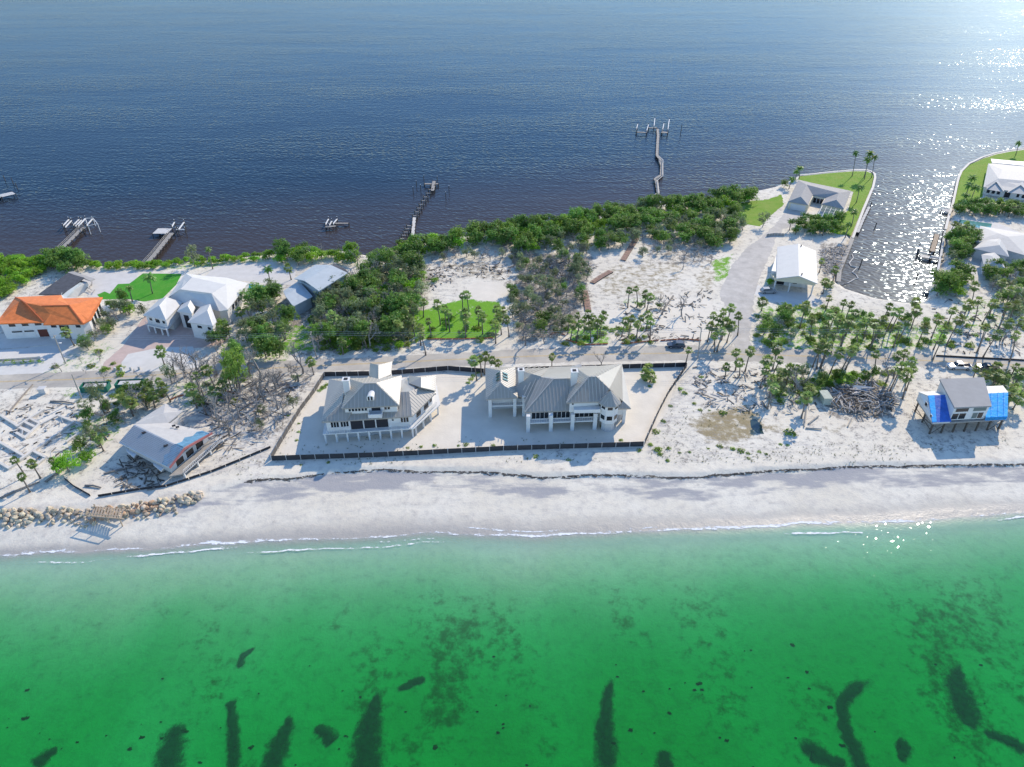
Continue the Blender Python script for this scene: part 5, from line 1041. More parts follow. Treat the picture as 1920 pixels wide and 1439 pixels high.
lone(1200, 578, 'leafy', .6, .7, 'dark round bush among palms on the sand lot', 'broadleaf_tree')
lone(1235, 578, 'leafy', .5, .7, 'small green bush right of the sand lot palms', 'broadleaf_tree')
lone(1442, 535, 'mangrove', .6, .9, 'yellow-green shrub left of the white garage house', 'broadleaf_tree')
lone(1550, 545, 'leafy', .7, .9, 'green bush right of the white garage house', 'broadleaf_tree')
for i, (x, y, s_, l) in enumerate([(1242, 588, 1.15, 'forked bare tree on the sand lot'), (1278, 592, 1.1, 'leaning bare tree near the sand drive'), (1280, 505, .8, 'thin bare tree at the top of the sand lot'), (1127, 693, 1.0, 'bare tree behind the right beach house'), (985, 648, 1.3, 'big bare grey tree left of the road palms'), (598, 655, 1.15, 'pale bare tree beside the utility pole'), (518, 735, 1.4, 'tall bare tree left of the fenced yard'), (560, 715, 1.1, 'bare tree at the corner of the fenced yard'), (275, 770, 1.2, 'bare twisted tree behind the dumpsters'), (330, 705, 1.1, 'bare tree on the edge of the paver court'), (1490, 735, 1.1, 'bare tree south of the road palms'), (1660, 720, 1.2, 'bare branching tree above the rubble pile'), (345, 708, 1.0, 'second bare tree on the edge of the paver court'), (1635, 640, .9, 'bare tree among palms north of the road'), (490, 745, 1.2, 'bare tree with dense twigs near the yard fence'), (1880, 640, 1.2, 'bare tree north of the road at the right')]):
    lone(x, y, 'bare', s_, 1, l)

# ------------------------------------------------------------------ palms
def palms(where, group, L, h0, h1, kind='sabal', word='sabal palm', cs=1.0):
    c = Cluster(word, where, group)
    for a in L: palm(c, a[0], a[1], a[2] if len(a) > 2 else PR.uniform(h0, h1), kind, cs=cs)
    c.done()
palms('between the road and canal head', 'palms between road and canal', [(1510, 575), (1522, 600), (1550, 612), (1562, 627), (1575, 600), (1583, 568), (1596, 572), (1594, 603), (1618, 606), (1630, 597), (1640, 608), (1668, 575), (1680, 586), (1690, 582), (1719, 583), (1717, 566), (1703, 604), (1650, 620), (1735, 612), (1568, 585), (1605, 588), (1656, 600), (1545, 630), (1555, 590), (1582, 618), (1608, 622), (1688, 612)], 4.5, 7)
palms('on open sand near the right edge', 'palms on the sand at the right', [(1760, 601), (1771, 618), (1787, 583), (1765, 640), (1817, 572), (1828, 537), (1835, 564), (1848, 614), (1863, 570), (1872, 553), (1890, 575), (1892, 607), (1903, 572), (1905, 629), (1893, 545), (1910, 540), (1880, 530), (1800, 600), (1915, 600), (1870, 628)], 5, 8)
palms('around the garage house', 'palms around the garage house', [(1430, 566, 3), (1512, 571, 3), (1566, 506, 4), (1541, 490, 4), (1480, 577, 3.5), (1548, 530, 4), (1555, 560, 4)], 3, 5)
palms('left of the sand drive mouth', 'palms left of the drive mouth', [(1371, 578), (1385, 593), (1357, 585), (1350, 598), (1338, 592), (1363, 607), (1345, 615), (1333, 612), (1372, 612), (1355, 622), (1340, 630)], 4, 7)
palms('south of the road beside the fenced yard', 'palms south of the road by the yard', [(1292, 657, 4), (1380, 661, 5.5), (1407, 659, 6), (1387, 680, 4), (1362, 688, 3)], 4, 6)
palms('south of the road left of the rubble', 'palms left of the rubble', [(1458, 653), (1439, 676), (1462, 676), (1437, 695), (1460, 710), (1480, 692), (1495, 690), (1470, 700), (1448, 712), (1452, 728), (1512, 745), (1520, 730)], 4, 6.5)
palms('south of the road above the rubble', 'palms above the rubble', [(1543, 645), (1557, 647), (1575, 662), (1598, 658), (1605, 652), (1643, 665), (1683, 668), (1697, 663), (1710, 678), (1700, 703), (1713, 693), (1690, 690), (1550, 656), (1535, 655)], 5, 7.5)
palms('around the stilt house', 'palms around the stilt house', [(1831, 692), (1850, 703), (1873, 703), (1888, 710), (1905, 688), (1902, 727), (1914, 701), (1912, 748), (1880, 722), (1895, 740), (1868, 690)], 3, 5)
palms('on the sand lot north of the road', 'palms on the sand lot', [(1180, 545), (1193, 542), (1210, 552), (1220, 557), (1173, 603), (1185, 598), (1203, 597), (1220, 603), (1215, 590), (1195, 608)], 4, 6)
palms('in the clump by the boardwalk end', 'palms by the boardwalk end', [(1068, 598), (1083, 592), (1103, 590), (1113, 597), (1132, 592), (1087, 608), (1120, 607), (1127, 600), (1075, 610), (1105, 612), (1095, 600)], 3.5, 5.5)
palms('on the green verge behind the beach houses', 'palms on the green verge', [(795, 567), (820, 572), (833, 580), (867, 555), (875, 553), (840, 587), (872, 588), (873, 603), (897, 582), (903, 595), (932, 580), (935, 595), (930, 610), (803, 603), (787, 615), (777, 578), (768, 567), (760, 580), (943, 582), (950, 600), (790, 630)], 4.5, 6.5)
palms('behind the right beach house', 'palms behind the right beach house', [(888, 677), (900, 673), (911, 669), (923, 675), (934, 681), (1035, 669)], 5, 6)
palms('in the right corner of the fenced yard', 'palms in the yard corner', [(1210, 700, 2.2), (1222, 705, 1.8), (1215, 692, 2.4)], 2, 3)
palms('left of the fenced yard', 'palms left of the fenced yard', [(582, 678, 4), (358, 730), (373, 748), (368, 705), (417, 723), (387, 695), (433, 682), (398, 735), (425, 700)], 3.5, 5.5)
palms('behind the damaged house', 'palms behind the damaged house', [(298, 715), (272, 730), (287, 738), (232, 747), (265, 742), (305, 728), (245, 755)], 3.5, 5)
palms('on the far left beach', 'slanted palms on the left beach', [(27, 863, 4.5), (59, 870, 4), (40, 894, 4), (96, 863, 4), (175, 815, 3), (185, 825, 3)], 4, 5, cs=.7)
palms('beside the orange-roofed house', 'palm beside the orange house', [(123, 623, 4.5)], 4, 5)
palms('around the white-roofed house', 'palms around the white-roofed house', [(450, 585, 4), (462, 575, 5), (540, 503, 4), (425, 615, 4), (490, 600, 4), (300, 660, 4)], 4, 5)
palms('among the hidden wood', 'palms in the wood', [(622, 594, 5), (700, 560, 5), (735, 575, 5), (755, 560, 5), (660, 600, 5), (680, 630, 4), (720, 610, 5), (640, 640, 4), (505, 622, 4), (525, 615, 4), (745, 610, 5), (770, 600, 5)], 4, 6)
palms('on the turf lawn and patio', 'coconut palms by the patio', [(280, 520, 5.5), (242, 540, 4.5), (390, 467, 7), (502, 505, 5)], 4, 6, 'feather', 'coconut palm')
palms('on the grassy canal point', 'coconut palms on the point', [(1605, 287, 10), (1632, 288, 10), (1640, 295, 9), (1627, 299, 8.5), (1612, 352, 6), (1602, 398, 5.5), (1592, 421, 5), (1500, 315, 4.5), (1485, 336, 4), (1494, 322, 3.5)], 5, 10, 'feather', 'coconut palm')
palms('in front of the point house', 'palms in front of the point house', [(1483, 415, 3.5), (1510, 407, 4), (1497, 425, 3), (1545, 425, 3.5), (1530, 418, 3)], 3, 4, 'feather', 'date palm', .8)
palms('on the right canal lawn', 'palms on the right canal lawn', [(1823, 334, 5), (1818, 347, 5), (1812, 366, 4.5), (1830, 352, 5), (1910, 269, 5.5), (1808, 380, 4)], 5, 6, 'feather', 'coconut palm')
palms('beside the canal dock', 'palms beside the canal dock', [(1790, 420, 5), (1800, 432, 5), (1812, 425, 5), (1880, 385, 4), (1900, 388, 4), (1860, 383, 4)], 4, 5)

# ------------------------------------------------------------------ fences
def fence(label, pts, h, m, name='mesh_fence', step=3.0, post=True, t_=0.06, panel='fence_panel', cat='fence'):
    P = [GP(*p) for p in pts]; a = P[0]; T_ = thing(name, label, cat, (a.x, a.y, a.z))
    for i in range(len(P)-1):
        p, q = P[i], P[i+1]; k = max(1, round((q-p).length/step))
        for j in range(k):
            u, v = p.lerp(q, j/k), p.lerp(q, (j+1)/k); zu, zv = ground(u.x, u.y), ground(v.x, v.y); d = (v-u).normalized()*0.05; w_ = PR.uniform(-.05, .05)
            mb = MB(); n_ = Vector((d.y, -d.x, 0)).normalized()*t_/2
            A = [Vector((u.x, u.y, zu-.05))+d, Vector((v.x, v.y, zv-.05))-d, Vector((v.x, v.y+w_, zv+h))-d, Vector((u.x, u.y, zu+h))+d]
            mb.add([x-n_ for x in A]+[x+n_ for x in A], [(0, 1, 2, 3), (7, 6, 5, 4), (0, 4, 5, 1), (1, 5, 6, 2), (2, 6, 7, 3), (3, 7, 4, 0)]); mb.build(panel, m, T_)
            if post: MB().box((u.x, u.y, zu+h/2), (0.13, 0.13, h+0.12)).build('fence_post', M_POST, T_)
        if post and i == len(P)-2: MB().box((q.x, q.y, ground(q.x, q.y)+h/2), (0.13, 0.13, h+0.12)).build('fence_post', M_POST, T_)
    return T_
fh_ = 1.3
fence('long black shade-cloth fence along the beach in front of both houses', [(510, 864), (700, 857.5), (840, 850.5), (944, 845), (1206.5, 837)], fh_, M_FENCE)
fence('black shade-cloth fence down the right side of the fenced yard', [(1207.5, 836), (1235, 774), (1252, 741), (1287, 689)], fh_, M_FENCE)
fence('black shade-cloth fence along the road behind the right beach house', [(1287, 688), (1180, 691), (1030, 695), (908, 699.5)], fh_, M_FENCE)
fence('black shade-cloth fence along the road between the two beach houses', [(907, 699.5), (840, 694.5), (733, 703)], fh_, M_FENCE)
fence('black shade-cloth fence behind the left beach house', [(693, 704.5), (609, 706)], fh_, M_FENCE)
fence('grey shade-cloth fence down the left side of the fenced yard', [(608, 707), (590, 736), (563, 772), (540, 810), (509, 862)], fh_, mat('grey_cloth', (0.13, 0.125, 0.12), .85, noise=.25, nscale=.8))
fence('low black silt fence curving across the left beach', [(184, 932), (262, 919), (312, 913), (396, 886), (450, 864), (508, 840)], 0.55, M_FENCE, 'silt_fence', 2.5, False, panel='silt_panel')
fence('short low silt fence by the fallen palms', [(121, 899), (140, 914), (170, 931)], 0.55, M_FENCE, 'silt_fence', 2.5, False, panel='silt_panel')
for lab, pts in (('orange mesh barrier along the green verge', [(800, 637), (860, 637), (925, 635)]), ('orange mesh barrier by the palm clump', [(1060, 638), (1095, 648), (1140, 646)]), ('orange mesh barrier below the sand lot palms', [(1165, 646), (1200, 643), (1235, 639)]), ('faded orange barrier along the sand lot', [(1238, 640), (1280, 637), (1315, 640)]), ('orange barrier left of the big bare tree', [(1030, 628), (1045, 625), (1060, 630)]), ('orange barrier near the dumpsters', [(405, 728), (425, 735), (455, 742)]), ('orange barrier lying behind the damaged house', [(318, 752), (332, 745), (345, 742)])):
    fence(lab, pts, 0.42, M_ORANGE, 'orange_barrier', 1.6, False, 0.04, 'mesh_panel', 'barrier')
fence('dark low wall beside the road at the right', [(1755, 668), (1830, 672), (1930, 677)], 0.35, M_DARK, 'low_wall', 4, False, .3, 'wall_panel', 'wall')
fence('wooden gate and fence across the sand drive', [(1437, 444), (1452, 442), (1470, 443)], 1.0, M_WOOD, 'drive_gate', 1.2, True, .05, 'gate_panel', 'gate')

# ------------------------------------------------------------------ docks
def deckrun(T_, pts, wd_, h, m=M_WOOD, rail=False, pilestep=3.0, name='deck'):
    P = [W(p[0], p[1], z=h) for p in pts]; mb = MB(); bd = MB()
    for i in range(len(P)-1):
        p, q = P[i], P[i+1]; d = (q-p).normalized(); n_ = Vector((-d.y, d.x, 0)); L = (q-p).length; k = max(1, int(L/0.42)); s_ = L/k
        for j in range(k): c = p+d*(j+.5)*s_; mb.beam(c-n_*wd_/2, c+n_*wd_/2, s_*0.86, 0.07)
        for sg in (-1, 1): bd.beam(p+n_*sg*wd_*.4-Vector((0, 0, .16)), q+n_*sg*wd_*.4-Vector((0, 0, .16)), 0.12, 0.22)
        k = max(1, int(L/pilestep))
        for j in range(k+1):
            for sg in (-1, 1): c = p.lerp(q, j/k)+n_*sg*wd_*.5; MB().tube([(c.x, c.y, -2), (c.x, c.y, h+.25)], [.15, .13], 6).build('pile', M_WOODD, T_)
        if rail:
            r_ = MB()
            for hh in (.5, 1.0): r_.beam(p+n_*wd_*.5+Vector((0, 0, hh)), q+n_*wd_*.5+Vector((0, 0, hh)), .08, .08)
            for j in range(k+1): c = p.lerp(q, j/k)+n_*wd_*.5; r_.beam(c, c+Vector((0, 0, 1.0)), .1, .1)
            r_.build('railing', M_WOOD, T_)
    mb.build('deck_boards', m, T_, kind='stuff'); bd.build('joists', M_WOODD, T_)
def boatlift(T_, pts, h=1.6):
    """white cradle beams on piles: pts are pixel pairs"""
    for a, q in pts:
        p, r_ = W(a[0], a[1], z=h), W(q[0], q[1], z=h); MB().beam(p, r_, .34, .3).build('lift_beam', M_WHITE, T_)
        for c in (p, r_): MB().tube([(c.x, c.y, -2), (c.x, c.y, h+.9)], [.17, .15], 6).build('pile', M_WOODD, T_); MB().tube([(c.x, c.y, h+.9), (c.x, c.y, h+1.15)], [.17, .05], 6).build('pile_cap', M_WHITE, T_)
def dock(label, px, py): q = W(px, py, z=0); return thing('dock', label, 'dock', (q.x, q.y, 0), 'private docks in the bay')
D = dock('grey wooden dock with white boat lifts beyond the left trees', 105, 478)
deckrun(D, [(98, 482), (130, 452), (152, 430), (160, 426)], 1.5, 1.2, rail=True); boatlift(D, [((118, 424), (129, 412)), ((122, 427), (134, 414)), ((137, 423), (148, 412)), ((141, 425), (153, 413)), ((146, 426), (160, 410)), ((162, 424), (173, 411))])
mb = MB(); Pq = [W(160, 410, z=3.2), W(174, 409, z=3.2), W(183, 420, z=3.2), W(165, 424, z=3.2)]
for i in range(4): mb.beam(Pq[i], Pq[(i+1) % 4], .16, .16); mb.beam((Pq[i].x, Pq[i].y, -1), Pq[i], .16, .16)
mb.build('lift_frame', M_WHITE, D)
D = dock('long grey dock with covered platform reaching past the clipped hedge', 290, 480)
deckrun(D, [(262, 508), (290, 477), (322, 437)], 1.7, 1.2, rail=True); deckrun(D, [(291, 433.5), (318, 433.5)], 5.0, 1.3, M_CONC); boatlift(D, [((322, 426), (327, 417)), ((334, 432), (345, 417)), ((330, 431), (347, 431))])
D = dock('wooden dock head with white roof at the left edge of the bay', 5, 370)
deckrun(D, [(-60, 380), (0, 368), (26, 362)], 4.0, 1.3, M_CONC)
for x, y in ((10, 340), (25, 345), (33, 355)): q = W(x, y, z=0); MB().tube([(q.x, q.y, -2), (q.x, q.y, 2.6)], [.16, .14], 6).build('pile', M_WOODD, D)
D = dock('broken boat lift standing alone off the mangroves', 625, 425)
boatlift(D, [((610, 422), (616, 411)), ((617, 424), (622, 415)), ((624, 421), (632, 411))], 1.2); deckrun(D, [(610, 426), (630, 424)], 1.2, 1.1); deckrun(D, [(628, 419), (654, 419)], .9, .9)
D = dock('ruined dock of bare pilings with a whitened walkway stub', 775, 430)
deckrun(D, [(773, 456), (774, 440), (777, 408)], 1.2, 1.0, M_CONCW)
for i in range(9):
    p = W(778+i*4.0+(i > 5)*1, 405-i*7.0, z=0.9); MB().beam(p-Vector((1.2, 0, 0)), p+Vector((1.2, 0, 0)), .4, .3).build('cross_beam', M_WOOD, D)
    for sg in (-1, 1): MB().tube([(p.x+sg*.9, p.y, -2), (p.x+sg*.9, p.y, 1.5)], [.26, .24], 6).build('pile', M_WOODD, D)
for i in range(8):
    p = W(745+i*3.2, 466-i*6, z=0.9); MB().beam(p-Vector((1.3, 0, 0)), p+Vector((1.3, 0, 0)), .4, .3).build('cross_beam', M_WOOD, D)
    for sg in (-1, 1): MB().tube([(p.x+sg*1., p.y, -2), (p.x+sg*1., p.y, 1.5)], [.26, .24], 6).build('pile', M_WOODD, D)
deckrun(D, [(811, 358), (814, 340)], 1.4, 1.2, M_WOOD); deckrun(D, [(796, 345), (822, 345)], 1.2, 1.1)
for x, y in ((775, 362), (781, 350), (789, 358), (795, 340), (820, 342), (836, 372), (842, 360)): q = W(x, y, z=0); MB().tube([(q.x, q.y, -2), (q.x, q.y, 2.6)], [.17, .15], 6).build('mooring_pile', M_WOODD, D); MB().tube([(q.x, q.y, 2.6), (q.x, q.y, 2.85)], [.2, .05], 6).build('pile_cap', M_WHITE, D)
D = dock('long twisted storm-warped dock with lift platforms in mid bay', 1230, 300)
deckrun(D, [(1217, 382), (1222, 372), (1234, 362), (1231, 340), (1228, 336), (1240, 328), (1241, 312), (1237, 298), (1232, 292), (1233, 270), (1234, 255), (1233, 242)], 1.3, 1.1, M_WOOD, pilestep=4)
P_ = [(1236, 366), (1233, 338), (1243, 330), (1243, 300), (1234, 292)]; mb = MB()
for i in range(len(P_)-1): mb.beam(W(*P_[i], z=1.9), W(*P_[i+1], z=1.9), .22, .18)
mb.build('twisted_handrail', M_CONCW, D)
boatlift(D, [((1193, 244), (1196, 233)), ((1212, 248), (1216, 234)), ((1242, 246), (1245, 232)), ((1252, 246), (1255, 224)), ((1226, 240), (1228, 222))], 1.4); deckrun(D, [(1194, 248), (1213, 249)], 1.4, 1.2); deckrun(D, [(1216, 240), (1232, 240)], 1.4, 1.2); deckrun(D, [(1240, 248), (1252, 249)], 2.4, 1.2)
q = W(1276, 250, z=0); tag(MB().tube([(q.x, q.y, -2), (q.x+.2, q.y, 4.4)], [.18, .15], 6).build('mooring_pile', M_WOODD), 'lone dark mooring pile right of the twisted dock', 'pile')
D = dock('white canal dock with lift frames beside the right seawall', 1760, 470)
deckrun(D, [(1757, 440), (1748, 472)], 1.6, 1.1, M_WOODT); deckrun(D, [(1725, 480), (1768, 486)], 2.4, 1.1, M_CONCW); boatlift(D, [((1722, 472), (1748, 477)), ((1724, 462), (1723, 474)), ((1745, 480), (1765, 484))], 1.4)
D = dock('short concrete boat landing on the right canal bank', 1780, 385)
deckrun(D, [(1768, 393), (1783, 397)], 3.2, 1.0, M_CONC)
D = dock('narrow grey landing along the point seawall', 1610, 420)
deckrun(D, [(1630, 388), (1618, 412), (1608, 436)], 1.1, 0.9, M_CONC)
for i, (x, y, hh) in enumerate(((1632, 386, 1.5), (1640, 428, 2), (1612, 500, 2.4), (1716, 527, 2.4))):
    q = W(x, y, z=0); tag(MB().tube([(q.x, q.y, -2), (q.x+.3, q.y+.2, hh)], [.2, .17], 6).build('mooring_pile', M_WOODD), ['dark pile at the end of the seawall landing', 'short leaning pile in the canal off the lawn point', 'white-topped pile in the canal off the garage house', 'thin pile in the glitter near the canal head'][i], 'pile')
P_ = [W(x, y, z=0.12) for x, y in ((1597, 477), (1600, 484), (1592, 494), (1596, 500), (1606, 503), (1598, 511), (1605, 516), (1609, 522), (1602, 524), (1590, 531), (1578, 534))]
tag(MB().tube(P_, [.2]*len(P_), 6).build('floating_boom', M_CONCW), 'pale floating boom winding across the canal head', 'boom')

# ------------------------------------------------------------------ vehicles
def car(label, px, py, rz, colr, kind='suv', L=4.7, Wd=1.95, name='parked_car'):
    p = W(px, py, 0); T_ = thing(name, label, 'car' if kind == 'suv' else 'truck', (p.x, p.y, ZL+0.01)); ca, sa = math.cos(rz), math.sin(rz)
    m = mat('paint_'+name+label[:6], colr, 0.25, 0.6)
    if kind == 'suv':
        prof = [(-.5, .35), (-.5, .85), (-.46, 1.0), (.18, 1.05), (.46, .88), (.5, .65), (.5, .35)]; cab = [(-.47, 1.0), (-.38, 1.6), (.02, 1.66), (.22, 1.04)]
    else:
        prof = [(-.5, .45), (-.5, 1.05), (-.1, 1.08), (.22, 1.10), (.46, 1.0), (.5, .7), (.5, .45)]; cab = [(-.12, 1.05), (-.09, 1.78), (.12, 1.80), (.25, 1.08)]
    def ext(pr, w0, w1, nm, mm, par=None):
        n = len(pr); z0 = min(z for _, z in pr); z1 = max(z for _, z in pr); vs = []
        for sg in (-1, 1):
            for x, z in pr: y = sg*(w0+(w1-w0)*(z-z0)/(z1-z0))/2; vs.append((p.x+(x*L)*ca-y*sa, p.y+(x*L)*sa+y*ca, ZL+.01+z))
        return MB().add(vs, [tuple(range(n)), tuple(range(2*n-1, n-1, -1))]+[(i, i+n, (i+1) % n+n, (i+1) % n) for i in range(n)]).build(nm, mm, par or T_)
    bd = ext(prof, Wd, Wd*.96, 'body', m); cb = ext(cab, Wd*.93, Wd*.72, 'cabin', m)
    sc_ = [((x-(cab[0][0]+cab[-1][0])/2)*.86+(cab[0][0]+cab[-1][0])/2, z*.985 if z > 1.2 else z+.1) for x, z in cab]
    ext([(x*1.0, min(z, cab[1][1]-.1)) for x, z in sc_], Wd*.955, Wd*.78, 'side_glass', M_GLASS, cb)
    ws = [((cab[-2][0]*.9+cab[-1][0]*.1)+.006, cab[-2][1]-.1), (cab[-1][0]+.006, 1.12), (cab[-1][0]-.02, 1.12), (cab[-2][0]-.02, cab[-2][1]-.1)]; ext(ws, Wd*.82, Wd*.66, 'windscreen', M_GLASS, cb)
    if kind != 'suv': ext([(-.47, 1.06), (-.47, 1.10), (-.14, 1.10), (-.14, 1.06)], Wd*.8, Wd*.8, 'truck_bed', M_DARK)
    for x in (-.31, .32):
        for sg in (-1, 1):
            y = sg*Wd*.47; c = Vector((p.x+x*L*ca-y*sa, p.y+x*L*sa+y*ca, ZL+.36)); ax_ = Vector((-sa, ca, 0))*.12
            wh = MB().tube([c-ax_, c+ax_], [.36, .36], 12).build('wheel', M_TYRE, T_); MB().tube([c+ax_*sg, c+ax_*sg*1.15], [.2, .18], 8).build('rim', M_POST, wh)
    for sg in (-1, 1):
        y = sg*Wd*.36; c = (p.x+L*.497*ca-y*sa, p.y+L*.497*sa+y*ca, ZL+.72); MB().box(c, (.06, .38, .18), rz).build('headlight', M_WHITE, T_)
        c = (p.x-L*.497*ca-y*sa, p.y-L*.497*sa+y*ca, ZL+.85); MB().box(c, (.06, .3, .22), rz).build('tail_light', M_RED, T_)
car('dark blue-grey car driving on the road past the sand lot', 1267, 651, math.pi-.02, (0.035, 0.05, 0.075), name='dark_car')
car('white pickup truck parked on the road behind the stilt house', 1797, 691, math.pi-.06, (0.75, 0.75, 0.75), 'truck', 5.6, 2.0, 'white_pickup')
car('black pickup truck with white stripes parked behind the stilt house', 1850, 694, math.pi-.06, (0.02, 0.02, 0.024), 'truck', 5.8, 2.05, 'black_pickup')
car('pale car half hidden under trees beside the white-roofed house', 489, 594, R(35), (0.6, 0.62, 0.62), name='pale_car')
car('grey trailer-sized car parked beside the garage house', 1440, 549, R(3), (0.35, 0.34, 0.33), name='grey_car')

# ------------------------------------------------------------------ dumpsters, poles, wires, small road furniture
M_DUMP = mat('dumpster_green', (0.02, 0.17, 0.12), .5, .4, noise=.2, nscale=1)
for px_, py_, lab in ((181, 732, 'left green roll-off dumpster beside the road'), (246, 727, 'right green roll-off dumpster beside the road')):
    p = W(px_, py_, 0); T_ = thing('dumpster', lab, 'dumpster', (p.x, p.y, ZL), 'roll-off dumpsters'); L, Wd, hh, rz = 6.3, 2.3, 1.5, .06
    mb = MB()
    for dx, dy, sx, sy in ((0, Wd/2, L, .1), (0, -Wd/2, L, .1), (L/2, 0, .1, Wd-.12), (-L/2, 0, .1, Wd-.12)): mb.box((p.x+dx*math.cos(rz)-dy*math.sin(rz), p.y+dx*math.sin(rz)+dy*math.cos(rz), ZL+.2+hh/2), (sx, sy, hh), rz)
    mb.build('side_wall', M_DUMP, T_, kind='stuff'); MB().box((p.x, p.y, ZL+.15), (L, Wd, .12), rz).build('floor', M_DUMP, T_)
    for i in range(9): x = -L/2+.4+i*.7; MB().box((p.x+x, p.y-Wd/2-.09+x*.06, ZL+.95), (.1, .08, hh-.05), rz).build('rib', M_DUMP, T_)
    MB().box((p.x, p.y, ZL+.9), (L*.8, Wd*.7, 1.2), rz).build('debris_load', M_CONC, T_)
WP = []
for px_, py_, hh, lab in ((153, 748, 7, 'leaning wooden utility pole south of the road at left'), (123, 682, 8.5, 'tall utility pole with lamp beside the orange-roofed house'), (594, 672, 8, 'grey utility pole beside the wood'), (1308, 672, 9, 'utility pole left of the sand drive mouth'), (1835, 655, 9, 'leaning utility pole among palms at the right')):
    p = W(px_, py_, 0); T_ = thing('utility_pole', lab, 'pole', (p.x, p.y, ZL), 'utility poles'); l_ = PR.uniform(-.4, .1)
    MB().tube([(p.x, p.y, ZL-.3), (p.x+l_, p.y, ZL+hh)], [.17, .12], 7).build('shaft', M_WOOD, T_); MB().beam((p.x+l_, p.y-.9, ZL+hh-.5), (p.x+l_, p.y+.9, ZL+hh-.5), .12, .12).build('crossarm', M_WOOD, T_); WP.append(Vector((p.x+l_, p.y, ZL+hh-.4)))
p = W(123, 682, 0); pole_t = [o for o in bpy.data.objects if o.name.startswith('utility_pole') and o.parent is None][1]; MB().beam((p.x, p.y, ZL+6.2), (p.x+1.1, p.y-.5, ZL+6.5), .1, .1).build('lamp_arm', M_POST, pole_t); MB().box((p.x+1.2, p.y-.55, ZL+6.5), (.6, .3, .15)).build('lamp_head', M_WHITE, pole_t)
M_WIRE = mat('wire', (0.45, 0.45, 0.45), .5)
wires = [WP[1], WP[2], WP[3], WP[4]+Vector((60, -4, 0))]
wl_ = ['rear', 'middle', 'front']
for k, dy in enumerate((0.9, 0, -0.9)):
    pts = []
    for i in range(len(wires)-1):
        a, q = wires[i], wires[i+1]
        for j in range(12): t0 = j/12; c = a.lerp(q, t0); pts.append(c+Vector((0, dy, -1.6*4*t0*(1-t0)*.5)))
    pts.append(wires[-1]+Vector((0, dy, 0))); tag(MB().tube(pts, [.022]*len(pts), 4).build('power_line', M_WIRE), '%s of three power lines strung along the road' % wl_[k], 'power line', 'power lines')
for i, (x, y) in enumerate(((217, 695), (229, 695), (246, 694), (262, 693))):
    p = W(x, y, 0); MBo = MB().box((p.x, p.y, ZL+.45), (.5, .5, .9)).build('gate_pillar', M_CONC); tag(MBo, '%s short pillar from the left along the paver court' % ordn(i), 'pillar', 'pillars along the paver court')
# planter wall at the left drive
p0, p1 = W(-20, 682, 0), W(73, 676, 0); T_ = thing('planter', 'long low white planter wall with hedge in the left driveway', 'planter', (p0.x, p0.y, ZL))
for dy in (-.8, .8): MB().beam((p0.x, p0.y+dy, ZL+.35), (p1.x, p1.y+dy, ZL+.35), .2, .7).build('planter_wall', M_CONCW, T_)
child('hedge', mesh_of(leafball(77, [(x*2.2, x*.05, .5, .75) for x in range(7)], 900, .13, .6, .2), 'hedge', M_SHRUB), T_)
p = W(82, 737, 0); tag(MB().box((p.x, p.y, ZL+.7), (1.5, 1.2, 1.4), .1).box((p.x, p.y, ZL+1.46), (1.8, 1.5, .12), .1).build('utility_box', M_CONC), 'grey box standing on open sand at the left', 'utility box')
p = W(1110, 642, 0); tag(MB().box((p.x, p.y, ZL+.55), (.5, .3, 1.1)).box((p.x, p.y, ZL+1.3), (.7, .4, .5)).build('roadside_box', M_WHITE), 'small white roadside box below the palm clump', 'box')

# ------------------------------------------------------------------ ruined foundation walls at the left
zz = lambda l: [((x/6.0, 640+y/6.0)) for x, y in l]
T_ = thing('ruined_foundation', 'maze of low white concrete foundation walls left by a destroyed house', 'foundation', tuple(W(80, 830, 0)))
for l in ([(20, 850), (210, 970)], [(200, 970), (490, 790)], [(160, 1020), (285, 1100)], [(285, 1100), (445, 950)], [(445, 950), (705, 815)], [(675, 855), (840, 920)], [(840, 920), (1005, 975)], [(1005, 975), (760, 1140)], [(840, 920), (380, 1250)], [(380, 1250), (160, 1400)], [(-120, 1080), (285, 1310)], [(380, 1250), (520, 1320)], [(520, 1320), (430, 1390)], [(-60, 1345), (105, 1440)], [(105, 1440), (185, 1390)], [(280, 920), (390, 975)], [(340, 880), (450, 935)], [(230, 985), (330, 1035)], [(-200, 900), (20, 850)]):
    (a, q) = zz(l); p, r_ = W(*a, 0), W(*q, 0); d = (r_-p).normalized()*.22; hh = PR.uniform(.35, .6); MB().beam((p.x-d.x, p.y-d.y, ZL+hh/2), (r_.x+d.x, r_.y+d.y, ZL+hh/2), .55, hh).build('foundation_wall', M_CONCW, T_)
# ------------------------------------------------------------------ boulders
RK = []
for i in range(7):
    bm = bmesh.new(); bmesh.ops.create_icosphere(bm, subdivisions=2, radius=.5); rng = random.Random(300+i); ax3 = [Vector((rng.uniform(-1, 1), rng.uniform(-1, 1), rng.uniform(-1, 1))).normalized() for _ in range(9)]
    for v in bm.verts:
        for a in ax3:
            d = v.co.dot(a)
            if d > .36: v.co -= a*(d-.36)
        v.co += Vector((rng.uniform(-1, 1), rng.uniform(-1, 1), rng.uniform(-1, 1)))*.025; v.co.z *= .8
    me = bpy.data.meshes.new('boulder'); bm.to_mesh(me); bm.free(); me.materials.append(M_ROCK if i < 5 else M_RUST); RK.append(me)
rng = random.Random(5); nr = 0
top_ = [(-60, 955), (0, 957), (80, 955), (160, 956), (230, 948), (290, 938), (340, 928), (382, 924)]; bot_ = [(-60, 1002), (0, 998), (60, 992), (110, 982), (160, 990), (230, 978), (300, 978), (340, 962), (382, 934)]
tx, ty = zip(*top_); bx_, by_ = zip(*bot_)
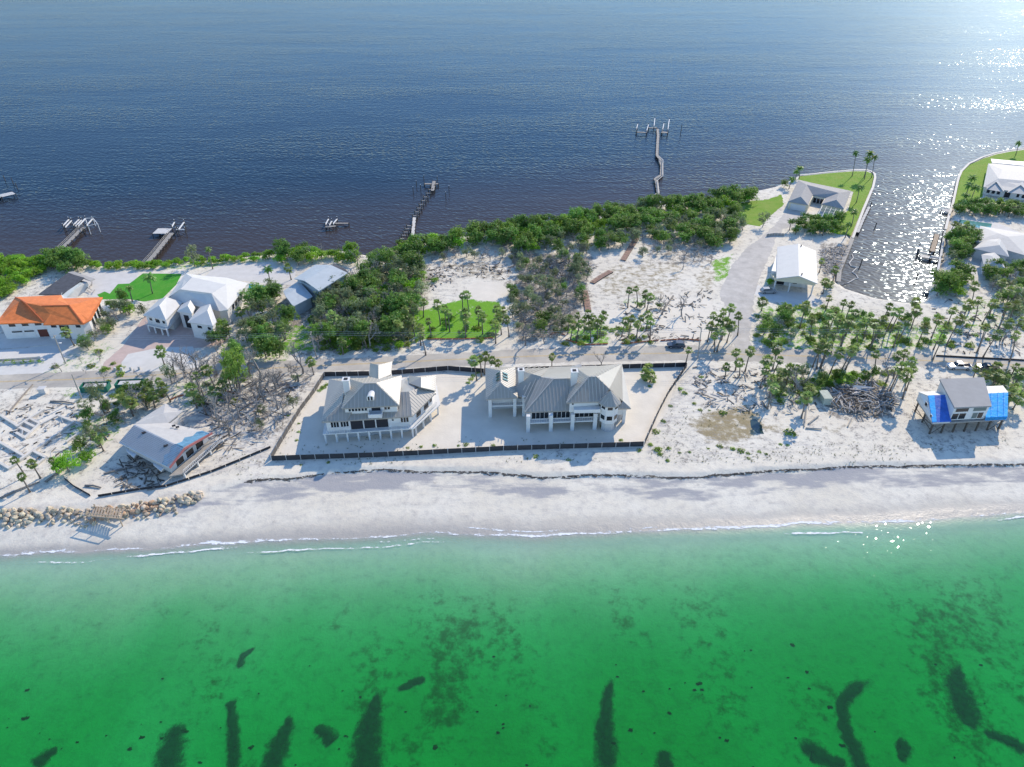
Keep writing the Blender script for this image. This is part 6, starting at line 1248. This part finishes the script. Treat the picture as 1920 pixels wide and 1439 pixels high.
lab_r = 'rough tan boulder in the rock revetment on the left beach'
for i in range(420):
    x = rng.uniform(-30, 380); y0, y1 = np.interp(x, tx, ty), np.interp(x, bx_, by_); f = rng.betavariate(1.6, 2.2); y = y0+(y1-y0)*f
    if nr >= 290: break
    p = GP(x, y); s_ = rng.uniform(.65, 1.55)*(1.0 if f < .75 else .75); o = bpy.data.objects.new('boulder', RK[5+rng.randint(0, 1)] if (170 < x < 300 and rng.random() < .4) else rng.choice(RK[:5])); COL.objects.link(o)
    o.location = (p.x, p.y, p.z+s_*.12+(rng.uniform(0, .35) if f < .6 else 0)); o.rotation_euler = (rng.uniform(-.5, .5), rng.uniform(-.5, .5), rng.uniform(0, 6.28)); o.scale = (s_, s_*rng.uniform(.7, 1), s_*rng.uniform(.7, 1.1)); tag(o, lab_r, 'boulder', 'revetment boulders'); nr += 1
# wrecked wooden steps on the rocks
p = GP(205, 972); T_ = thing('broken_steps', 'collapsed tan wooden steps lying on the beach boulders', 'steps', (p.x, p.y, p.z))
for i in range(11): c = Vector((p.x-3.2+i*.62, p.y+1.8-i*.12, p.z+1.5+.04*i)); MB().beam(c, c+Vector((.5, -2.6, -.35)), .32, .07).build('tread', M_WOODT, T_)
for dy in (0, -2.4): MB().beam((p.x-3.6, p.y+1.8+dy, p.z+1.3), (p.x+4.2, p.y+.5+dy, p.z+1.6), .18, .25).build('stringer', M_WOODT, T_)
for dx, dy in ((-3, 1.5), (-2.6, -.8), (.5, -1.2), (3.6, .4), (3.4, -1.9)): MB().beam((p.x+dx, p.y+dy, p.z-.4), (p.x+dx, p.y+dy, p.z+2.3), .18, .18).build('post', M_WOODT, T_)
MB().beam((p.x-3, p.y-.9, p.z+2.2), (p.x+3.6, p.y-1.9, p.z+2.4), .1, .14).build('handrail', M_WOODT, T_)

# ------------------------------------------------------------------ rubble, logs, boardwalk
def rubble(label, poly, n, mats, seed, name='rubble_pile', L0=1.0, L1=3.5, big=0, zmax=1.2):
    P = pxp(poly); rng = random.Random(seed); xs_, ys_ = [p[0] for p in P], [p[1] for p in P]; T_ = thing(name, label, 'rubble', (sum(xs_)/len(P), sum(ys_)/len(P), ZL)); mbs = [MB() for _ in mats]; k = 0
    while k < n:
        x, y = rng.uniform(min(xs_), max(xs_)), rng.uniform(min(ys_), max(ys_))
        if not inside(np.array([x]), np.array([y]), P)[0]: continue
        a = rng.uniform(0, 6.28); L = rng.uniform(L0, L1); z = ZL+rng.uniform(.05, zmax); d = Vector((math.cos(a), math.sin(a), rng.uniform(-.25, .45)))*L/2; c = Vector((x, y, z+abs(d.z)*.5)); w_ = rng.uniform(.08, .3)
        if k < big: MB().beam(c-d, c+d, w_*1.4, rng.uniform(.08, .25)).build('timber', rng.choice(mats), T_)
        else: mbs[rng.randrange(len(mats))].beam(c-d, c+d, w_, rng.uniform(.05, .2))
        k += 1
    for mb, m in zip(mbs, mats):
        if mb.v: mb.build('broken_timber', m, T_, kind='stuff')
    return T_
M_GREYW = mat('bleached_wood', (0.46, 0.44, 0.42), .85, noise=.3, nscale=2)
T_ = rubble('big heap of broken timber and roofing left of the stilt house', [(1552, 735), (1600, 722), (1640, 722), (1680, 745), (1672, 768), (1640, 785), (1600, 775), (1560, 765)], 330, [M_GREYW, M_WOODD, M_WOOD, M_BARE], 1, big=40)
a, q = W(1585, 727, .9), W(1635, 732, .9); MB().beam(a, q, 2.0, .12, (0, -.4, 1)).build('metal_sheet', mat('dull_metal', (0.28, 0.33, 0.36), .4, .5, .5), T_); a, q = W(1588, 734, .6), W(1625, 740, .6); MB().beam(a, q, 1.6, .1, (0, .5, 1)).build('metal_sheet', mat('dull_metal', (0, 0, 0)), T_)
p = W(1545, 752, 0); tag(MB().box((p.x, p.y, ZL+.9), (1.9, 3.4, 1.8), .02).box((p.x, p.y, ZL+1.86), (2.1, 3.6, .12), .02).build('surviving_wall_block', mat('pale_green_wall', (0.42, 0.45, 0.38), .8, noise=.15, nscale=.8)), 'pale green upright slab left of the timber heap', 'wall')
for i, (a_, b_, lab) in enumerate((((1512, 768), (1508, 800), 'grey timber lying left of the empty frame'), ((1511, 803), (1541, 805), 'grey timber along the bottom of the empty frame'), ((1516, 795), (1535, 780), 'slanting grey timber inside the empty frame'), ((1597, 785), (1590, 799), 'short dark post on sand below the heap'), ((1561, 772), (1557, 780), 'stub post on the pale slab below the heap'), ((1640, 770), (1653, 752), 'pale log propped against the heap'))):
    p, r_ = W(*a_, .15), W(*b_, .25); tag(MB().tube([p, r_], [.2, .16], 6).build('timber', M_WOOD), lab, 'timber')
rubble('tangle of debris between the garage house and canal seawall', [(1538, 470), (1590, 460), (1575, 505), (1560, 520), (1540, 505)], 200, [M_GREYW, M_WOOD, M_BARE], 2, L1=3.0, zmax=.5)
rubble('white debris scattered beside the boardwalk', [(1005, 500), (1060, 488), (1105, 492), (1120, 505), (1085, 520), (1040, 525), (1000, 520)], 240, [M_CONCW, M_GREYW, M_WOODD, mat('blue_scrap', (0.05, 0.12, 0.22), .5)], 3, L0=.5, L1=2, zmax=.9)
rubble('dead branches on the pale sand lot', [(800, 500), (960, 495), (950, 525), (870, 520), (810, 545)], 150, [M_BARE, M_WOODD], 4, L0=.5, L1=2.2, zmax=.2)
rubble('storm litter on the sand left of the fence', [(380, 760), (500, 700), (560, 720), (500, 830), (430, 860), (390, 820)], 190, [M_BARE, M_GREYW, M_WOODD], 5, L0=.8, L1=4, zmax=.6)
rubble('storm litter south of the right-hand road', [(1300, 690), (1500, 690), (1540, 770), (1440, 780), (1300, 760)], 220, [M_BARE, M_WOODD, M_GREYW], 6, L0=.5, L1=2.5, zmax=.25)
rubble('twigs and litter on the sand north of the road', [(1160, 570), (1340, 540), (1330, 640), (1160, 640)], 170, [M_BARE, M_WOODD], 7, L0=.4, L1=2.5, zmax=.2)
rubble('litter around the foundation walls', [(0, 760), (250, 760), (180, 850), (0, 890)], 170, [M_BARE, M_WOODD, M_CONC], 8, L0=.3, L1=1.8, zmax=.2)
rubble('twigs on the sand at the right edge', [(1750, 560), (1930, 580), (1930, 670), (1740, 660)], 150, [M_BARE, M_WOODD], 9, L0=.4, L1=2.0, zmax=.2)
rubble('debris under the damaged house', [(205, 885), (250, 855), (310, 890), (290, 920), (230, 915)], 90, [M_WOODD, M_BARE], 10, L0=.5, L1=2.5, zmax=.3)
for lab, pts in (('upper red-brown boardwalk section entering the mangroves', [(1168, 488), (1180, 468), (1194, 446)]), ('broken middle section of the red-brown boardwalk', [(1110, 530), (1128, 518), (1146, 508)]), ('lower tilted section of the red-brown boardwalk', [(1096, 545), (1100, 562), (1103, 582)])):
    P_ = [W(x, y, .35) for x, y in pts]; T_ = thing('boardwalk', lab, 'boardwalk', tuple(P_[0]), 'wrecked boardwalk sections')
    for i in range(2):
        a, q = P_[i], P_[i+1]; d = (q-a).normalized(); n_ = Vector((-d.y, d.x, 0)); L = (q-a).length; k = int(L/.7)
        for j in range(k): c = a+d*(j+.5)*L/k; MB().beam(c-n_*.9, c+n_*.9+Vector((0, 0, PR.uniform(-.1, .1))), .58, .07).build('plank', M_WOODR, T_)
        MB().beam(a-n_*.8-Vector((0, 0, .2)), q-n_*.8-Vector((0, 0, .2)), .15, .3).build('joist', M_WOODD, T_)
for i, (a_, b_, lab) in enumerate((((1490, 770), (1436, 727), 'x'), )): pass
for a_, b_, lab in (((0, 936), (75, 905), 'pale fallen palm trunk at the left edge of the beach'), ((85, 905), (140, 868), 'fallen trunk beside the seagrape tree'), ((195, 890), (260, 875), 'dark log under the damaged house'), ((160, 912), (190, 916), 'short driftwood log near the silt fence'), ((15, 777), (62, 722), 'long fallen palm trunk on open sand at left'), ((95, 754), (140, 758), 'thin pole lying on sand south of the road'), ((1262, 556), (1240, 590), 'slender fallen trunk on the sand lot')):
    p, r_ = GP(*a_), GP(*b_); tag(MB().tube([p+Vector((0, 0, .2)), (p+r_)/2+Vector((0, .2, .3)), r_+Vector((0, 0, .2))], [.22, .2, .14], 6).build('fallen_trunk', M_BARKG), lab, 'log')

# ------------------------------------------------------------------ beach plants
c = Cluster('rounded green dune shrub', 'on the beach below the pond', 'dune shrubs')
for x, y, s_ in ((1219, 835, .7), (1235, 845, 1.1), (1238, 853, .7), (1252, 864, .6), (1254, 842, .7), (1231, 810, 1.0), (1243, 791, .7), (1257, 762, .6), (1302, 757, .6), (1313, 769, .6), (1350, 837, .8), (1373, 842, .75), (1390, 846, .9), (1402, 851, .55), (1404, 860, .5), (1423, 848, .55), (1436, 852, .5), (1293, 848, .5), (1274, 850, .5), (1464, 834, .55), (1476, 835, .5), (1480, 814, 1.5), (1330, 770, .4), (1283, 738, .9), (1276, 730, .8), (1315, 708, .7), (1461, 750, 1.0), (1328, 842, .4), (1198, 845, .7), (1356, 776, 1.0)):
    tree(c, GP(x, y), 'shrub', s_, PR.uniform(.6, .9), 'shrub')
c.done()
c = Cluster('low green plant', 'inside or along the fenced yard', 'yard plants')
for x, y, s_ in ((606, 728, 1.0), (612, 722, .8), (600, 733, .7), (888, 705, .7), (884, 712, .8), (878, 718, .7), (895, 700, .6), (765, 840, .5), (790, 838, .5), (815, 836, .6), (860, 836, .5), (873, 834, .7), (925, 835, .5), (1165, 826, .6), (1128, 799, .7), (1145, 797, .5), (1004, 856, .7), (1066, 862, .6), (615, 868, .5), (565, 872, .4), (540, 780, .4), (560, 795, .45), (556, 826, .5), (560, 810, .45), (530, 856, .4), (1211, 712, .9), (1225, 716, .8), (1218, 725, .6)):
    tree(c, GP(x, y), 'shrub', s_, PR.uniform(.5, .9), 'plant')
c.done()
tb = MB(); rng = random.Random(9)
def tuft(p, s_):
    for i in range(7):
        a = rng.uniform(0, 6.28); d = Vector((math.cos(a), math.sin(a), 0))*s_*rng.uniform(.4, 1); w_ = Vector((-d.y, d.x, 0))*.28; tb.add([p-w_*.4, p+w_*.4, p+d+Vector((0, 0, s_*rng.uniform(.3, .8)))], [(0, 1, 2)])
for x0, x1, y0, y1, n in ((1215, 1520, 838, 870, 130), (1520, 1700, 828, 855, 80), (560, 840, 832, 852, 60), (520, 570, 760, 856, 40), (860, 1200, 820, 840, 40), (620, 760, 860, 872, 40), (930, 1130, 850, 868, 40), (1700, 1900, 820, 845, 60), (1270, 1420, 730, 800, 70), (1240, 1290, 760, 850, 50), (430, 520, 860, 900, 30), (380, 480, 840, 880, 30), (1300, 1700, 845, 872, 90), (640, 760, 810, 835, 25)):
    for i in range(n): tuft(GP(rng.uniform(x0, x1), rng.uniform(y0, y1)), rng.uniform(.15, .5))
o = tb.build('beach_grass', mat('dune_grass', (0.13, 0.15, 0.05), .9, noise=.4, nscale=.5)); o['kind'] = 'stuff'; tag(o, 'small scattered tufts of dune grass over the upper beach', 'grass')

# ------------------------------------------------------------------ seagrass beds on the sea floor, wrack and foam
def ragged(m, scale, lo, hi, amp=1.0, sc=(1, 1, 1)):
    n = m.node_tree.nodes; l = m.node_tree.links; out = n['Material Output']; src = out.inputs[0].links[0].from_socket
    at = n.new('ShaderNodeAttribute'); at.attribute_name = 'edge'; g_ = n.new('ShaderNodeNewGeometry'); mp = n.new('ShaderNodeMapping'); mp.inputs['Scale'].default_value = sc; l.new(g_.outputs['Position'], mp.inputs['Vector'])
    t_ = n.new('ShaderNodeTexNoise'); t_.inputs['Scale'].default_value = scale; t_.inputs['Detail'].default_value = 6; t_.inputs['Roughness'].default_value = 0.7; l.new(mp.outputs[0], t_.inputs['Vector'])
    a1 = n.new('ShaderNodeMath'); a1.operation = 'MULTIPLY_ADD'; a1.inputs[1].default_value = amp*2.2; a1.inputs[2].default_value = -amp*1.1; l.new(t_.outputs['Fac'], a1.inputs[0])
    a2 = n.new('ShaderNodeMath'); a2.operation = 'ADD'; l.new(a1.outputs[0], a2.inputs[0]); l.new(at.outputs['Fac'], a2.inputs[1])
    mr = n.new('ShaderNodeMapRange'); mr.interpolation_type = 'SMOOTHSTEP'; mr.inputs[1].default_value = lo; mr.inputs[2].default_value = hi; l.new(a2.outputs[0], mr.inputs[0])
    tr_ = n.new('ShaderNodeBsdfTransparent'); mx = n.new('ShaderNodeMixShader'); l.new(mr.outputs[0], mx.inputs[0]); l.new(tr_.outputs[0], mx.inputs[1]); l.new(src, mx.inputs[2]); l.new(mx.outputs[0], out.inputs[0]); return m
def edge_attr(o, vals):
    a = o.data.color_attributes.new('edge', 'FLOAT_COLOR', 'POINT'); a.data.foreach_set('color', np.repeat(np.array(vals, np.float32)[:, None], 4, 1).ravel())
M_SEA = mat('seagrass', (0.100, 0.120, 0.120), .9, noise=.4, nscale=.8)
ragged(M_SEA, 0.8, 0.05, 1.0, 0.8)
def blob(px_pts, name, label, wdt, seed):
    """tapered dark bed along a spine of photo points lying on the sea floor"""
    rng = random.Random(seed); C = [GP(x, y) for x, y in px_pts]; Lp, Rp = [], []; n = 26; k = len(C)-1; C2 = []
    for i in range(n+1):
        u = i/n*k; a = min(int(u), k-1); f = u-a; C2.append((C[a].lerp(C[a+1], f), (wdt[a]+(wdt[a+1]-wdt[a])*f)*1.45+.25))
    for i in range(n+1):
        c, w_ = C2[i]; d = (C2[min(i+1, n)][0]-C2[max(i-1, 0)][0]).normalized(); nn = Vector((-d.y, d.x, 0))
        Lp.append(c+nn*w_*rng.uniform(.9, 1.1)); Rp.append(c-nn*w_*rng.uniform(.9, 1.1))
    mb = MB(); vs = []
    for i in range(n+1):
        c = C2[i][0]
        for p, dz in ((Lp[i], .04), (Lp[i].lerp(c, .5), .10), (c, .14), (Rp[i].lerp(c, .5), .10), (Rp[i], .04)): vs.append((p.x, p.y, ground(p.x, p.y)+dz))
    fs = [(i*5+j, i*5+j+1, (i+1)*5+j+1, (i+1)*5+j) for i in range(n) for j in range(4)]; mb.add(vs, fs)
    o = mb.build(name, M_SEA); ed = []
    for i in range(n+1): f = min(1, i/4.0, (n-i)/3.0); ed += [0, .6*f, 1*f, .6*f, 0]
    edge_attr(o, ed); tag(o, label, 'seagrass', 'seagrass beds'); return o
blob([(343, 1350), (325, 1385), (318, 1420), (312, 1460)], 'seagrass_bed', 'leftmost dark wedge-shaped seagrass bed', [.5, 1.6, 1.9, 1.6], 1)
blob([(434, 1310), (434, 1330), (438, 1380), (440, 1460)], 'seagrass_bed', 'narrow round-headed seagrass bed second from the left', [.9, .5, .75, .7], 2)
blob([(546, 1340), (538, 1365), (522, 1400), (505, 1460)], 'seagrass_bed', 'slanting seagrass bed third from the left', [.3, .8, 1.4, 1.6], 3)
blob([(712, 1292), (700, 1330), (690, 1380), (682, 1470)], 'seagrass_bed', 'large teardrop seagrass bed left of centre', [.15, .9, 1.9, 2.4], 4)
blob([(1148, 1270), (1138, 1310), (1134, 1370), (1140, 1460)], 'seagrass_bed', 'tall dark seagrass bed right of centre', [.15, .8, 1.2, 1.7], 5)
blob([(1640, 1272), (1600, 1295), (1578, 1320), (1582, 1360), (1605, 1410), (1625, 1470)], 'seagrass_bed', 'long hooked seagrass bed toward the right', [.4, .8, .7, .8, 1.0, 1.3], 6)
blob([(1800, 1240), (1795, 1290), (1810, 1330), (1830, 1370)], 'seagrass_bed', 'kite-shaped seagrass bed near the right edge', [.15, 1.6, 1.9, .9], 7)
blob([(1500, 1410), (1520, 1405), (1560, 1430), (1590, 1430)], 'seagrass_bed', 'low seagrass bed at the bottom right of centre', [.9, 1.5, 1.0, .5], 8)
blob([(1245, 1405), (1250, 1460)], 'seagrass_bed', 'small dark seagrass bed at the bottom edge', [.8, 1.3], 9)
blob([(1680, 1385), (1695, 1400), (1690, 1430)], 'seagrass_bed', 'small bean-shaped seagrass bed at lower right', [.6, .9, .4], 10)
blob([(590, 1360), (615, 1380), (625, 1395)], 'seagrass_bed', 'small broken seagrass patch between wedge beds', [.5, 1.1, .7], 11)
blob([(60, 1440), (90, 1415), (110, 1405)], 'seagrass_bed', 'faint seagrass patch at the lower left corner', [1.0, .8, .3], 12)
blob([(745, 1295), (775, 1280), (800, 1272)], 'seagrass_bed', 'thin slanting seagrass streak left of centre', [.3, .5, .4], 13)
blob([(1840, 1370), (1880, 1385), (1930, 1410)], 'seagrass_bed', 'trailing seagrass streak at the right edge', [.5, .6, 1.0], 14)
blob([(448, 1255), (455, 1230), (480, 1214)], 'seagrass_bed', 'small crooked seagrass streak left of centre', [.45, .35, .1], 15)
rng = random.Random(21); mb = MB()
for i in range(80):
    x, y = rng.uniform(-20, 1940), 1200+240*rng.random()**.7; p = GP(x, y); s_ = rng.uniform(.08, .5)*rng.uniform(.4, 1)
    vs = [(p.x, p.y, p.z+.15)]
    for j in range(9): a = j*.698; r_ = s_*rng.uniform(.5, 1.3); vs.append((p.x+r_*math.cos(a)*1.3, p.y+r_*math.sin(a)*.8, p.z+.05))
    mb.add(vs, [(0, j+1, (j+1) % 9+1) for j in range(9)])
o = mb.build('seagrass_tufts', mat('brown_weed', (0.10, 0.10, 0.06), .9, noise=.3)); o['kind'] = 'stuff'; tag(o, 'many small scattered weed patches on the sea floor', 'seagrass')
# foam lines along the waterline
M_FOAM = ragged(mat('foam', (0.80, 0.81, 0.81), .9, noise=.12, nscale=2), 1.6, 0.45, 0.85, 1.15, (0.45, 1, 1))
mb = MB(); ev = []
xx = np.arange(-110, 130, .6)
for k, (o0, amp, wd_, th) in enumerate(((0.05, .35, .75, .0), (0.95, .9, .45, .46), (-1.3, .8, .55, .5), (-2.6, 1.0, .4, .55))):
    yy = np.interp(xx, gx, gy)+1.0*(fbm(xx, xx*0, 0.06, 3, 5)-.5)*2+.5*(fbm(xx, xx*0, .3, 2, 8)-.5)+o0+amp*(fbm(xx, xx*0+k, .12, 3, 80+k)-.5)*2
    on = fbm(xx, xx*0, .05, 3, 90+k); st = np.clip((on-th)*5, 0, 1)*(.35+.75*fbm(xx, xx*0, .09, 2, 99+k)); wv = wd_*(.5+fbm(xx, xx*0, .25, 3, 95+k))
    for i in range(len(xx)-1):
        if st[i] < .02: continue
        vs = []
        for q in (i, i+1):
            for f, e_ in ((-1, 0), (-.1, 1), (1, 0)): y_ = yy[q]+f*wv[q]; vs.append((xx[q], y_, max(ground(xx[q], y_), 0)+.03)); ev.append(e_*st[q])
        mb.add(vs, [(0, 3, 4, 1), (1, 4, 5, 2)])
o = mb.build('sea_foam', M_FOAM); edge_attr(o, ev); o['kind'] = 'stuff'; tag(o, 'thin broken white foam along the gulf waterline', 'foam')
# dark wrack along the scarp foot
mb = MB(); rng = random.Random(33)
for i in range(1300):
    x = rng.uniform(-55, 125); y = np.interp(x, sx_, sy_)+1.2*(float(fbm(np.array([x]), np.array([0.0]), 0.11, 3, 9)[0])-0.5)-.5-abs(rng.gauss(0, .22))
    if float(fbm(np.array([x]), np.array([3.0]), 0.08, 3, 19)[0]) < rng.uniform(.2, .48): continue
    z = ground(x, y)+.03; a = rng.gauss(0, .35); L = rng.uniform(.1, .55); d = Vector((math.cos(a)*L, math.sin(a)*L, 0)); w_ = Vector((-d.y, d.x, 0))*.2
    p = Vector((x, y, z)); mb.add([p-d-w_, p+d-w_, p+d+w_+Vector((0, 0, .05)), p-d+w_+Vector((0, 0, .05))], [(0, 1, 2, 3)])
o = mb.build('seaweed_wrack', mat('wrack', (0.11, 0.095, 0.08), .95, noise=.3)); o['kind'] = 'stuff'; tag(o, 'dark seaweed wrack strewn along the foot of the beach scarp', 'seaweed')
